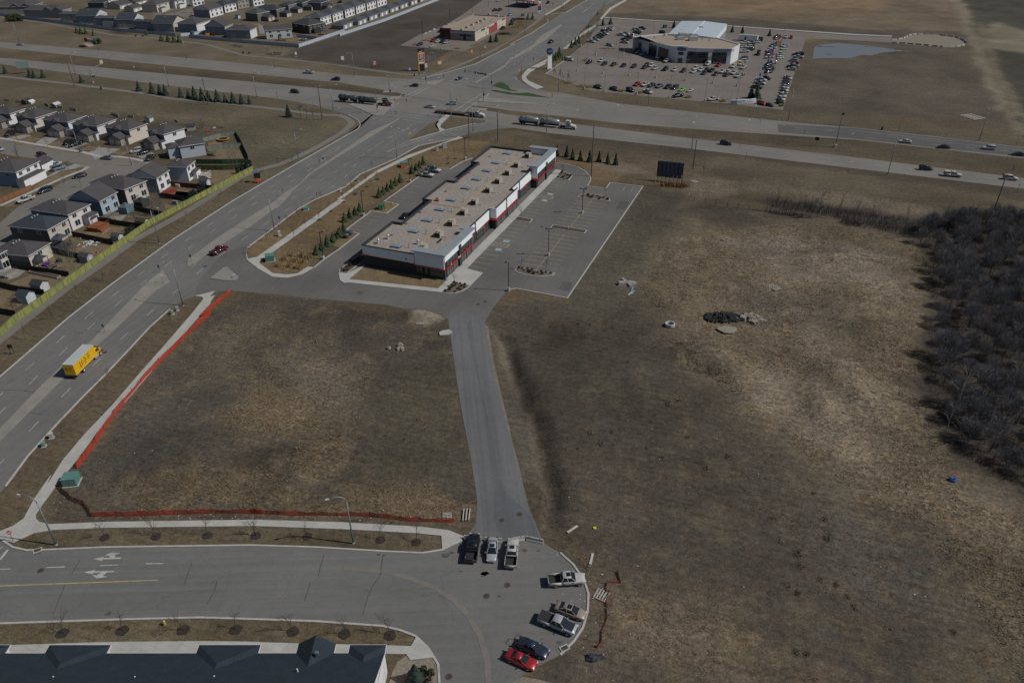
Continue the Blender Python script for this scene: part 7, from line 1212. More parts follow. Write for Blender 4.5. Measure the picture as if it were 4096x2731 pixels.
for i,s in enumerate(('A1 797,855','A1 1540,940','A2 168,1180','A2 1356,912','A3 337,1040','A3 892,1068','B4 253,455','B4 1807,655','B5 1210,850','B5 1330,348','B5 2212,420','A1 108,882','A2 1005,20' if False else 'B3 1475,550')):
 p=pt(s);T=thing('delineator_post','white delineator post on the road verge, %s counted from the far left'%NUM[i],'post',(p.x,p.y,0),0,'white delineator posts');MB().box((0,0,.6),(.14,.06,1.2)).build('stake',DMK,T);MB().box((0,-.035,1.0),(.12,.015,.2)).build('reflector',GRYM,T)
 #  utility boxes, hydrants, bins
def ubox(s,w_,d_,h,col,label,deg=20,name='transformer_box',cat='utility box',dark=None):
 p=pt(s);T=thing(name,label,cat,(p.x,p.y,0),math.radians(deg));m_=mat('ubox_%.2f_%.2f_%.2f'%col,col,.55,.08,1)
 MB().box((0,0,h/2),(w_,d_,h)).build('cabinet',m_,T);MB().box((0,0,h+.04),(w_+.1,d_+.1,.08)).build('lid',m_,T);MB().box((0,0,.05),(w_+.35,d_+.35,.1)).build('pad',CONCK,T);MB().box((-w_*.24,-d_/2-.02,h*.5),(w_*.44,.03,h*.8)).box((w_*.24,-d_/2-.02,h*.5),(w_*.44,.03,h*.8)).build('door',mat('ubox_%.2f_%.2f_%.2f'%dark,dark)if dark else m_,T)
GRN=(.095,.20,.185)
ubox('E1 545,58',2.5,2.2,1.7,GRN,'large green transformer box at the snow fence corner',8);ubox('C2 1338,805',2.4,2.2,1.7,(.08,.19,.155),'large green transformer box beside the mall lawn reeds',15);ubox('C2 1815,132',1.5,1.3,.8,(.09,.21,.185),'low green transformer box on the verge',15);ubox('B3 858,955',2.4,2.1,1.7,(.10,.19,.16),'green transformer box with orange netting by the pavement',15);MB
p=pt('B3 845,962');T=thing('safety_net','orange safety netting wrapped on the green transformer','netting',(p.x,p.y,0),.3);MB().bx(-1.0,.5,-1.35,-1.15,.1,1.4).build('net',mat('net_orange',(.48,.10,.03),.8,.2),T);MB().tube([(-.9,-1.25,0),(-.9,-1.25,1.6)],.04,5).build('stake',DMK,T)
ubox('B3 555,1525',2.0,1.8,1.6,(.035,.13,.085),'dark green transformer with yellow bollards on the lawn island',15)
for i,s in enumerate(('B3 490,1528','B3 622,1505','B3 578,1545')):
 p=pt(s);T=thing('bollard','yellow bollard, %s of the green transformer'%('left','right','front')[i],'bollard',(p.x,p.y,.1),0,'yellow bollards');MB().cyl((0,0,0),.11,1.2,10).build('post',YPIPE,T);MB().ball((0,0,1.2),.11).build('cap',YPIPE,T)
for s,w_,d_,h,col,lb in(('D1 465,1122',.7,.6,1.1,(.42,.44,.42),'pale grey pedestal box by the lower verge'),('D1 395,1198',.6,.6,1.0,(.17,.27,.24),'green pedestal box by the lower verge'),('C2 1465,482',.7,.6,1.6,(.5,.5,.49),'white pedestal box beside the pavement'),('C2 38,1525',.5,.5,1.1,(.28,.38,.34),'first pale green pedestal beside the entrance lamp'),('C2 103,1475',.5,.5,1.1,(.30,.39,.35),'second pale green pedestal beside the entrance lamp'),('B3 242,1150',.8,.7,1.1,(.15,.22,.19),'grey green pedestal box on the verge opposite the mall'),('B3 440,1157',.45,.45,.8,(.16,.27,.2),'small green pedestal beside the pavement'),('B3 8,1288',.6,.5,1.1,(.5,.52,.5),'white pedestal by the verge lane'),('B2 2275,1285',.6,.5,1.0,(.48,.5,.48),'white pedestal box near the turn arrow sign'),('B3 1297,742',.9,.8,2.0,(.33,.38,.41),'narrow blue grey cabinet by the slip lane path'),('B3 1395,703',1.4,1.0,2.0,(.33,.38,.42),'wide blue grey cabinet by the slip lane path'),('B1 1080,765',1.1,.8,.9,(.06,.17,.17),'teal box at the crescent lamp'),('A4 1185,205',2.2,1.6,1.7,(.09,.15,.13),'green box on the corner verge of the upper road'),('A4 1068,368',2.6,1.6,1.7,(.07,.14,.13),'dark green box on the dealership verge'),('A4 2065,378',2.4,2.0,2.0,(.03,.09,.08),'dark green bin cabinet behind the showroom'),('A4 170,222',2.0,1.8,1.8,(.03,.10,.075),'dark green box beside the station pines'),('U6 645,225',0.9,.8,1.2,(.03,.10,.075),'green cabinet at the hedge end')):ubox(s,w_,d_,h,col,lb,18,'utility_pedestal' if h<1.3 else 'utility_cabinet')
def hydrant(s,lb):
 p=pt(s);T=thing('fire_hydrant',lb,'hydrant',(p.x,p.y,.12),0,'yellow fire hydrants');HM=mat('hydrant_yellow',(.46,.30,.03),.5);MB().cyl((0,0,0),.16,.62,10).cyl((0,0,0),.22,.08,10).build('barrel',HM,T);MB().ball((0,0,.66),.18,10,6).build('bonnet',mat('hydrant_cap',(.48,.46,.40),.5),T);MB().tube([(-.26,0,.45),(.26,0,.45)],.09,8).tube([(0,-.25,.42),(0,0,.42)],.11,8).build('nozzle',HM,T)
hydrant('E1 1245,1127','yellow fire hydrant with pale cap on the grass by the townhouses');hydrant('C4 773,388','yellow fire hydrant in the middle stall island');hydrant('B3 697,1467','yellow fire hydrant beside the dark green transformer')
for s,lb,c_ in(('C3 137,470','round brown waste well with blue lid',(.03,.06,.16)),('C3 88,508','round brown waste well with slate lid',(.06,.085,.10))):
 p=pt(s);T=thing('waste_well',lb,'waste bin',(p.x,p.y,.1),0,'round waste wells');MB().cyl((0,0,0),.85,1.0,16).build('barrel',mat('well_brown',(.10,.045,.03),.8),T);MB().cyl((0,0,1.0),.92,.12,16).ball((0,0,1.1),.85,14,6,0,(1,1,.35)).build('lid',mat('well_lid_%.2f'%c_[2],c_,.5),T)
for s,lb in(('A2 978,718','navy tilted litter bin beside the upper path bench'),('A1 1814,495','navy litter bin beside the path at the upper left'),('A1 1354,1197','navy litter bin beside the lower path'),('B6 438,468','black litter bin by the resurfaced lanes')):
 p=pt(s);T=thing('litter_bin',lb,'litter bin',(p.x,p.y,0),.3,'path litter bins');MB().cyl((0,0,.1),.42,1.1,12).build('barrel',mat('bin_navy',(.02,.025,.07),.5),T);MB().cyl((0,0,1.2),.46,.1,12).build('lid',PLAST,T)
for s,lb in(('A1 1905,497','dark park bench by the path at the upper left'),('A2 1057,722','dark park bench by the upper path curve')):
 p=pt(s);T=thing('park_bench',lb,'bench',(p.x,p.y,0),-.3,'path benches');BM_=mat('bench_brown',(.05,.035,.025),.8);MB().box((0,0,.45),(1.7,.45,.06)).build('seat',BM_,T);MB().box((0,.25,.75),(1.7,.06,.4)).build('backrest',BM_,T)
 for x in(-.7,.7):MB().box((x,0,.22),(.08,.4,.44)).build('leg',PLAST,T)
p=pt('B2 1178,1165');T=thing('sign_trailer','orange solar message board trailer beside the path','trailer',(p.x,p.y,0),.35);OR=mat('trailer_orange',(.50,.10,.025),.5);MB().bx(-1.2,1.0,-.7,.7,.5,.9).bx(-3.0,-1.2,-.06,.06,.5,.6).build('chassis',OR,T);MB().bx(-.6,.6,-.5,.5,.9,1.3).build('battery_box',OR,T);MB().box((0,0,2.0),(.12,.12,1.6)).build('mast',OR,T);MB().bx(-1.1,1.1,-.15,.1,1.6,3.4).build('message_board',PB_,T);MB().add([(-1.4,-.7,3.4),(.6,-.7,3.7),(.6,.8,4.1),(-1.4,.8,3.8),(-1.4,-.7,3.46),(.6,-.7,3.76),(.6,.8,4.16),(-1.4,.8,3.86)],[[0,1,2,3],[4,5,6,7],[0,1,5,4],[1,2,6,5],[2,3,7,6],[3,0,4,7]]).build('solar_panel',mat('solar_blue',(.08,.12,.18),.2,.1,2),T);wheels(T,[0],(-.8,.8),.36,.2)
JB={}
def barrier(a,b,lb,h=.85,gp='concrete barriers across the drive'):
 d=b-a;L_=d.length;key=round(L_*2)
 if key in JB:T=dup(JB[key])
 else:
  T=thing('concrete_barrier',None,'barrier');JB[key]=T;hw=[(.0,.30),(.22,.28),(.38,.16),(h,.10)];vs=[]
  for x in(-L_/2,L_/2):
   for z,w_ in hw:vs.append((x,-w_,z))
   for z,w_ in hw[::-1]:vs.append((x,w_,z))
  MB().add(vs,[[i,(i+1)%8,8+(i+1)%8,8+i]for i in range(8)]+[list(range(7,-1,-1)),list(range(8,16))]).build('block',mat('barrier_concrete',(.36,.355,.335),.85,.15,1),T);MB().bx(-L_/2+.5,-L_/2+.65,-.12,.12,h,h+.08).bx(L_/2-.65,L_/2-.5,-.12,.12,h,h+.08).build('lifting_eye',GALV,T)
 m_=(a+b)/2;T.location=(m_.x,m_.y,.04);T.rotation_euler=(0,0,math.atan2(d.y,d.x));T['label']=lb;T['category']='barrier';T['group']=gp
for a,b,lb in(('F 246,240','F 403,255','concrete barrier behind the black pickup nose'),('F 434,258','F 594,270','concrete barrier in front of the silver sedan'),('F 647,275','F 800,247','concrete barrier in front of the white pickup'),('F 818,248','F 973,282','concrete barrier at the right end of the row')):barrier(pt(a),pt(b),lb)
gl='A6 568,538 640,536|A6 660,530 712,524|A6 725,518 752,506|A6 762,502 782,490|A6 795,482 832,474|A6 846,470 896,465|A6 918,464 982,463|A6 1012,462 1082,464|A6 1112,466 1188,468|A6 1218,476 1290,486|A6 1320,488 1388,498|A6 1415,504 1468,516|A6 1490,526 1535,548|A6 1535,556 1568,580|A6 565,578 640,583|A6 672,584 748,590|A6 778,592 858,600|A6 888,600 965,607|A6 995,608 1065,616|A6 1105,622 1180,628|A6 1215,628 1250,634|A6 1330,636 1408,634|A6 1430,630 1488,622|A6 1502,618 1538,608'
for i,s in enumerate(gl.split('|')):
 a,b=pts(s);barrier(a,b,'low concrete barrier round the gravel turnaround, %s'%('%s along its %s side'%(NUM[i if i<14 else i-14],'far' if i<14 else 'near')),gp='barriers round the gravel turnaround')
for i,s in enumerate(('A3 1125,456 1155,447','A3 1183,432 1210,424','A3 1242,408 1268,398')):a,b=pts(s);barrier(a,b,'pale kerb block at the retail lot edge, %s'%('nearest','middle','farthest')[i],.5,'kerb blocks at the retail lot')
SN=bpy.data.materials.new('snow_fence_net');SN.use_nodes=True;t=SN.node_tree;b_=t.nodes['Principled BSDF'];b_.inputs['Base Color'].default_value=(.42,.042,.018,1);b_.inputs['Roughness'].default_value=.7
v=_n(t,'ShaderNodeTexCoord').outputs['Object'];t.links.new(_mapr(t,_noise(t,v,2.5,4,.7),.35,.6,.55,.95),b_.inputs['Alpha']);b_.inputs['Transmission Weight'].default_value=0
def snow(lab,s,h):
 P=pts(s);T=thing('snow_fence',lab,'fence',(P[0].x,P[0].y,0),0,'orange snow fences');pr=[];
 for i in range(len(P)-1):
  k=max(1,int((P[i+1]-P[i]).length/1.2))
  for j in range(k):pr.append(P[i].lerp(P[i+1],j/k)-P[0])
 pr.append(P[-1]-P[0]);mb=MB();r=random.Random(lab);vs=[];st=MB()
 for i,q in enumerate(pr):
  hh=h*r.uniform(.75,1.05);o1=r.uniform(-.12,.12);vs+=[(q.x,q.y,.02),(q.x+o1*.5,q.y+o1*.5,hh*.5),(q.x+o1,q.y+o1,hh)]
  if i%3==0:st.box((q.x,q.y+.05,h*.55),(.06,.06,h*1.1))
 mb.add(vs,[[3*i+k,3*i+3+k,3*i+4+k,3*i+1+k]for i in range(len(pr)-1)for k in range(2)]);mb.build('netting',SN,T);st.parts('stake',mat('stake_dark',(.08,.03,.02),.8),T)
snow('orange snow fence along the pavement of the left field','D1 690,1400 860,1170 960,1010 1050,890 1240,660 1400,480 1560,320 1720,160 1890,12 C2 420,1560 620,1390 815,1228',1.25)
snow('orange snow fence along the bottom pavement of the left field','E1 460,95 540,190 630,222 700,312 1000,308 1300,298 1650,288 1981,292 E2 0,290 300,303 760,308 900,312 1040,330 1200,350 1540,358',1.15)
snow('fallen orange snow fence beside the bulb on the right','F 1650,545 1690,650 1560,650 1555,740 1590,720 1560,820 1558,920 1552,1010 1510,1110 1510,1200 1480,1245 1440,1230',.5)
WOODP=mat('pallet_wood',(.33,.31,.28),.85,.2,2)
def pallet(s,deg,lb,sz=1.2,z=.05):
 p=pt(s);T=thing('pallet',lb,'pallet',(p.x,p.y,z),math.radians(deg),'loose pallets')
 for k in range(5):MB().box((0,-sz/2+.1+k*(sz-.2)/4,.13),(sz,sz*.13,.03)).build('slat',WOODP,T)
 for k in range(3):MB().box((-sz/2+.08+k*(sz-.16)/2,0,.06),(.1,sz,.1)).build('bearer',WOODP,T)
pallet('F 1510,762',60,'weathered pallet beside the fallen snow fence',2.0);pallet('E2 1488,312',5,'pallet at the end of the bottom snow fence',1.6);pallet('D2 1527,102',0,'pallet leaning at the pale soil mound',1.9,.35);pallet('C5 1272,1180',30,'grey pallet lying in the tan grass',2.2);pallet('C5 1240,1160',70,'second grey pallet half under the first in the tan grass',2.0);pallet('B6 1650,297',20,'large pale board pallet on the far verge',7);pallet('B5 195,1160',25,'small pale pallet near the billboard',2.2)
p=pt('E2 1630,305');T=thing('timber_pile','three pale barked logs lying beside the drive','logs',(p.x,p.y,.1),0);
for k in range(3):MB().tube([(-.5+k*.5,-1.5+.1*k,.15),(-.45+k*.55,1.4,.15)],.13,8).build('log',mat('log_pale',(.36,.33,.28),.9,.2,3),T)
STN=mat('boulder',(.25,.225,.19),.9,.2,1.5,fine=.2)
for i,(s,r_)in enumerate((('D2 1345,300',.75),('D2 1332,332',.7),('D2 1360,332',.75),('D2 1245,328',.6))):
 p=pt(s);T=thing('boulder',('upper pale boulder of the cluster in the left field','lower left pale boulder of the cluster in the left field','lower right pale boulder of the cluster in the left field','single pale boulder left of the cluster')[i],'boulder',(p.x,p.y,.3),i,'pale boulders');MB().ball((0,0,0),r_,9,6,.22,(1,.8,.7)).build('stone',STN,T)
p=pt('D2 1750,185');T=thing('concrete_slab','broken pale concrete slab beside the drive','slab',(p.x,p.y,.1),.3);MB().prism([(-1.6,-.9),(.2,-1.3),(1.7,-.4),(1.2,.9),(-.4,1.0),(-1.4,.4)],0,.25).build('slab',CONC,T)
p=pt('D3 1410,122');T=thing('concrete_ring','white concrete ring lying in the right field','ring',(p.x,p.y,.15),0);MB().strip([(1.1*math.cos(a),.95*math.sin(a))for a in np.linspace(0,6.283,21)[:-1]],.22,0,.75,closed=True).build('wall',mat('ring_white',(.46,.48,.48),.7),T)
def heap(name,s,lab,cat,n,rx,ry,size,m_,h=.8,seed=1):
 p=pt(s);T=thing(name,lab,cat,(p.x,p.y,0));r=random.Random(seed);mb=MB()
 for i in range(n):
  a=r.uniform(0,6.28);q=math.sqrt(r.random());x,y=rx*q*math.cos(a),ry*q*math.sin(a);z=h*(1-q)*r.uniform(.3,1);sz=size*r.uniform(.5,1.4);mb.box((x,y,z+.12),(sz,sz*r.uniform(.3,.9),sz*r.uniform(.2,.6)),r.uniform(0,3),r.uniform(.5,.95))
 mb.build('rubble',m_,T);return T
heap('rubble_heap','D3 1880,45','heap of black broken asphalt in the tan field','rubble',260,4.6,2.6,.7,mat('rubble_black',(.022,.024,.026),.8,.4,2,fine=.4),1.2,3);heap('rubble_heap','D3 2110,62','pale broken concrete lumps right of the black heap','rubble',26,4.2,2.2,1.5,mat('rubble_pale',(.24,.215,.18),.9,.2,1.5),.9,4);heap('rubble_heap','C4 1555,1112','low grey lump of dumped concrete on the track','rubble',14,2.3,1.1,1.8,mat('rubble_grey',(.26,.245,.235),.9,.15,1.5),.5,5)
p=pt('D3 1925,168');T=thing('concrete_slab','round pale concrete patch below the black heap','slab',(p.x,p.y,.25),0);MB().prism([(2.3*math.cos(a)*(1+.2*math.sin(3*a)),1.7*math.sin(a))for a in np.linspace(0,6.283,15)[:-1]],0,.3).build('slab',mat('rubble_tan',(.23,.205,.17),.95,.15,1),T)
for s,c_,lb,dg in(('C4 1630,1195',(.08,.30,.40),'pale blue board lying by the track',70),('C4 1635,1240',(.10,.33,.42),'second pale blue board lying by the track',65),('C4 1605,1252',(.45,.40,.36),'cream board lying beside the blue boards',55),('F 1243,157',(.40,.39,.36),'thin pale plank near the ditch end',40),('F 1418,430',(.42,.44,.43),'short white plank in the right verge',75)):
 p=pt(s);T=thing('plank',lb,'plank',(p.x,p.y,.15),math.radians(dg));MB().box((0,0,.05),(2.4,.4,.06)).build('board',mat('plank_%.2f'%c_[2],c_,.7),T);MB().box((.3,.1,.09),(1.2,.12,.03)).build('batten',mat('plank_%.2f'%c_[2],c_,.7),T)
p=pt('D4 1710,1507');T=thing('tarp','crumpled bright blue tarp in the grass by the wood','tarp',(p.x,p.y,.15));MB().ball((0,0,.2),.75,9,6,.35,(1,.7,.5)).build('sheet',mat('tarp_blue',(.015,.07,.28),.5),T)
p=pt('F 1450,1340');T=thing('tarp','dark crumpled sheet below the fallen snow fence','tarp',(p.x,p.y,.12));MB().ball((0,0,.1),1.1,10,6,.35,(1.2,.6,.3)).build('sheet',mat('tarp_dark',(.035,.04,.05),.5),T)
p=pt('F 1448,147');T=thing('disc','lime yellow plastic disc in the right field','disc',(p.x,p.y,.15));MB().cyl((0,0,0),.3,.12,12).build('plate',mat('disc_lime',(.5,.5,.05),.5),T)
lt=MB();r=random.Random(11)
for s,n_,sx,sy in(('F 1400,700',40,6,12),('F 1450,950',40,5,10),('E2 700,320',45,28,1.6),('E1 1500,325',40,20,1.2),('E1 420,200',14,4,4),('D3 1650,1200',30,14,14),('E4 1100,800',20,20,16),('D2 600,900',26,22,18),('D1 1500,900',26,9,20),('C5 1100,700',14,30,20),('B5 1200,250',16,30,3),('B4 1000,650',14,30,4),('F 1400,1350',26,6,4)):
 c=pt(s)
 for i in range(n_//2):x=r.gauss(0,sx*.5);y=r.gauss(0,sy*.5);z=float(height(np.array([c.x+x]),np.array([c.y+y]))[0]);lt.box((c.x+x,c.y+y,z+.05),(r.uniform(.08,.24),r.uniform(.06,.14),.03),r.uniform(0,3))
o=lt.build('litter',mat('litter_white',(.5,.5,.49),.7,.2,.8));setp(o,'scattered white litter along the fences and verges','litter',None,'stuff')
MHM=mat('manhole_iron',(.055,.042,.036),.7,.2,3)
for s,lb in(('F 452,768','round iron manhole cover in the middle of the bulb'),('F 643,667','round iron manhole cover right of the middle of the bulb'),('F 593,70','round iron manhole cover in the drive, left'),('F 755,17','round iron manhole cover in the drive, right'),('E1 308,720','dark manhole cover in the left turning lane'),('C2 475,887','dark manhole cover near the median nose'),('C3 1938,1358','manhole cover at the lot exit, right one'),('C3 1845,1393','manhole cover at the lot exit, left one'),('C4 425,360','reddish manhole cover in the mall aisle'),('W7 1058,260','dark manhole cover ahead of the yellow box truck'),('E2 1502,1520','small dark cover near the gravel corner')):
 p=pt(s);T=thing('manhole_cover',lb,'manhole cover',(p.x,p.y,.05),0,'manhole covers');MB().cyl((0,0,0),.46,.03,18).build('plate',MHM,T);MB().strip([(.5*math.cos(a),.5*math.sin(a))for a in np.linspace(0,6.283,19)[:-1]],.1,0,.025,closed=True).build('frame_ring',mat('ring_grey',(.11,.1,.095),.8),T)
for s,lb in(('F 1170,1250','rusty storm drain grate at the bulb kerb'),('E1 285,570','storm drain grate at the lower left kerb'),('C2 308,868','storm drain grate at the median nose')):
 p=pt(s);T=thing('storm_drain',lb,'drain',(p.x,p.y,.17),.5,'storm drains');MB().box((0,0,.0),(1.0,.6,.06)).build('grate',MHM,T);MB().strip([(-.6,-.4),(.6,-.4),(.6,.4),(-.6,.4)],.15,-.1,.12,closed=True).build('apron',CONCK,T)
for s,lb,rr,c_ in(('B2 715,610','large round trampoline with yellow pad',2.3,(.50,.30,.04)),('A2 1780,540','round trampoline with pale rim behind the pale fence',2.3,(.40,.46,.46))):
 p=pt(s);T=thing('trampoline',lb,'trampoline',(p.x,p.y,0));MB().cyl((0,0,.82),rr*.86,.03,24).build('mat',PLAST,T);MB().strip([(rr*.93*math.cos(a),rr*.93*math.sin(a))for a in np.linspace(0,6.283,29)[:-1]],rr*.16,.80,.12,closed=True).build('pad',mat('pad_%.2f'%c_[2],c_,.6),T)
 for k in range(6):a=k*math.pi/3;MB().tube([(rr*.9*math.cos(a),rr*.9*math.sin(a),0),(rr*.9*math.cos(a),rr*.9*math.sin(a),.82)],.05,6).build('leg',LPM,T)
p=pt('B2 522,508');T=thing('play_slide','red toy slide with blue chute in the far yard','toy',(p.x,p.y,0),.4);MB().box((-.6,0,.7),(.9,.9,1.4),0,.5).build('tower',SRD,T);MB().add([(-.2,-.3,1.1),(-.2,.3,1.1),(1.3,.3,.1),(1.3,-.3,.1),(-.2,-.3,1.0),(-.2,.3,1.0),(1.3,.3,0),(1.3,-.3,0)],[[0,1,2,3],[4,5,6,7],[0,3,7,4],[1,2,6,5]]).build('chute',mat('toy_blue',(.05,.09,.28),.5),T)
p=pt('B2 597,478');T=thing('playhouse','small red toy playhouse in the far yard','toy',(p.x,p.y,0),.2);MB().box((0,0,.6),(1.3,1.2,1.2)).build('wall',SRD,T);MB().box((0,0,1.4),(1.4,1.3,.5),0,.3).build('roof',mat('toy_roof',(.45,.3,.3),.6),T)
p=pt('V5 505,278');T=thing('paddling_pool','round purple plastic tub under the black gazebo','pool',(p.x,p.y,.1));MB().strip([(.95*math.cos(a),.7*math.sin(a))for a in np.linspace(0,6.283,19)[:-1]],.2,0,.5,closed=True).build('rim',mat('pool_purple',(.09,.025,.25),.5),T);MB().prism([(.85*math.cos(a),.6*math.sin(a))for a in np.linspace(0,6.283,19)[:-1]],0,.2).build('floor',mat('pool_purple',(.09,.025,.25)),T)
p=pt('V5 1030,155');T=thing('fire_pit','ring of reddish stones in the tan house yard','fire pit',(p.x,p.y,.05));
for k in range(12):a=k*math.pi/6;MB().box((1.0*math.cos(a),1.0*math.sin(a),.18),(.4,.45,.35),a).build('stone',mat('pit_stone',(.24,.15,.11),.9,.2,2),T)
heap('wood_stack','V5 980,40','scattered pale boards on the tan house lawn','boards',22,4,2.4,.8,mat('rubble_board',(.46,.47,.47),.8),.1,9);heap('toy_heap','V4 1240,365','bright toys scattered on the lilac house lawn','toys',14,3.4,1.6,.5,mat('toy_mixed',(.25,.06,.05),.6,.9,3),.1,10);heap('patio_clutter','V4 890,400','pile of white and dark patio things behind the tan house','clutter',26,2.4,1.4,.6,mat('clutter',(.22,.21,.2),.8,.8,2),.6,12)
for s,lb,c_ in(('V3 1000,470','grey covered cart on the lawn behind the black gazebo',(.2,.2,.2)),('V3 1030,290','white storage box by the red deck',(.5,.49,.46)),('V3 1105,440','teal bin by the board fence',(.03,.12,.10)),('V4 1047,440','green wheelie bin by the yard fence',(.02,.10,.04)),('V5 650,245','dark green box by the raised bed',(.02,.06,.045))):
 p=pt(s);T=thing('storage_box',lb,'box',(p.x,p.y,.05),RH);m_=mat('sbox_%.2f_%.2f'%c_[1:],c_,.6);MB().box((0,0,.45),(1.5,.8,.9)).build('body',m_,T);MB().box((0,0,.95),(1.6,.9,.1)).build('lid',m_,T)
for s in('V5 620,285 560,330','V5 520,300 660,262','V5 330,345 640,410'):
 a,b=pts(s);T=thing('raised_bed','timber edged raised garden bed, %s'%{'V5 620,285 560,330':'nearest the purple tub','V5 520,300 660,262':'under the gazebo edge','V5 330,345 640,410':'along the lower yard fence'}[s],'garden bed',(a.x,a.y,0),math.atan2((b-a).y,(b-a).x),'raised garden beds');L_=(b-a).length;MB().strip([(0,-.6),(L_,-.6),(L_,.6),(0,.6)],.15,0,.45,closed=True).build('edging',mat('bed_timber',(.26,.22,.18),.85),T);MB().bx(.1,L_-.1,-.52,.52,.05,.35).build('soil',MULCH,T)
p=pt('A2 1500,545');T=thing('slide_ramp','curved dark ramp beside the deck of the split level house','ramp',(p.x,p.y,0),0);MB().add([(-2.2,-.9,3.2),(-2.2,.9,3.2),(-.8,.9,1.2),(-.8,-.9,1.2),(2.4,.9,.1),(2.4,-.9,.1)],[[0,1,2,3],[3,2,4,5]]).build('slope',PLAST,T);MB().bx(-2.3,-2.1,-.9,.9,0,3.2).build('support',WDP,T)
p=pt('A1 1215,560');T=thing('landscape_sign','low red and white neighbourhood sign among shrubs on the far verge','sign',(p.x,p.y,0),-.4);MB().bx(-4,3,-.4,.4,0,1.6).build('wall',mat('sign_wall_pale',(.42,.43,.44),.7),T);MB().bx(-5.0,-2.4,-.6,-.42,0,2.2).build('panel',mat('panel_red',(.22,.04,.03),.6),T)
o=MB().prism(pts('A1 1060,625 1130,590 1240,590 1250,615 1180,632'),-.1,.4).build('planting_bed',mat('bed_stone',(.28,.25,.21),.9,.2,.5));o['kind']='structure'
p=pt('A5 700,1370')
#  pond
PM_=bpy.data.materials.new('pond_water');PM_.use_nodes=True;t=PM_.node_tree;b_=t.nodes['Principled BSDF'];b_.inputs['Base Color'].default_value=(.16,.155,.165,1);b_.inputs['Roughness'].default_value=.12;b_.inputs['Specular IOR Level'].default_value=.5
road('pond','A5 1765,790 1790,640 1850,600 2100,578 A6 30,592 250,615 560,655 730,678 900,690 640,690 440,705 300,745 150,740 20,780 A5 2000,780 1870,785',PM_,.05,False)
road('gravel_bed','E2 1050,1568 1075,1480 1110,1410 1180,1358 1225,1400 1400,1378 1425,1430 1430,1568',GRAV,.06)
road('gravel_bed','F 690,1568 780,1510 880,1525 1060,1568 1000,1700 600,1700',GRAV,.06)
CLAY=mat('clay',(.115,.102,.080),.95,.22,.35,coord='World',fine=.3,fscale=3,bump=.6)
o=MB().sheet(pts('D2 2108,110 2135,130 2180,420 2230,640 2335,1080 D3 -10,1130 60,1380 100,1568 F 860,20 905,90 890,100 D3 70,1568 20,1330 -12,1190 D2 2320,1110 2195,640 2150,400'),.045).build('clay_verge',mat('clay_pale',(.17,.15,.12),.95,.25,.6,coord='World',fine=.3));o['kind']='structure'
#  trees and shrubs
SPM=[mat('spruce_needles_%d'%i,c,.9,.35,3)for i,c in enumerate(((.022,.040,.030),(.034,.055,.020),(.016,.030,.024),(.030,.042,.030)))]
BARK=mat('bark_dark',(.050,.040,.032),.95,.25,3);BARKP=mat('bark_pale',(.20,.185,.165),.95,.3,3);TWIG=mat('twigs_brown',(.070,.052,.042),.95,.2,3);TWIGP=mat('twigs_grey',(.085,.080,.080),.95,.25,2);TWIGD=mat('twigs_dark',(.058,.052,.054),.95,.25,2)
def spruce_mesh(h,r,seed,n=19):
 rg=random.Random(seed);mb=MB()
 for k in range(n):
  t=k/(n-1);z=h*(.06+.92*t);rr=r*(1-t)**.85*rg.uniform(.8,1.1)+.05;m_=max(5,int(13*(1-t)+4))
  for i in range(m_):
   a=2*math.pi*(i+rg.random())/m_;q=rr*rg.uniform(.4,1.3);dz=-q*rg.uniform(.15,.45);w_=q*rg.uniform(.22,.36)+.05;c,s=math.cos(a),math.sin(a)
   mb.add([(0,0,z+.06*h*.3),(c*q*.6-s*w_,s*q*.6+c*w_,z+dz*.5),(c*q,s*q,z+dz),(c*q*.6+s*w_,s*q*.6-c*w_,z+dz*.5),(c*q*.55,s*q*.55,z+dz*.3+.13)],[[0,1,4],[1,2,4],[2,3,4],[3,0,4]])
 return mb
SPR={}
def spruce(s,h,r,label,group=None,kind=0,name='spruce_tree'):
 p=pt(s)if isinstance(s,str)else s;key=(kind,random.Random(label).randint(0,1))
 if key not in SPR:
  T=thing(name,None,'tree');SPR[key]=T;spruce_mesh(1,.30 if kind!=1 else .36,5+key[1]*7+kind).build('crown',SPM[kind],T);MB().tube([(0,0,0),(0,0,.9)],[.022,.006],6).build('trunk',BARK,T)
 else:T=dup(SPR[key])
 T.name=name;T.location=(p.x,p.y,0);h,r=(h*.63,h*.63*.30)if h>5.5 else(h*.82,h*.82*.25)if h>4.2 else(h,r*.85);T.scale=(r/.3,r/.3,h);T.rotation_euler=(0,0,random.uniform(0,6));T['label']=label;T['category']='tree'
 if group:T['group']=group
 elif 'group' in T:del T['group']
gs='spruces along the near highway verge'
for i,(s,h)in enumerate((('A1 80,985',6.5),('A1 405,1030',6.5),('A1 465,1045',6.5),('A1 580,1040',6.5),('A1 1090,1105',6),('A1 1860,1220',7.5),('A1 2040,1250',8.5),('A1 2145,1265',7.5),('A1 2215,1278',8),('A2 150,1300',7),('A2 255,1312',6.2),('A2 340,1325',9.2),('A2 440,1345',9.2),('A2 525,1350',7.5),('A2 640,1362',8.8),('A2 742,1373',6.2),('A2 848,1380',8),('A2 962,1392',7.2),('A2 1065,1395',4.8))):
 spruce(s,h,h*.24,'blue green spruce on the near highway verge, %s from the left'%NUM[i],gs,0 if i%3 else 3)
spruce('B2 1585,295',8.2,2.3,'lone dark spruce left of the three bare saplings',None,2)
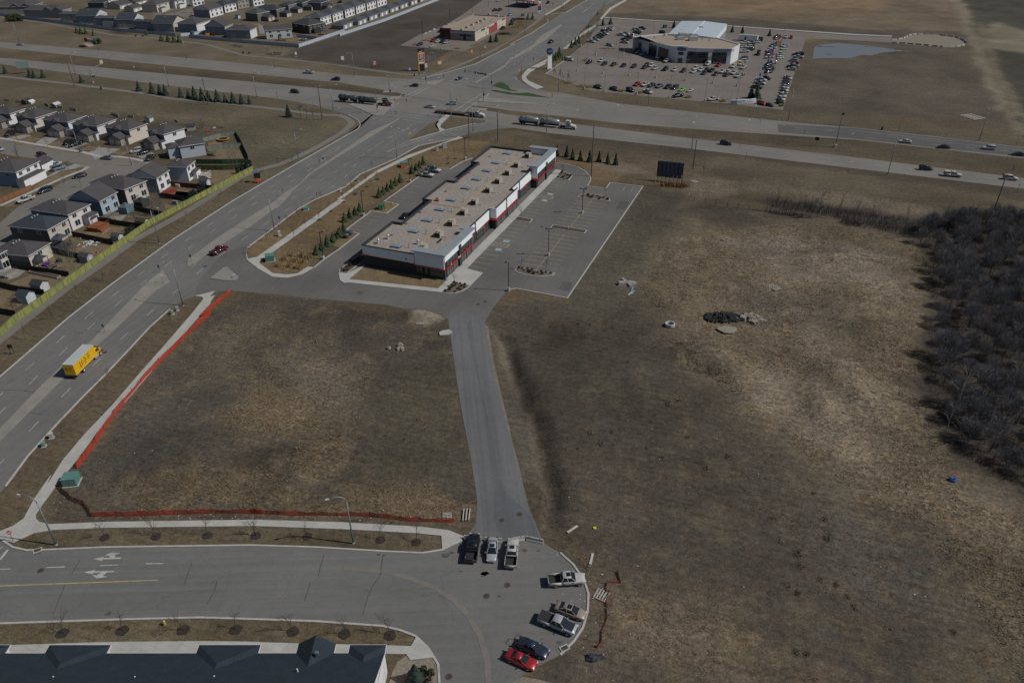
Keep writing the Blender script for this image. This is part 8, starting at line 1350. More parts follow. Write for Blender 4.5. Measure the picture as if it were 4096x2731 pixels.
for i,s in enumerate(('B4 760,828','B4 832,862','B4 938,878','B4 1062,892','B4 1188,893','B4 1302,908','B4 1408,932','B4 628,812')):spruce(s,5.2-(.3*(i%3)),1.25,'slender dark spruce behind the mall end, %s'%(('%s from the left'%NUM[i])if i<7 else 'partly behind the canopy corner'),'slender spruces behind the mall',2)
gm='small yew green conifers on the mall lawn'
for i,s in enumerate(('C2 1960,720','C2 2030,665','C2 2105,610','C2 2178,555','C2 2255,510','C2 2330,460','C3 50,430','C3 65,290','C3 135,245','C3 205,200','C3 265,155','B3 525,1365','B3 580,1325','B3 635,1288','B3 692,1250','B3 745,1205','B3 805,1165','B3 962,1050','B3 1018,1010','B3 1065,985','B3 1112,930','C3 5,470')):
 spruce(s,2.7+.3*(i%3),1.05,'small olive green conifer on the mall lawn, %s counted from the entrance'%NUM[min(i,21)],gm,1,'young_conifer')
for s,h,r_,lb in(('A5 940,1310',8.5,2.6,'dark spruce behind the wall sign, left one'),('A5 1018,1318',9,3.0,'broad pine behind the wall sign, right one'),('A5 695,435',6.5,2.3,'spruce behind the service hall, left one'),('A5 828,452',7,2.3,'spruce behind the service hall, right one'),('A5 1192,485',6.5,2.0,'spruce at the back of the display lot'),('A4 1340,330',7.5,2.0,'spruce at the upper lot corner, right one'),('A4 1238,345',7,1.6,'spruce at the upper lot corner, left one'),('A4 2185,380',7.5,2,'spruce left of the blue grey hall roof'),('A4 655,775',9,1.8,'tallest slim pine near the white pylon'),('A4 610,808',7,1.6,'middle slim pine near the white pylon'),('A4 572,828',5,1.5,'lowest pine near the white pylon'),('A4 820,635',6,2.2,'bushy pine on the dealership verge, nearest'),('A4 872,600',6.5,2.0,'bushy pine on the dealership verge, middle'),('A4 915,580',7,2.0,'bushy pine on the dealership verge, farthest'),('A4 240,265',6.5,2.8,'pine by the filling station, left one'),('A4 300,262',6,1.9,'pine by the filling station, right one'),('A1 1030,440',6,2,'small pine by the path, left of its cluster'),('A1 1085,455',7,2.2,'small pine by the path, middle of its cluster'),('A1 1150,460',6.5,2,'small pine by the path, right of its cluster'),('A1 1255,478',6,2,'single pine behind the curved lamp'),('A3 2010,570',7,3,'dark pine beside the retail building, left one'),('A3 2085,560',7.5,3,'dark pine beside the retail building, right one'),('A2 125,570',7,2.4,'pine of the far verge clump, rightmost'),('A2 60,572',7,2.6,'pine of the far verge clump, second from right'),('A1 2250,560',7,2.6,'pine of the far verge clump, second from left'),('A1 2160,550',7,2.8,'pine of the far verge clump, leftmost'),('E2 1250,1560',3.6,1.5,'blue spruce in the gravel corner bed'),('A1 1960,470',4,1.2,'small pine against the blue fence')):
 spruce(s,h,r_,lb,None,2 if 'dark' in lb else(1 if 'pine' in lb else 0),'pine_tree' if 'pine' in lb else 'spruce_tree')
def leaf_clump(name,s,rx,ry,h,n,m_,label,cat='shrub',size=.35,group=None,stems=True):
 p=pt(s)if isinstance(s,str)else s;T=thing(name,label,cat,(p.x,p.y,0),0,group);mb=MB();r=random.Random(label)
 for i in range(n):
  a=r.uniform(0,6.28);z=r.random();q=math.sqrt(r.random())*(1-.75*abs(z-.4));c=Vector((rx*q*math.cos(a),ry*q*math.sin(a),.1+h*z));u=Vector((r.gauss(0,1),r.gauss(0,1),r.gauss(0,1))).normalized();v=u.cross(Vector((r.gauss(0,1),r.gauss(0,1),r.gauss(0,1)))).normalized();z_=size*r.uniform(.5,1.2);mb.add([c-u*z_,c+v*z_*.6,c+u*z_,c-v*z_*.6],[[0,1,2,3]])
 mb.build('foliage',m_,T)
 if stems:
  st=MB()
  for i in range(5):a=i*1.3;st.tube([(0,0,0),(rx*.5*math.cos(a),ry*.5*math.sin(a),h*.7)],[.06,.02],5)
  st.build('stem',BARK,T)
 return T
leaf_clump('evergreen_shrub','A1 205,285',7.5,4.5,4.6,900,SPM[1],'broad dark evergreen clump at the far left of the blue fence','shrub',.6)
leaf_clump('evergreen_shrub','A1 1300,590',3.5,2.6,3.2,350,SPM[1],'dark rounded shrubs behind the red landscape sign','shrub',.5);leaf_clump('evergreen_shrub','A1 1110,632',3.0,1.6,1.2,160,mat('shrub_brown',(.05,.032,.028),.95,.3,2),'low brown shrubs left of the landscape sign','shrub',.4)
for s,lb in(('E2 1310,1475','small green shrub at the gravel corner, upper'),('E2 1368,1500','small green shrub at the gravel corner, right')):leaf_clump('green_shrub',s,.55,.55,.8,120,SPM[1],lb,'shrub',.2)
leaf_clump('red_shrub','E2 1340,1545',.9,.9,.8,140,mat('shrub_brown',(.05,.032,.028)),'brown low shrub at the gravel corner','shrub',.2)
HED='clipped cedars inside the board fence'
for i,s in enumerate(('B2 905,1050','B2 962,1010','B2 1030,985','B2 1078,955','B2 265,1385','B2 300,1370','B2 330,1350','B2 392,1320','B2 430,1300','B2 450,1280','V3 490,815','V3 520,800','V3 555,780')):
 leaf_clump('cedar_shrub',s,.75,.75,2.4,170,SPM[2],'dark upright cedar inside the board fence, %s counted from its far end'%NUM[(3-i)if i<4 else i],'shrub',.28,HED)
hedge=leaf_clump('hedge','U6 605,270',4.5,1.3,1.2,300,mat('hedge_dark',(.035,.025,.022),.95,.3,2),'dark brown hedge by the small retail lot','hedge',.35);leaf_clump('hedge','U6 390,470',5.5,1.3,1.2,300,mat('hedge_dark',(.035,.025,.022)),'dark brown hedge beside the retail pines','hedge',.35)
SHB=mat('bed_shrub',(.042,.046,.020),.95,.35,4)
k=0
BS=('C3 1405,1228 1465,1200 1535,1230 1500,1165 1580,1190 1450,1165 1620,1160 1660,1175 1610,1205 1490,1140 1525,1110 1665,1140 1605,1125 1560,1115 1540,1145 C4 120,915 165,920 235,925 185,948 250,958 295,940 310,970 370,975 420,960 265,972 430,990 480,970 545,980 318,990 B4 970,1360 1050,1365 1110,1350 1085,1375 1170,1360 1200,1380 1250,1375 1190,1400 1300,1400 1040,1345 B4 700,1020 745,1055 770,1080 730,1090 665,1065 700,1110 760,1130 810,1085 640,1105 690,1045 790,1110 720,1130 C3 30,925 90,900 60,955 140,880 100,940 170,850 200,815 150,830 240,790 250,840')
for q in pts(BS):
 if k==0:B0=leaf_clump('bed_shrub',q,.55,.55,.55,90,SHB,'x','shrub',.22,None,False);T=B0
 else:T=dup(B0,(q.x,q.y,.14),k,scale=(1,1,1))
 T.location[2]=.14;T.scale=(random.uniform(.5,.95),)*3;T['group']='low shrubs in the mall beds';nb=('corner bed by the mall front walk','near reed-free island of the stall block','far island of the stall block','bed at the far end of the front walk','bed at the rear corner of the end lawn')
 bi=0 if k<15 else 1 if k<29 else 2 if k<39 else 3 if k<51 else 4
 T['label']='low dark green shrub in the %s'%('corner bed by the mall front walk','nearer rounded island of the stall block','farther rounded island of the stall block','bed at the far end of the front walk','bed at the rear corner of the end lawn')[bi];k+=1
def bare_mesh(h,spread,seed,levels=3,first=.35,n0=9,r0=.06,up=.75):
 rg=random.Random(seed);tr=MB();tw=MB()
 def grow(mb,p,d,L,r,lev):
  segs=3;P=[p];dd=d.copy()
  for i in range(segs):dd=(dd+Vector((rg.gauss(0,.12),rg.gauss(0,.12),.05))).normalized();P.append(P[-1]+dd*L/segs)
  mb.tube(P,[r,r*.8,r*.6,r*.3],4 if lev else 7,cap=False)
  if lev<levels:
   for i in range(n0 if lev==0 else rg.randint(3,5)):
    t=rg.uniform(first if lev==0 else .25,1.0);k=min(2,int(t*3));q=P[k].lerp(P[k+1],t*3-k);a=rg.uniform(0,6.28);nd=(Vector((math.cos(a),math.sin(a),0))*spread+dd*up).normalized();grow(tw,q,nd,L*rg.uniform(.38,.58)*(1.15-t*.5),r*.42,lev+1)
 grow(tr,Vector((0,0,0)),Vector((0,0,1)),h,r0,0);return tr,tw
BT={}
def bare_tree(s,key,label,group=None,sc=1.0,ring=None,name='bare_tree',z=0.0):
 p=pt(s)if isinstance(s,str)else s;kk=(key,bool(ring))
 if kk not in BT:
  h,sp,seed,lev,first,n0,r0,m1,m2=BK_[key];T=thing(name,None,'tree');BT[kk]=T;tr,tw=bare_mesh(h,sp,seed,lev,first,n0,r0);tr.build('trunk',m1,T);tw.build('crown',m2,T)
  if ring:
   R_=[(ring*math.cos(a)*(1+.1*math.sin(5*a)),ring*math.sin(a)*(1+.1*math.cos(4*a)))for a in np.linspace(0,6.283,21)[:-1]];MB().prism(R_,-.1,.10).build('mulch_ring',mat('mulch_dark',(.034,.026,.022),.95,.35,2.5,fine=.4,fscale=8,bump=.6),T)
 else:T=dup(BT[kk])
 T.name=name;T.location=(p.x,p.y,z);T.rotation_euler=(0,0,random.uniform(0,6.28));T.scale=(sc,sc,sc*random.uniform(.92,1.1));T['label']=label;T['category']='tree'
 if group:T['group']=group
 elif 'group' in T:del T['group']
BK_={'young':(4.0,.62,3,2,.35,11,.055,BARK,TWIG),'young2':(3.6,.8,9,2,.4,12,.05,BARK,TWIG),'sap':(3.4,.5,4,2,.5,10,.05,BARKP,TWIG),'birch':(8.5,.45,12,2,.3,14,.09,BARKP,TWIGP),'dark':(7.5,.75,15,3,.3,10,.13,BARK,TWIGD),'aspen':(9.5,.65,18,3,.35,11,.15,BARK,TWIGD),'wood':(9.0,.5,21,3,.25,12,.10,BARK,TWIGD),'pale':(9.5,.9,25,3,.30,13,.17,BARKP,mat('twigs_silver',(.17,.165,.16),.95,.2,2)),'shrubby':(2.6,.9,30,2,.1,16,.05,BARK,TWIG),'strip':(6.2,.35,41,2,.3,14,.06,BARK,TWIGD),'column':(4.6,.22,33,2,.12,18,.05,BARK,TWIG)}
for i,s in enumerate(('E1 790,470','E1 1178,465','E1 1565,455','E1 1935,458','E2 42,457','E2 432,463','E2 985,490','E2 1255,508')):bare_tree(s,'young' if i%2 else 'young2','young bare tree in a mulch ring above the bottom street, %s from the left'%NUM[i],'young trees above the bottom street',.95,.85,'young_tree')
for i,s in enumerate(('E1 472,1192','E1 925,1172','E1 1385,1168','E1 1780,1166','E2 325,1180','E2 715,1198','E2 1058,1210')):bare_tree(s,'young2' if i%2 else 'young','young bare tree in a mulch ring by the townhouses, %s from the left'%NUM[i],'young trees by the townhouses',1.05,.85,'young_tree')
vg='saplings along the road verges';vi=0
VS='D1 560,1117 985,642 1185,435 1378,237 1530,78 E1 0,0 C2 1290,540 1580,345 1720,235 2030,30 1655,520 1820,395 1985,265 2145,150 B3 497,1128 355,1225 200,1325 45,1430 145,1215 425,1035 1440,915 1535,850 C1 1380,1085 1040,1320 1945,665 D1 250,245 480,55 C2 225,300 B2 655,1425 970,1258 1205,1110 1455,995 1625,905 C1 1660,870'
for q in pts(VS):
 if vi!=5:bare_tree(q,'sap' if vi%2 else 'young','thin bare sapling beside the main road, %s'%('number %d counted up the road'%(vi+1)if False else('right side, %s from the bottom'%NUM[vi-(vi>5)]if vi<22 else 'left side, %s listed from below'%NUM[vi-22])),vg,.95,.7 if vi in(12,13,14,15,16,17,20,21)else None,'sapling')
 vi+=1
for s,key,sc,lb in(('C3 1540,1150','young2',1.0,'bare round tree in the corner bed of the mall walk'),('C4 150,915','young',.9,'bare tree in the nearer rounded island, left'),('C4 485,960','young2',.95,'bare tree in the nearer rounded island, right'),('C4 155,240','young',1.0,'bare tree in the small front island'),('B4 985,1345','young',.9,'bare tree in the farther rounded island, left'),('B4 1275,1365','young2',.95,'bare tree in the farther rounded island, right'),('B4 712,1055','young',1.0,'bare tree in the bed at the end of the front walk'),('B3 2072,680','young2',.8,'bare sapling behind the mall parapet'),('B4 55,700','young',.9,'bare sapling behind the mall roof end'),('B5 305,1090','dark',.55,'lone crooked bare sapling right of the billboard'),('B2 1745,305','dark',.72,'bare sapling leftmost of three below the tall pole'),('B2 1832,325','dark',.66,'bare sapling middle of three below the tall pole'),('B2 1915,340','dark',.62,'bare sapling rightmost of three below the tall pole'),('B2 780,480','birch',.8,'pale birch behind the trampoline fence'),('B2 440,470','shrubby',1.6,'reddish bare bush beside the weathered shed'),('B2 790,990','birch',.75,'pale birch by the olive fence, left'),('B2 850,995','birch',.8,'pale birch by the olive fence, middle'),('B2 905,990','birch',.7,'pale birch by the olive fence, right'),('V3 760,600','birch',1.0,'tall birch behind the green lamp pole, left'),('V3 820,605','birch',.95,'tall birch behind the green lamp pole, middle'),('V3 865,590','birch',.9,'tall birch behind the green lamp pole, right'),('V4 690,770','birch',.95,'tall pale birch in the yard under the tan house, first'),('V4 760,780','birch',1.0,'tall pale birch in the yard under the tan house, second'),('V4 805,755','birch',.95,'tall pale birch in the yard under the tan house, third'),('V4 850,730','birch',.9,'tall pale birch in the yard under the tan house, fourth'),('V3 560,650','shrubby',1.2,'silver grey bush beside the slate gazebo'),('V5 180,720','shrubby',1.4,'dark bare bush left of the nearest shed'),('V5 150,770','shrubby',1.5,'reddish bare bush against the board fence bottom'),('B1 250,850','shrubby',2.0,'round bare bush behind the white corner house'),('B1 925,1020','dark',.5,'bare tree in a ring on the corner lawn'),('B1 860,1240','birch',.55,'pale birch by the crescent pavement'),('B1 1090,1235','dark',.5,'bare tree behind the blue house gable'),('V1 250,570','young',1.1,'bare tree on the first front lawn of the crescent'),('V1 645,640','young',1.1,'bare tree on the second front lawn of the crescent'),('V1 440,525','young2',.9,'small bare tree before the second crescent house'),('V1 835,585','young2',.9,'small bare tree before the third crescent house'),('V1 1145,640','young',.9,'small bare tree before the fourth crescent house, left'),('V1 1255,650','young',.9,'small bare tree before the fourth crescent house, right'),('V2 200,655','young',1.1,'bare tree beside the grey parked sedan'),('V2 310,600','young2',.9,'small bare tree before the fifth crescent house'),('V2 450,590','young2',.9,'small bare tree left of the white SUV'),('V2 750,655','dark',.7,'bare tree before the rightmost crescent house, left'),('V2 800,640','birch',.6,'bare tree before the rightmost crescent house, right')):
 bare_tree(s,key,lb,None,sc)
for i,s in enumerate(('U1 1540,570','U1 1615,600','U1 1680,590','U1 1725,630','U1 1770,600','U1 1830,610')):bare_tree(s,'birch','thin pale birch against the blue fence, %s from the left'%NUM[i],'birches against the blue fence',.75)
for i,s in enumerate(('U2 535,730','U2 650,770','U2 735,790','U2 835,800')):bare_tree(s,'birch','thin birch in the dark mulch patch by the fence, %s from the left'%NUM[i],'birches in the mulch patch',.7)
for i,s in enumerate(('U3 1025,1050','U3 1090,1090','U3 1205,1110')):bare_tree(s,'birch','bare shrub tree in the oval mulch bed by the path, %s from the left'%NUM[i],'trees in the oval mulch bed',.62)
for i,s in enumerate(('A2 1305,715','A2 1375,710','A2 1435,705','A2 1490,700')):bare_tree(s,'young2','bushy bare sapling in the far mulch bed, %s from the left'%NUM[i],'saplings in the far mulch bed',1.0)
for s in('U3 950,1065 1080,1050 1200,1075 1265,1110 1200,1130 1050,1105','A2 1260,725 1380,700 1500,705 1480,735 1350,745','U2 340,755 560,750 800,790 700,810 450,790'):o=MB().sheet(pts(s),.05).build('planting_bed',MULCH);o['kind']='structure'
for i,s in enumerate(('A4 575,1020','A4 617,1030','A4 650,1040','A4 685,1060','A4 720,1075','A4 760,1085','A4 792,1095')):bare_tree(s,'column','narrow columnar bare tree on the ditch edge of the lot, %s from the left'%NUM[i],'columnar trees on the ditch edge',.95)
for i,s in enumerate(('A4 1468,745','A4 1505,760','A4 1540,770','A4 1580,785')):bare_tree(s,'column','narrow columnar bare tree in the showroom island, %s from the left'%NUM[i],'columnar trees in the showroom island',1.0)
for i,s in enumerate(('A4 980,555','A4 1020,530','A4 1052,505','A4 1088,480','A4 1115,455','A4 1140,435','A4 1165,415')):bare_tree(s,'column','narrow columnar bare tree beside the left stock row, %s from the near end'%NUM[i],'columnar trees by the left stock row',.95)
for i,s in enumerate(('A4 585,95','A4 715,145','A4 750,110','A4 795,85','A4 870,40','A4 1230,145','A4 1265,115','U6 1050,100')):bare_tree(s,'young','thin sapling on the upper road lawn, %s listed from the station side'%NUM[i],'saplings on the upper road lawns',.95)
def reeds(s,n,rx,ry,h,col,label,name='ornamental_grass',group=None,z=0.0):
 p=pt(s)if isinstance(s,str)else s;T=thing(name,label,'grass clump',(p.x,p.y,z),0,group);mb=MB();r=random.Random(label)
 for i in range(n):
  x,y=r.gauss(0,rx*.45),r.gauss(0,ry*.45);a=r.uniform(0,6.28);l=h*r.uniform(.5,1.1);dx,dy=r.gauss(0,.25)*h,r.gauss(0,.25)*h;w_=.05+.02*h;mb.add([(x-w_*math.cos(a),y-w_*math.sin(a),0),(x+w_*math.cos(a),y+w_*math.sin(a),0),(x+dx,y+dy,l)],[[0,1,2]])
 mb.build('blades',mat('reed_%.2f_%.2f'%(col[0],col[2]),col,.95,.3,2),T)
GT=(.30,.215,.105);GD=(.20,.135,.075)
for i,s in enumerate(('C2 1455,880','C2 1530,800','C2 1580,885','C2 1660,820','C2 1710,905','C2 1770,830','C2 1840,780','C2 1600,745','C2 1740,755')):reeds(s,130,1.1,1.1,1.5,GT,'tan feather reed clump beside the mall entrance lamp, %s from the left'%NUM[i],'reed_clump','reed clumps on the mall lawn')
for s,rx,ry,lb in(('A4 1290,660',7,1.2,'tan reed bed in the island below the pale blue SUV'),('A4 410,930',4,3,'tan reeds along the pylon path'),('A4 540,845',4,2,'tan reeds at the foot of the white pylon'),('A4 780,1115',4,2,'tan reeds at the lot edge below the columnar trees'),('A4 965,1160',3.5,2,'tan reeds beside the leftmost edge lamp'),('A4 1040,1170',3.5,2,'tan reeds left of the first dark pickup'),('A4 1480,1225',2,1.4,'tan reed tuft between edge stalls'),('A4 1720,1250',2,1.2,'tan reed tuft by the third edge lamp'),('A4 1020,815',2.5,2,'tan reeds by the first front row car'),('A3 1000,605',2,2,'tan reed tuft by the navy retail car'),('A3 1150,550',4,1.6,'tan reed bed beside the red pickup'),('A3 1565,660',3,1.4,'tan reed tuft at the near retail lot edge'),('U6 545,375',5,2,'tan grasses nearest the cream wall'),('U6 620,345',5,2,'tan grasses middle of the retail lawn'),('U6 660,310',5,2.4,'tan grasses farthest on the retail lawn'),('A5 100,1310',2,1.4,'tan reed tuft between edge stalls at the right'),('A5 560,1360',2,1.2,'tan reed tuft left of the wall sign'),('A5 820,1010',2,1.5,'tan reeds in the island by the blue pickup')):reeds(s,170,rx,ry,1.5,GT,lb)
for s,rx,ry,lb in(('B4 2100,1215',4.5,1.8,'tall russet grass under the billboard'),('B5 10,1220',3,2,'tall russet grass at the billboard right end')):reeds(s,260,rx,ry,1.7,(.22,.12,.05),lb)
#  the bare wood on the right
WOODS=pts('O 2108,560 2140,620 2150,700 2150,780 2140,870 2160,960 2200,1020 2290,1090 2420,1130 2520,1120 2560,700 2400,500 2250,495 2120,520')
WX=[p.x for p in WOODS];WY=[p.y for p in WOODS]
rw=random.Random(5);placed=[];tries=0
while len(placed)<165 and tries<9000:
 tries+=1;x=rw.uniform(min(WX),max(WX));y=rw.uniform(min(WY),max(WY))
 if pip(np.array([x]),np.array([y]),WOODS)[0]>.5 and all((x-a)**2+(y-b)**2>9 for a,b in placed):placed.append((x,y))
def dome_tree(seed,h,R,n):
 T=thing('bare_tree',None,'tree');rg=np.random.default_rng(seed);tr,tw=bare_mesh(h*.8,.75,seed,2,.3,10,.12);tr.build('trunk',BARK,T)
 a=rg.uniform(0,6.28,n);q=np.sqrt(rg.random(n));el=rg.uniform(.15,1.0,n);lump=1+.22*np.sin(3*a+seed)+.15*np.sin(5*a+2*seed);P=np.stack([np.cos(a)*R*q*lump,np.sin(a)*R*q*lump,h*(.38+.6*el*np.sqrt(np.clip(1-(q*.92)**2,0,1)))],-1);d=P-np.array([0,0,h*.25]);d/=np.linalg.norm(d,axis=1)[:,None];d=d+rg.normal(0,.35,(n,3));L=rg.uniform(.5,1.3,n)[:,None];w_=np.cross(d,rg.normal(0,1,(n,3)));w_=w_/np.linalg.norm(w_,axis=1)[:,None]*.022
 V=np.stack([P-d*L*.5-w_,P-d*L*.5+w_,P+d*L*.5],1).reshape(-1,3);mb=MB();mb.v=[tuple(v)for v in V];mb.f=[[3*i,3*i+1,3*i+2]for i in range(n)];mb.v+=[];k=len(mb.v);mb.v+=tw.v;mb.f+=[[j+k for j in f]for f in tw.f];mb.build('crown',mat('twig_crown_%d'%(seed%3),((.125,.126,.138),(.105,.108,.120),(.140,.132,.136))[seed%3],.95,.25,.4,coord='World'),T);return T
for i_,k_ in enumerate(('wood_a','wood_b','wood_c')):BT[(k_,False)]=dome_tree(30+i_,(6.5,5.5,7.5)[i_],(2.5,2.9,2.3)[i_],1700)
WKD=('wood_a','wood_b','wood_c');PRO=[BT[(k_,False)]for k_ in WKD]
wk=('aspen','wood','dark')
for i,(x,y)in enumerate(placed):bare_tree(Vector((x,y)),WKD[i%3],'dark bare tree inside the wood at the right edge','bare trees of the right wood',rw.uniform(.7,1.1),name='bare_tree')
for i,(s,sc,lb)in enumerate((('D4 1740,900',1.0,'pale silvery spreading tree at the front of the wood'),('D4 1660,1060',.55,'small pale tree below the silvery spreading tree'),('D4 1730,1120',.6,'leaning pale sapling at the wood edge'),('D4 1840,1170',.55,'low pale tree at the lower wood edge'),('D4 2280,1000',.8,'pale tree near the right edge of the wood'),('C6 2105,750',.9,'pale branched tree high in the wood near the right edge'),('D4 2230,750',.8,'slim pale tree by the right frame edge'),('C6 1180,900',.75,'slim pale tree at the inner wood edge'),('C6 1510,1030',.7,'slim pale tree inside the wood'),('C5 1860,230',.85,'pale birch in the thin wood strip'))):bare_tree(s,'pale',lb,None,sc)
for i,s in enumerate(('C5 1160,150','C5 1210,165','C5 1265,165','C5 1520,210','C5 1620,230','C5 1670,240','C5 1695,240','C5 1715,245','C5 1740,245','C5 1820,245','C5 1880,240','C5 2090,220','C5 2060,250','C6 60,270','C6 230,330','C6 300,360','C6 760,320','C6 970,500','C6 1040,480','C6 1130,500','C6 1220,360','C6 1310,420','C6 1480,360','C6 1580,350','C6 1760,350','C6 1900,420','C6 2060,370','C6 2250,430')):bare_tree(s,'strip','slim dark bare tree in the thin wood strip, %s from the left'%(NUM[i]if i<22 else 'twenty '+NUM[i-20]),'bare trees of the thin strip',.75+.25*(i%3)/2)
def brush(s,n,h0,h1,m_,name,label,cat='brush'):
 P=pts(s);X0,X1=min(p.x for p in P),max(p.x for p in P);Y0,Y1=min(p.y for p in P),max(p.y for p in P);r=np.random.default_rng(len(s));x=r.uniform(X0,X1,n*4);y=r.uniform(Y0,Y1,n*4);k=pip(x,y,P)+vnoise(x,y,6,41)*5>0;x,y=x[k][:n],y[k][:n];n=len(x);h=r.uniform(h0,h1,n);V=[];F=[]
 b=4;a=r.uniform(0,6.28,(n,b));tl=r.uniform(.12,.5,(n,b));L_=h[:,None]*r.uniform(.5,1.0,(n,b));w_=.018+.008*h[:,None];d=np.stack([np.cos(a)*tl,np.sin(a)*tl,np.ones_like(a)],-1)*L_[...,None];base=np.stack([x,y,np.zeros(n)],-1)[:,None,:]+0*d;pw=np.stack([-np.sin(a),np.cos(a),0*a],-1)*w_[...,None]
 tri=np.stack([base-pw,base+pw,base+d],2).reshape(-1,3)
 q=base+d*r.uniform(.4,.8,(n,b,1));a2=r.uniform(0,6.28,(n,b));d2=np.stack([np.cos(a2)*.7,np.sin(a2)*.7,np.full_like(a2,.7)],-1)*L_[...,None]*.4;tri2=np.stack([q-pw*.7,q+pw*.7,q+d2],2).reshape(-1,3);V=np.concatenate([tri,tri2]);F=np.arange(len(V)).reshape(-1,3)
 me=bpy.data.meshes.new(name);me.vertices.add(len(V));me.vertices.foreach_set('co',V.ravel());me.loops.add(F.size);me.loops.foreach_set('vertex_index',F.ravel().astype(np.int32));me.polygons.add(len(F));me.polygons.foreach_set('loop_start',np.arange(0,F.size,3,dtype=np.int32));me.polygons.foreach_set('loop_total',np.full(len(F),3,np.int32));me.update(calc_edges=True);me.materials.append(m_);o=bpy.data.objects.new(name,me);COL.objects.link(o);setp(o,label,cat,None,'stuff');return o
BRM=mat('brush_stems',(.055,.047,.046),.95,.35,.25,coord='World');BRM2=mat('brush_grey',(.090,.082,.086),.95,.35,.2,coord='World')
brush('O 2108,560 2140,620 2150,700 2150,780 2140,870 2160,960 2200,1020 2290,1090 2420,1130 2520,1120 2560,700 2400,500 2250,495 2120,520',6000,.6,2.2,BRM,'undergrowth','dark tangle of undergrowth filling the wood at the right edge')
if 0:brush('O 2150,580 2165,720 2160,860 2230,1010 2420,1090 2520,1080 2540,720 2380,540 2200,530',3500,2.5,5.0,BRM2,'thicket','grey bare crowns of the thicket in the right wood')
brush('O 1745,472 1800,462 1960,480 2120,515 2250,500 2110,548 1900,500 1800,487',1300,.8,2.6,BRM2,'undergrowth','dark brush along the thin wood strip')
brush('C5 1000,115 1300,150 1700,210 2000,270 2335,300 2335,360 2000,310 1650,262 1300,200 1000,140',800,.6,2.0,BRM2,'undergrowth','low dark brush at the foot of the thin wood strip')
for i,s in enumerate(('C5 190,20','C5 335,30','C5 475,60','C5 628,85','C5 772,105','C5 918,130')):
 p=pt(s);T=thing('fence_post','short weathered field post before the wood strip, %s from the left'%NUM[i],'post',(p.x,p.y,0),0,'weathered field posts');MB().tube([(0,0,0),(0,0,1.5)],[.09,.08],6).build('stake',WDP,T);MB().cyl((0,0,1.5),.085,.05,6,.03).build('top',WDP,T)
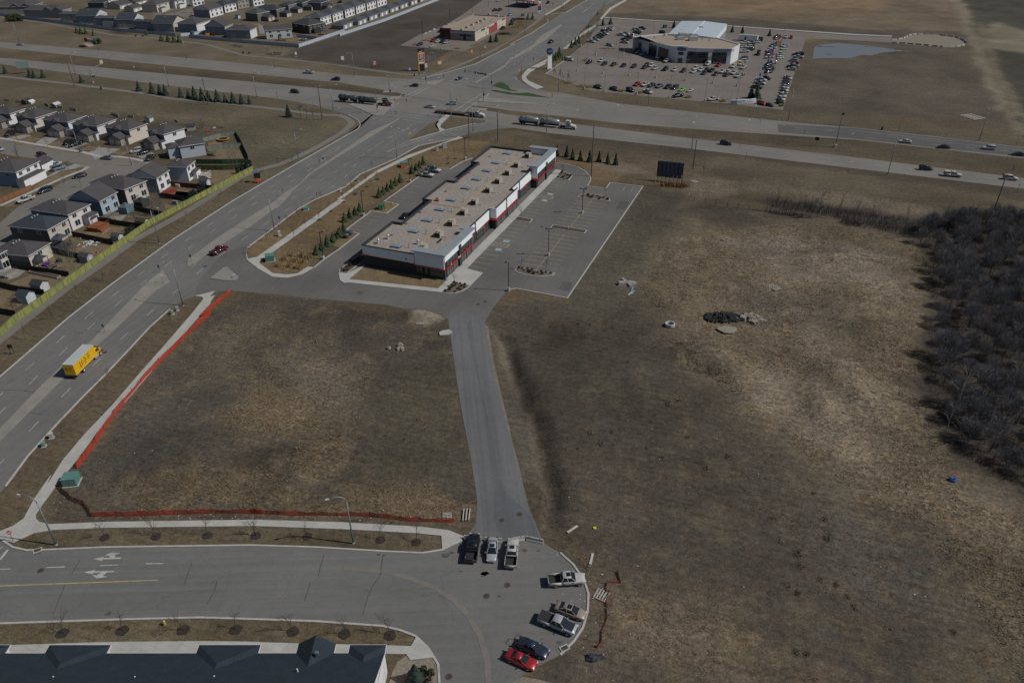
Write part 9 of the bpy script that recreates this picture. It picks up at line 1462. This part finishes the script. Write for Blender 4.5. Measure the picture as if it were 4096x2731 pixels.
 #  dead grass
def dead_grass():
 r=np.random.default_rng(77);n=520000;x=r.uniform(-85,125,n);y=r.uniform(58,262,n)
 T=np.zeros(n);C=np.zeros((n,3));C[:]=(.09,.075,.055)
 wx=x+vnoise(x,y,9,21)*5+vnoise(x,y,3,22)*2.2;wy=y+vnoise(x,y,9,23)*5+vnoise(x,y,3,24)*2.2
 for s,c,soft,tf in ZONES:
  P=pts(s);d=pip(wx,wy,P);k=d>0;T[k]=tf;C[k]=c
 inr=np.full(n,-1e9)
 for R in ROADS:inr=np.maximum(inr,pip(x,y,R))
 pat=vnoise(x,y,11,51)+.7*vnoise(x,y,4,52)+.6*vnoise(x,y,1.6,53)
 keep=(r.random(n)<T*np.clip(.55+pat*1.3,.03,1))&(inr<-.7)&(r.random(n)<np.clip(150/y,.3,1));x,y,T,C,pat=x[keep],y[keep],T[keep],C[keep],pat[keep];n=len(x)
 z=height(x,y)+(vnoise(x,y,2.2,5)*.35+vnoise(x,y,7,6)*.5+vnoise(x,y,1.1,8)*.18)*np.clip(T*1.3,0,1)-.08
 h=(.16+.22*T)*r.uniform(.5,1.5,n);b=4;a=r.uniform(0,6.28,(n,b));wind=.5
 d=np.stack([np.cos(a)*.5-wind,np.sin(a)*.5+.15,np.full_like(a,.8)],-1)*h[:,None,None]*r.uniform(.6,1.2,(n,b,1));o=np.stack([np.cos(a)*.12,np.sin(a)*.12,0*a],-1);base=np.stack([x,y,z],-1)[:,None,:]+o;pw=np.stack([-np.sin(a),np.cos(a),0*a],-1)*(.035+.05*h[:,None,None])
 V=np.stack([base-pw,base+pw,base+d],2).reshape(-1,3);F=np.arange(len(V)).reshape(-1,3);hue=r.random(n);red=(hue<.13)[:,None]
 col=C*(r.uniform(.9,1.75,n)*(1+.3*pat))[:,None];col=np.where(red,col*np.array([1.35,.98,.62]),col);col=np.repeat(np.concatenate([col,np.ones((n,1))],1),b*3,0)
 me=bpy.data.meshes.new('dead_grass');me.vertices.add(len(V));me.vertices.foreach_set('co',V.ravel());me.loops.add(F.size);me.loops.foreach_set('vertex_index',F.ravel().astype(np.int32));me.polygons.add(len(F));me.polygons.foreach_set('loop_start',np.arange(0,F.size,3,dtype=np.int32));me.polygons.foreach_set('loop_total',np.full(len(F),3,np.int32));me.attributes.new('blade','FLOAT_COLOR','POINT').data.foreach_set('color',col.ravel());me.update(calc_edges=True)
 M=bpy.data.materials.new('dead_blades');M.use_nodes=True;t=M.node_tree;b_=t.nodes['Principled BSDF'];b_.inputs['Roughness'].default_value=.9;b_.inputs['Specular IOR Level'].default_value=.15;ca=_n(t,'ShaderNodeAttribute',attribute_name='blade');t.links.new(ca.outputs['Color'],b_.inputs['Base Color']);me.materials.append(M)
 o=bpy.data.objects.new('dead_grass',me);COL.objects.link(o);setp(o,'matted dead grass covering the empty fields','grass',None,'stuff');print('tufts',n)
dead_grass()
rb_=random.Random(3);BG=None;cnt=0
BGS='D3 905,1195 1570,1120 1200,1215 1335,1300 790,1170 1060,1040 890,1070 740,745 1030,440 845,330 640,215 665,160 350,130 590,100 700,105 130,215 890,130 1510,330 1925,1290 1730,1400 1480,780 1770,500 1400,820 700,1080 1060,1180 590,1215 450,900 E4 275,595 390,145 140,190 480,330 130,490 290,690 440,790 200,835 560,830 880,770 270,890 650,920 700,1000 500,480 100,330 160,300 950,1160 260,1330 350,1350 1450,1180 D2 1490,815 1400,710 1380,890 1510,950 1050,590 600,250 860,560 1390,1130 1220,1105 1600,1360 540,1330'
for q in pts(BGS):
 if BG is None:reeds(q,60,.7,.7,.45,(.225,.165,.100),'bg','bunch_grass');BG=[o for o in bpy.data.objects if o.name.startswith('bunch_grass')][0];T=BG
 else:T=dup(BG,(q.x,q.y,0),rb_.uniform(0,6))
 T.scale=(rb_.uniform(.5,1.3),)*2+(rb_.uniform(.8,1.2),);T['group']='rust brown bunch grasses in the fields';T['category']='grass clump';T['label']='rust brown bunch grass tuft in the open field'
for o in PRO:setp(o,'dark bare tree inside the wood at the right edge','tree','bare trees of the right wood')
for o,(x,y)in zip(PRO,placed[-3:]):o.location=(x+1.5,y-1,0)
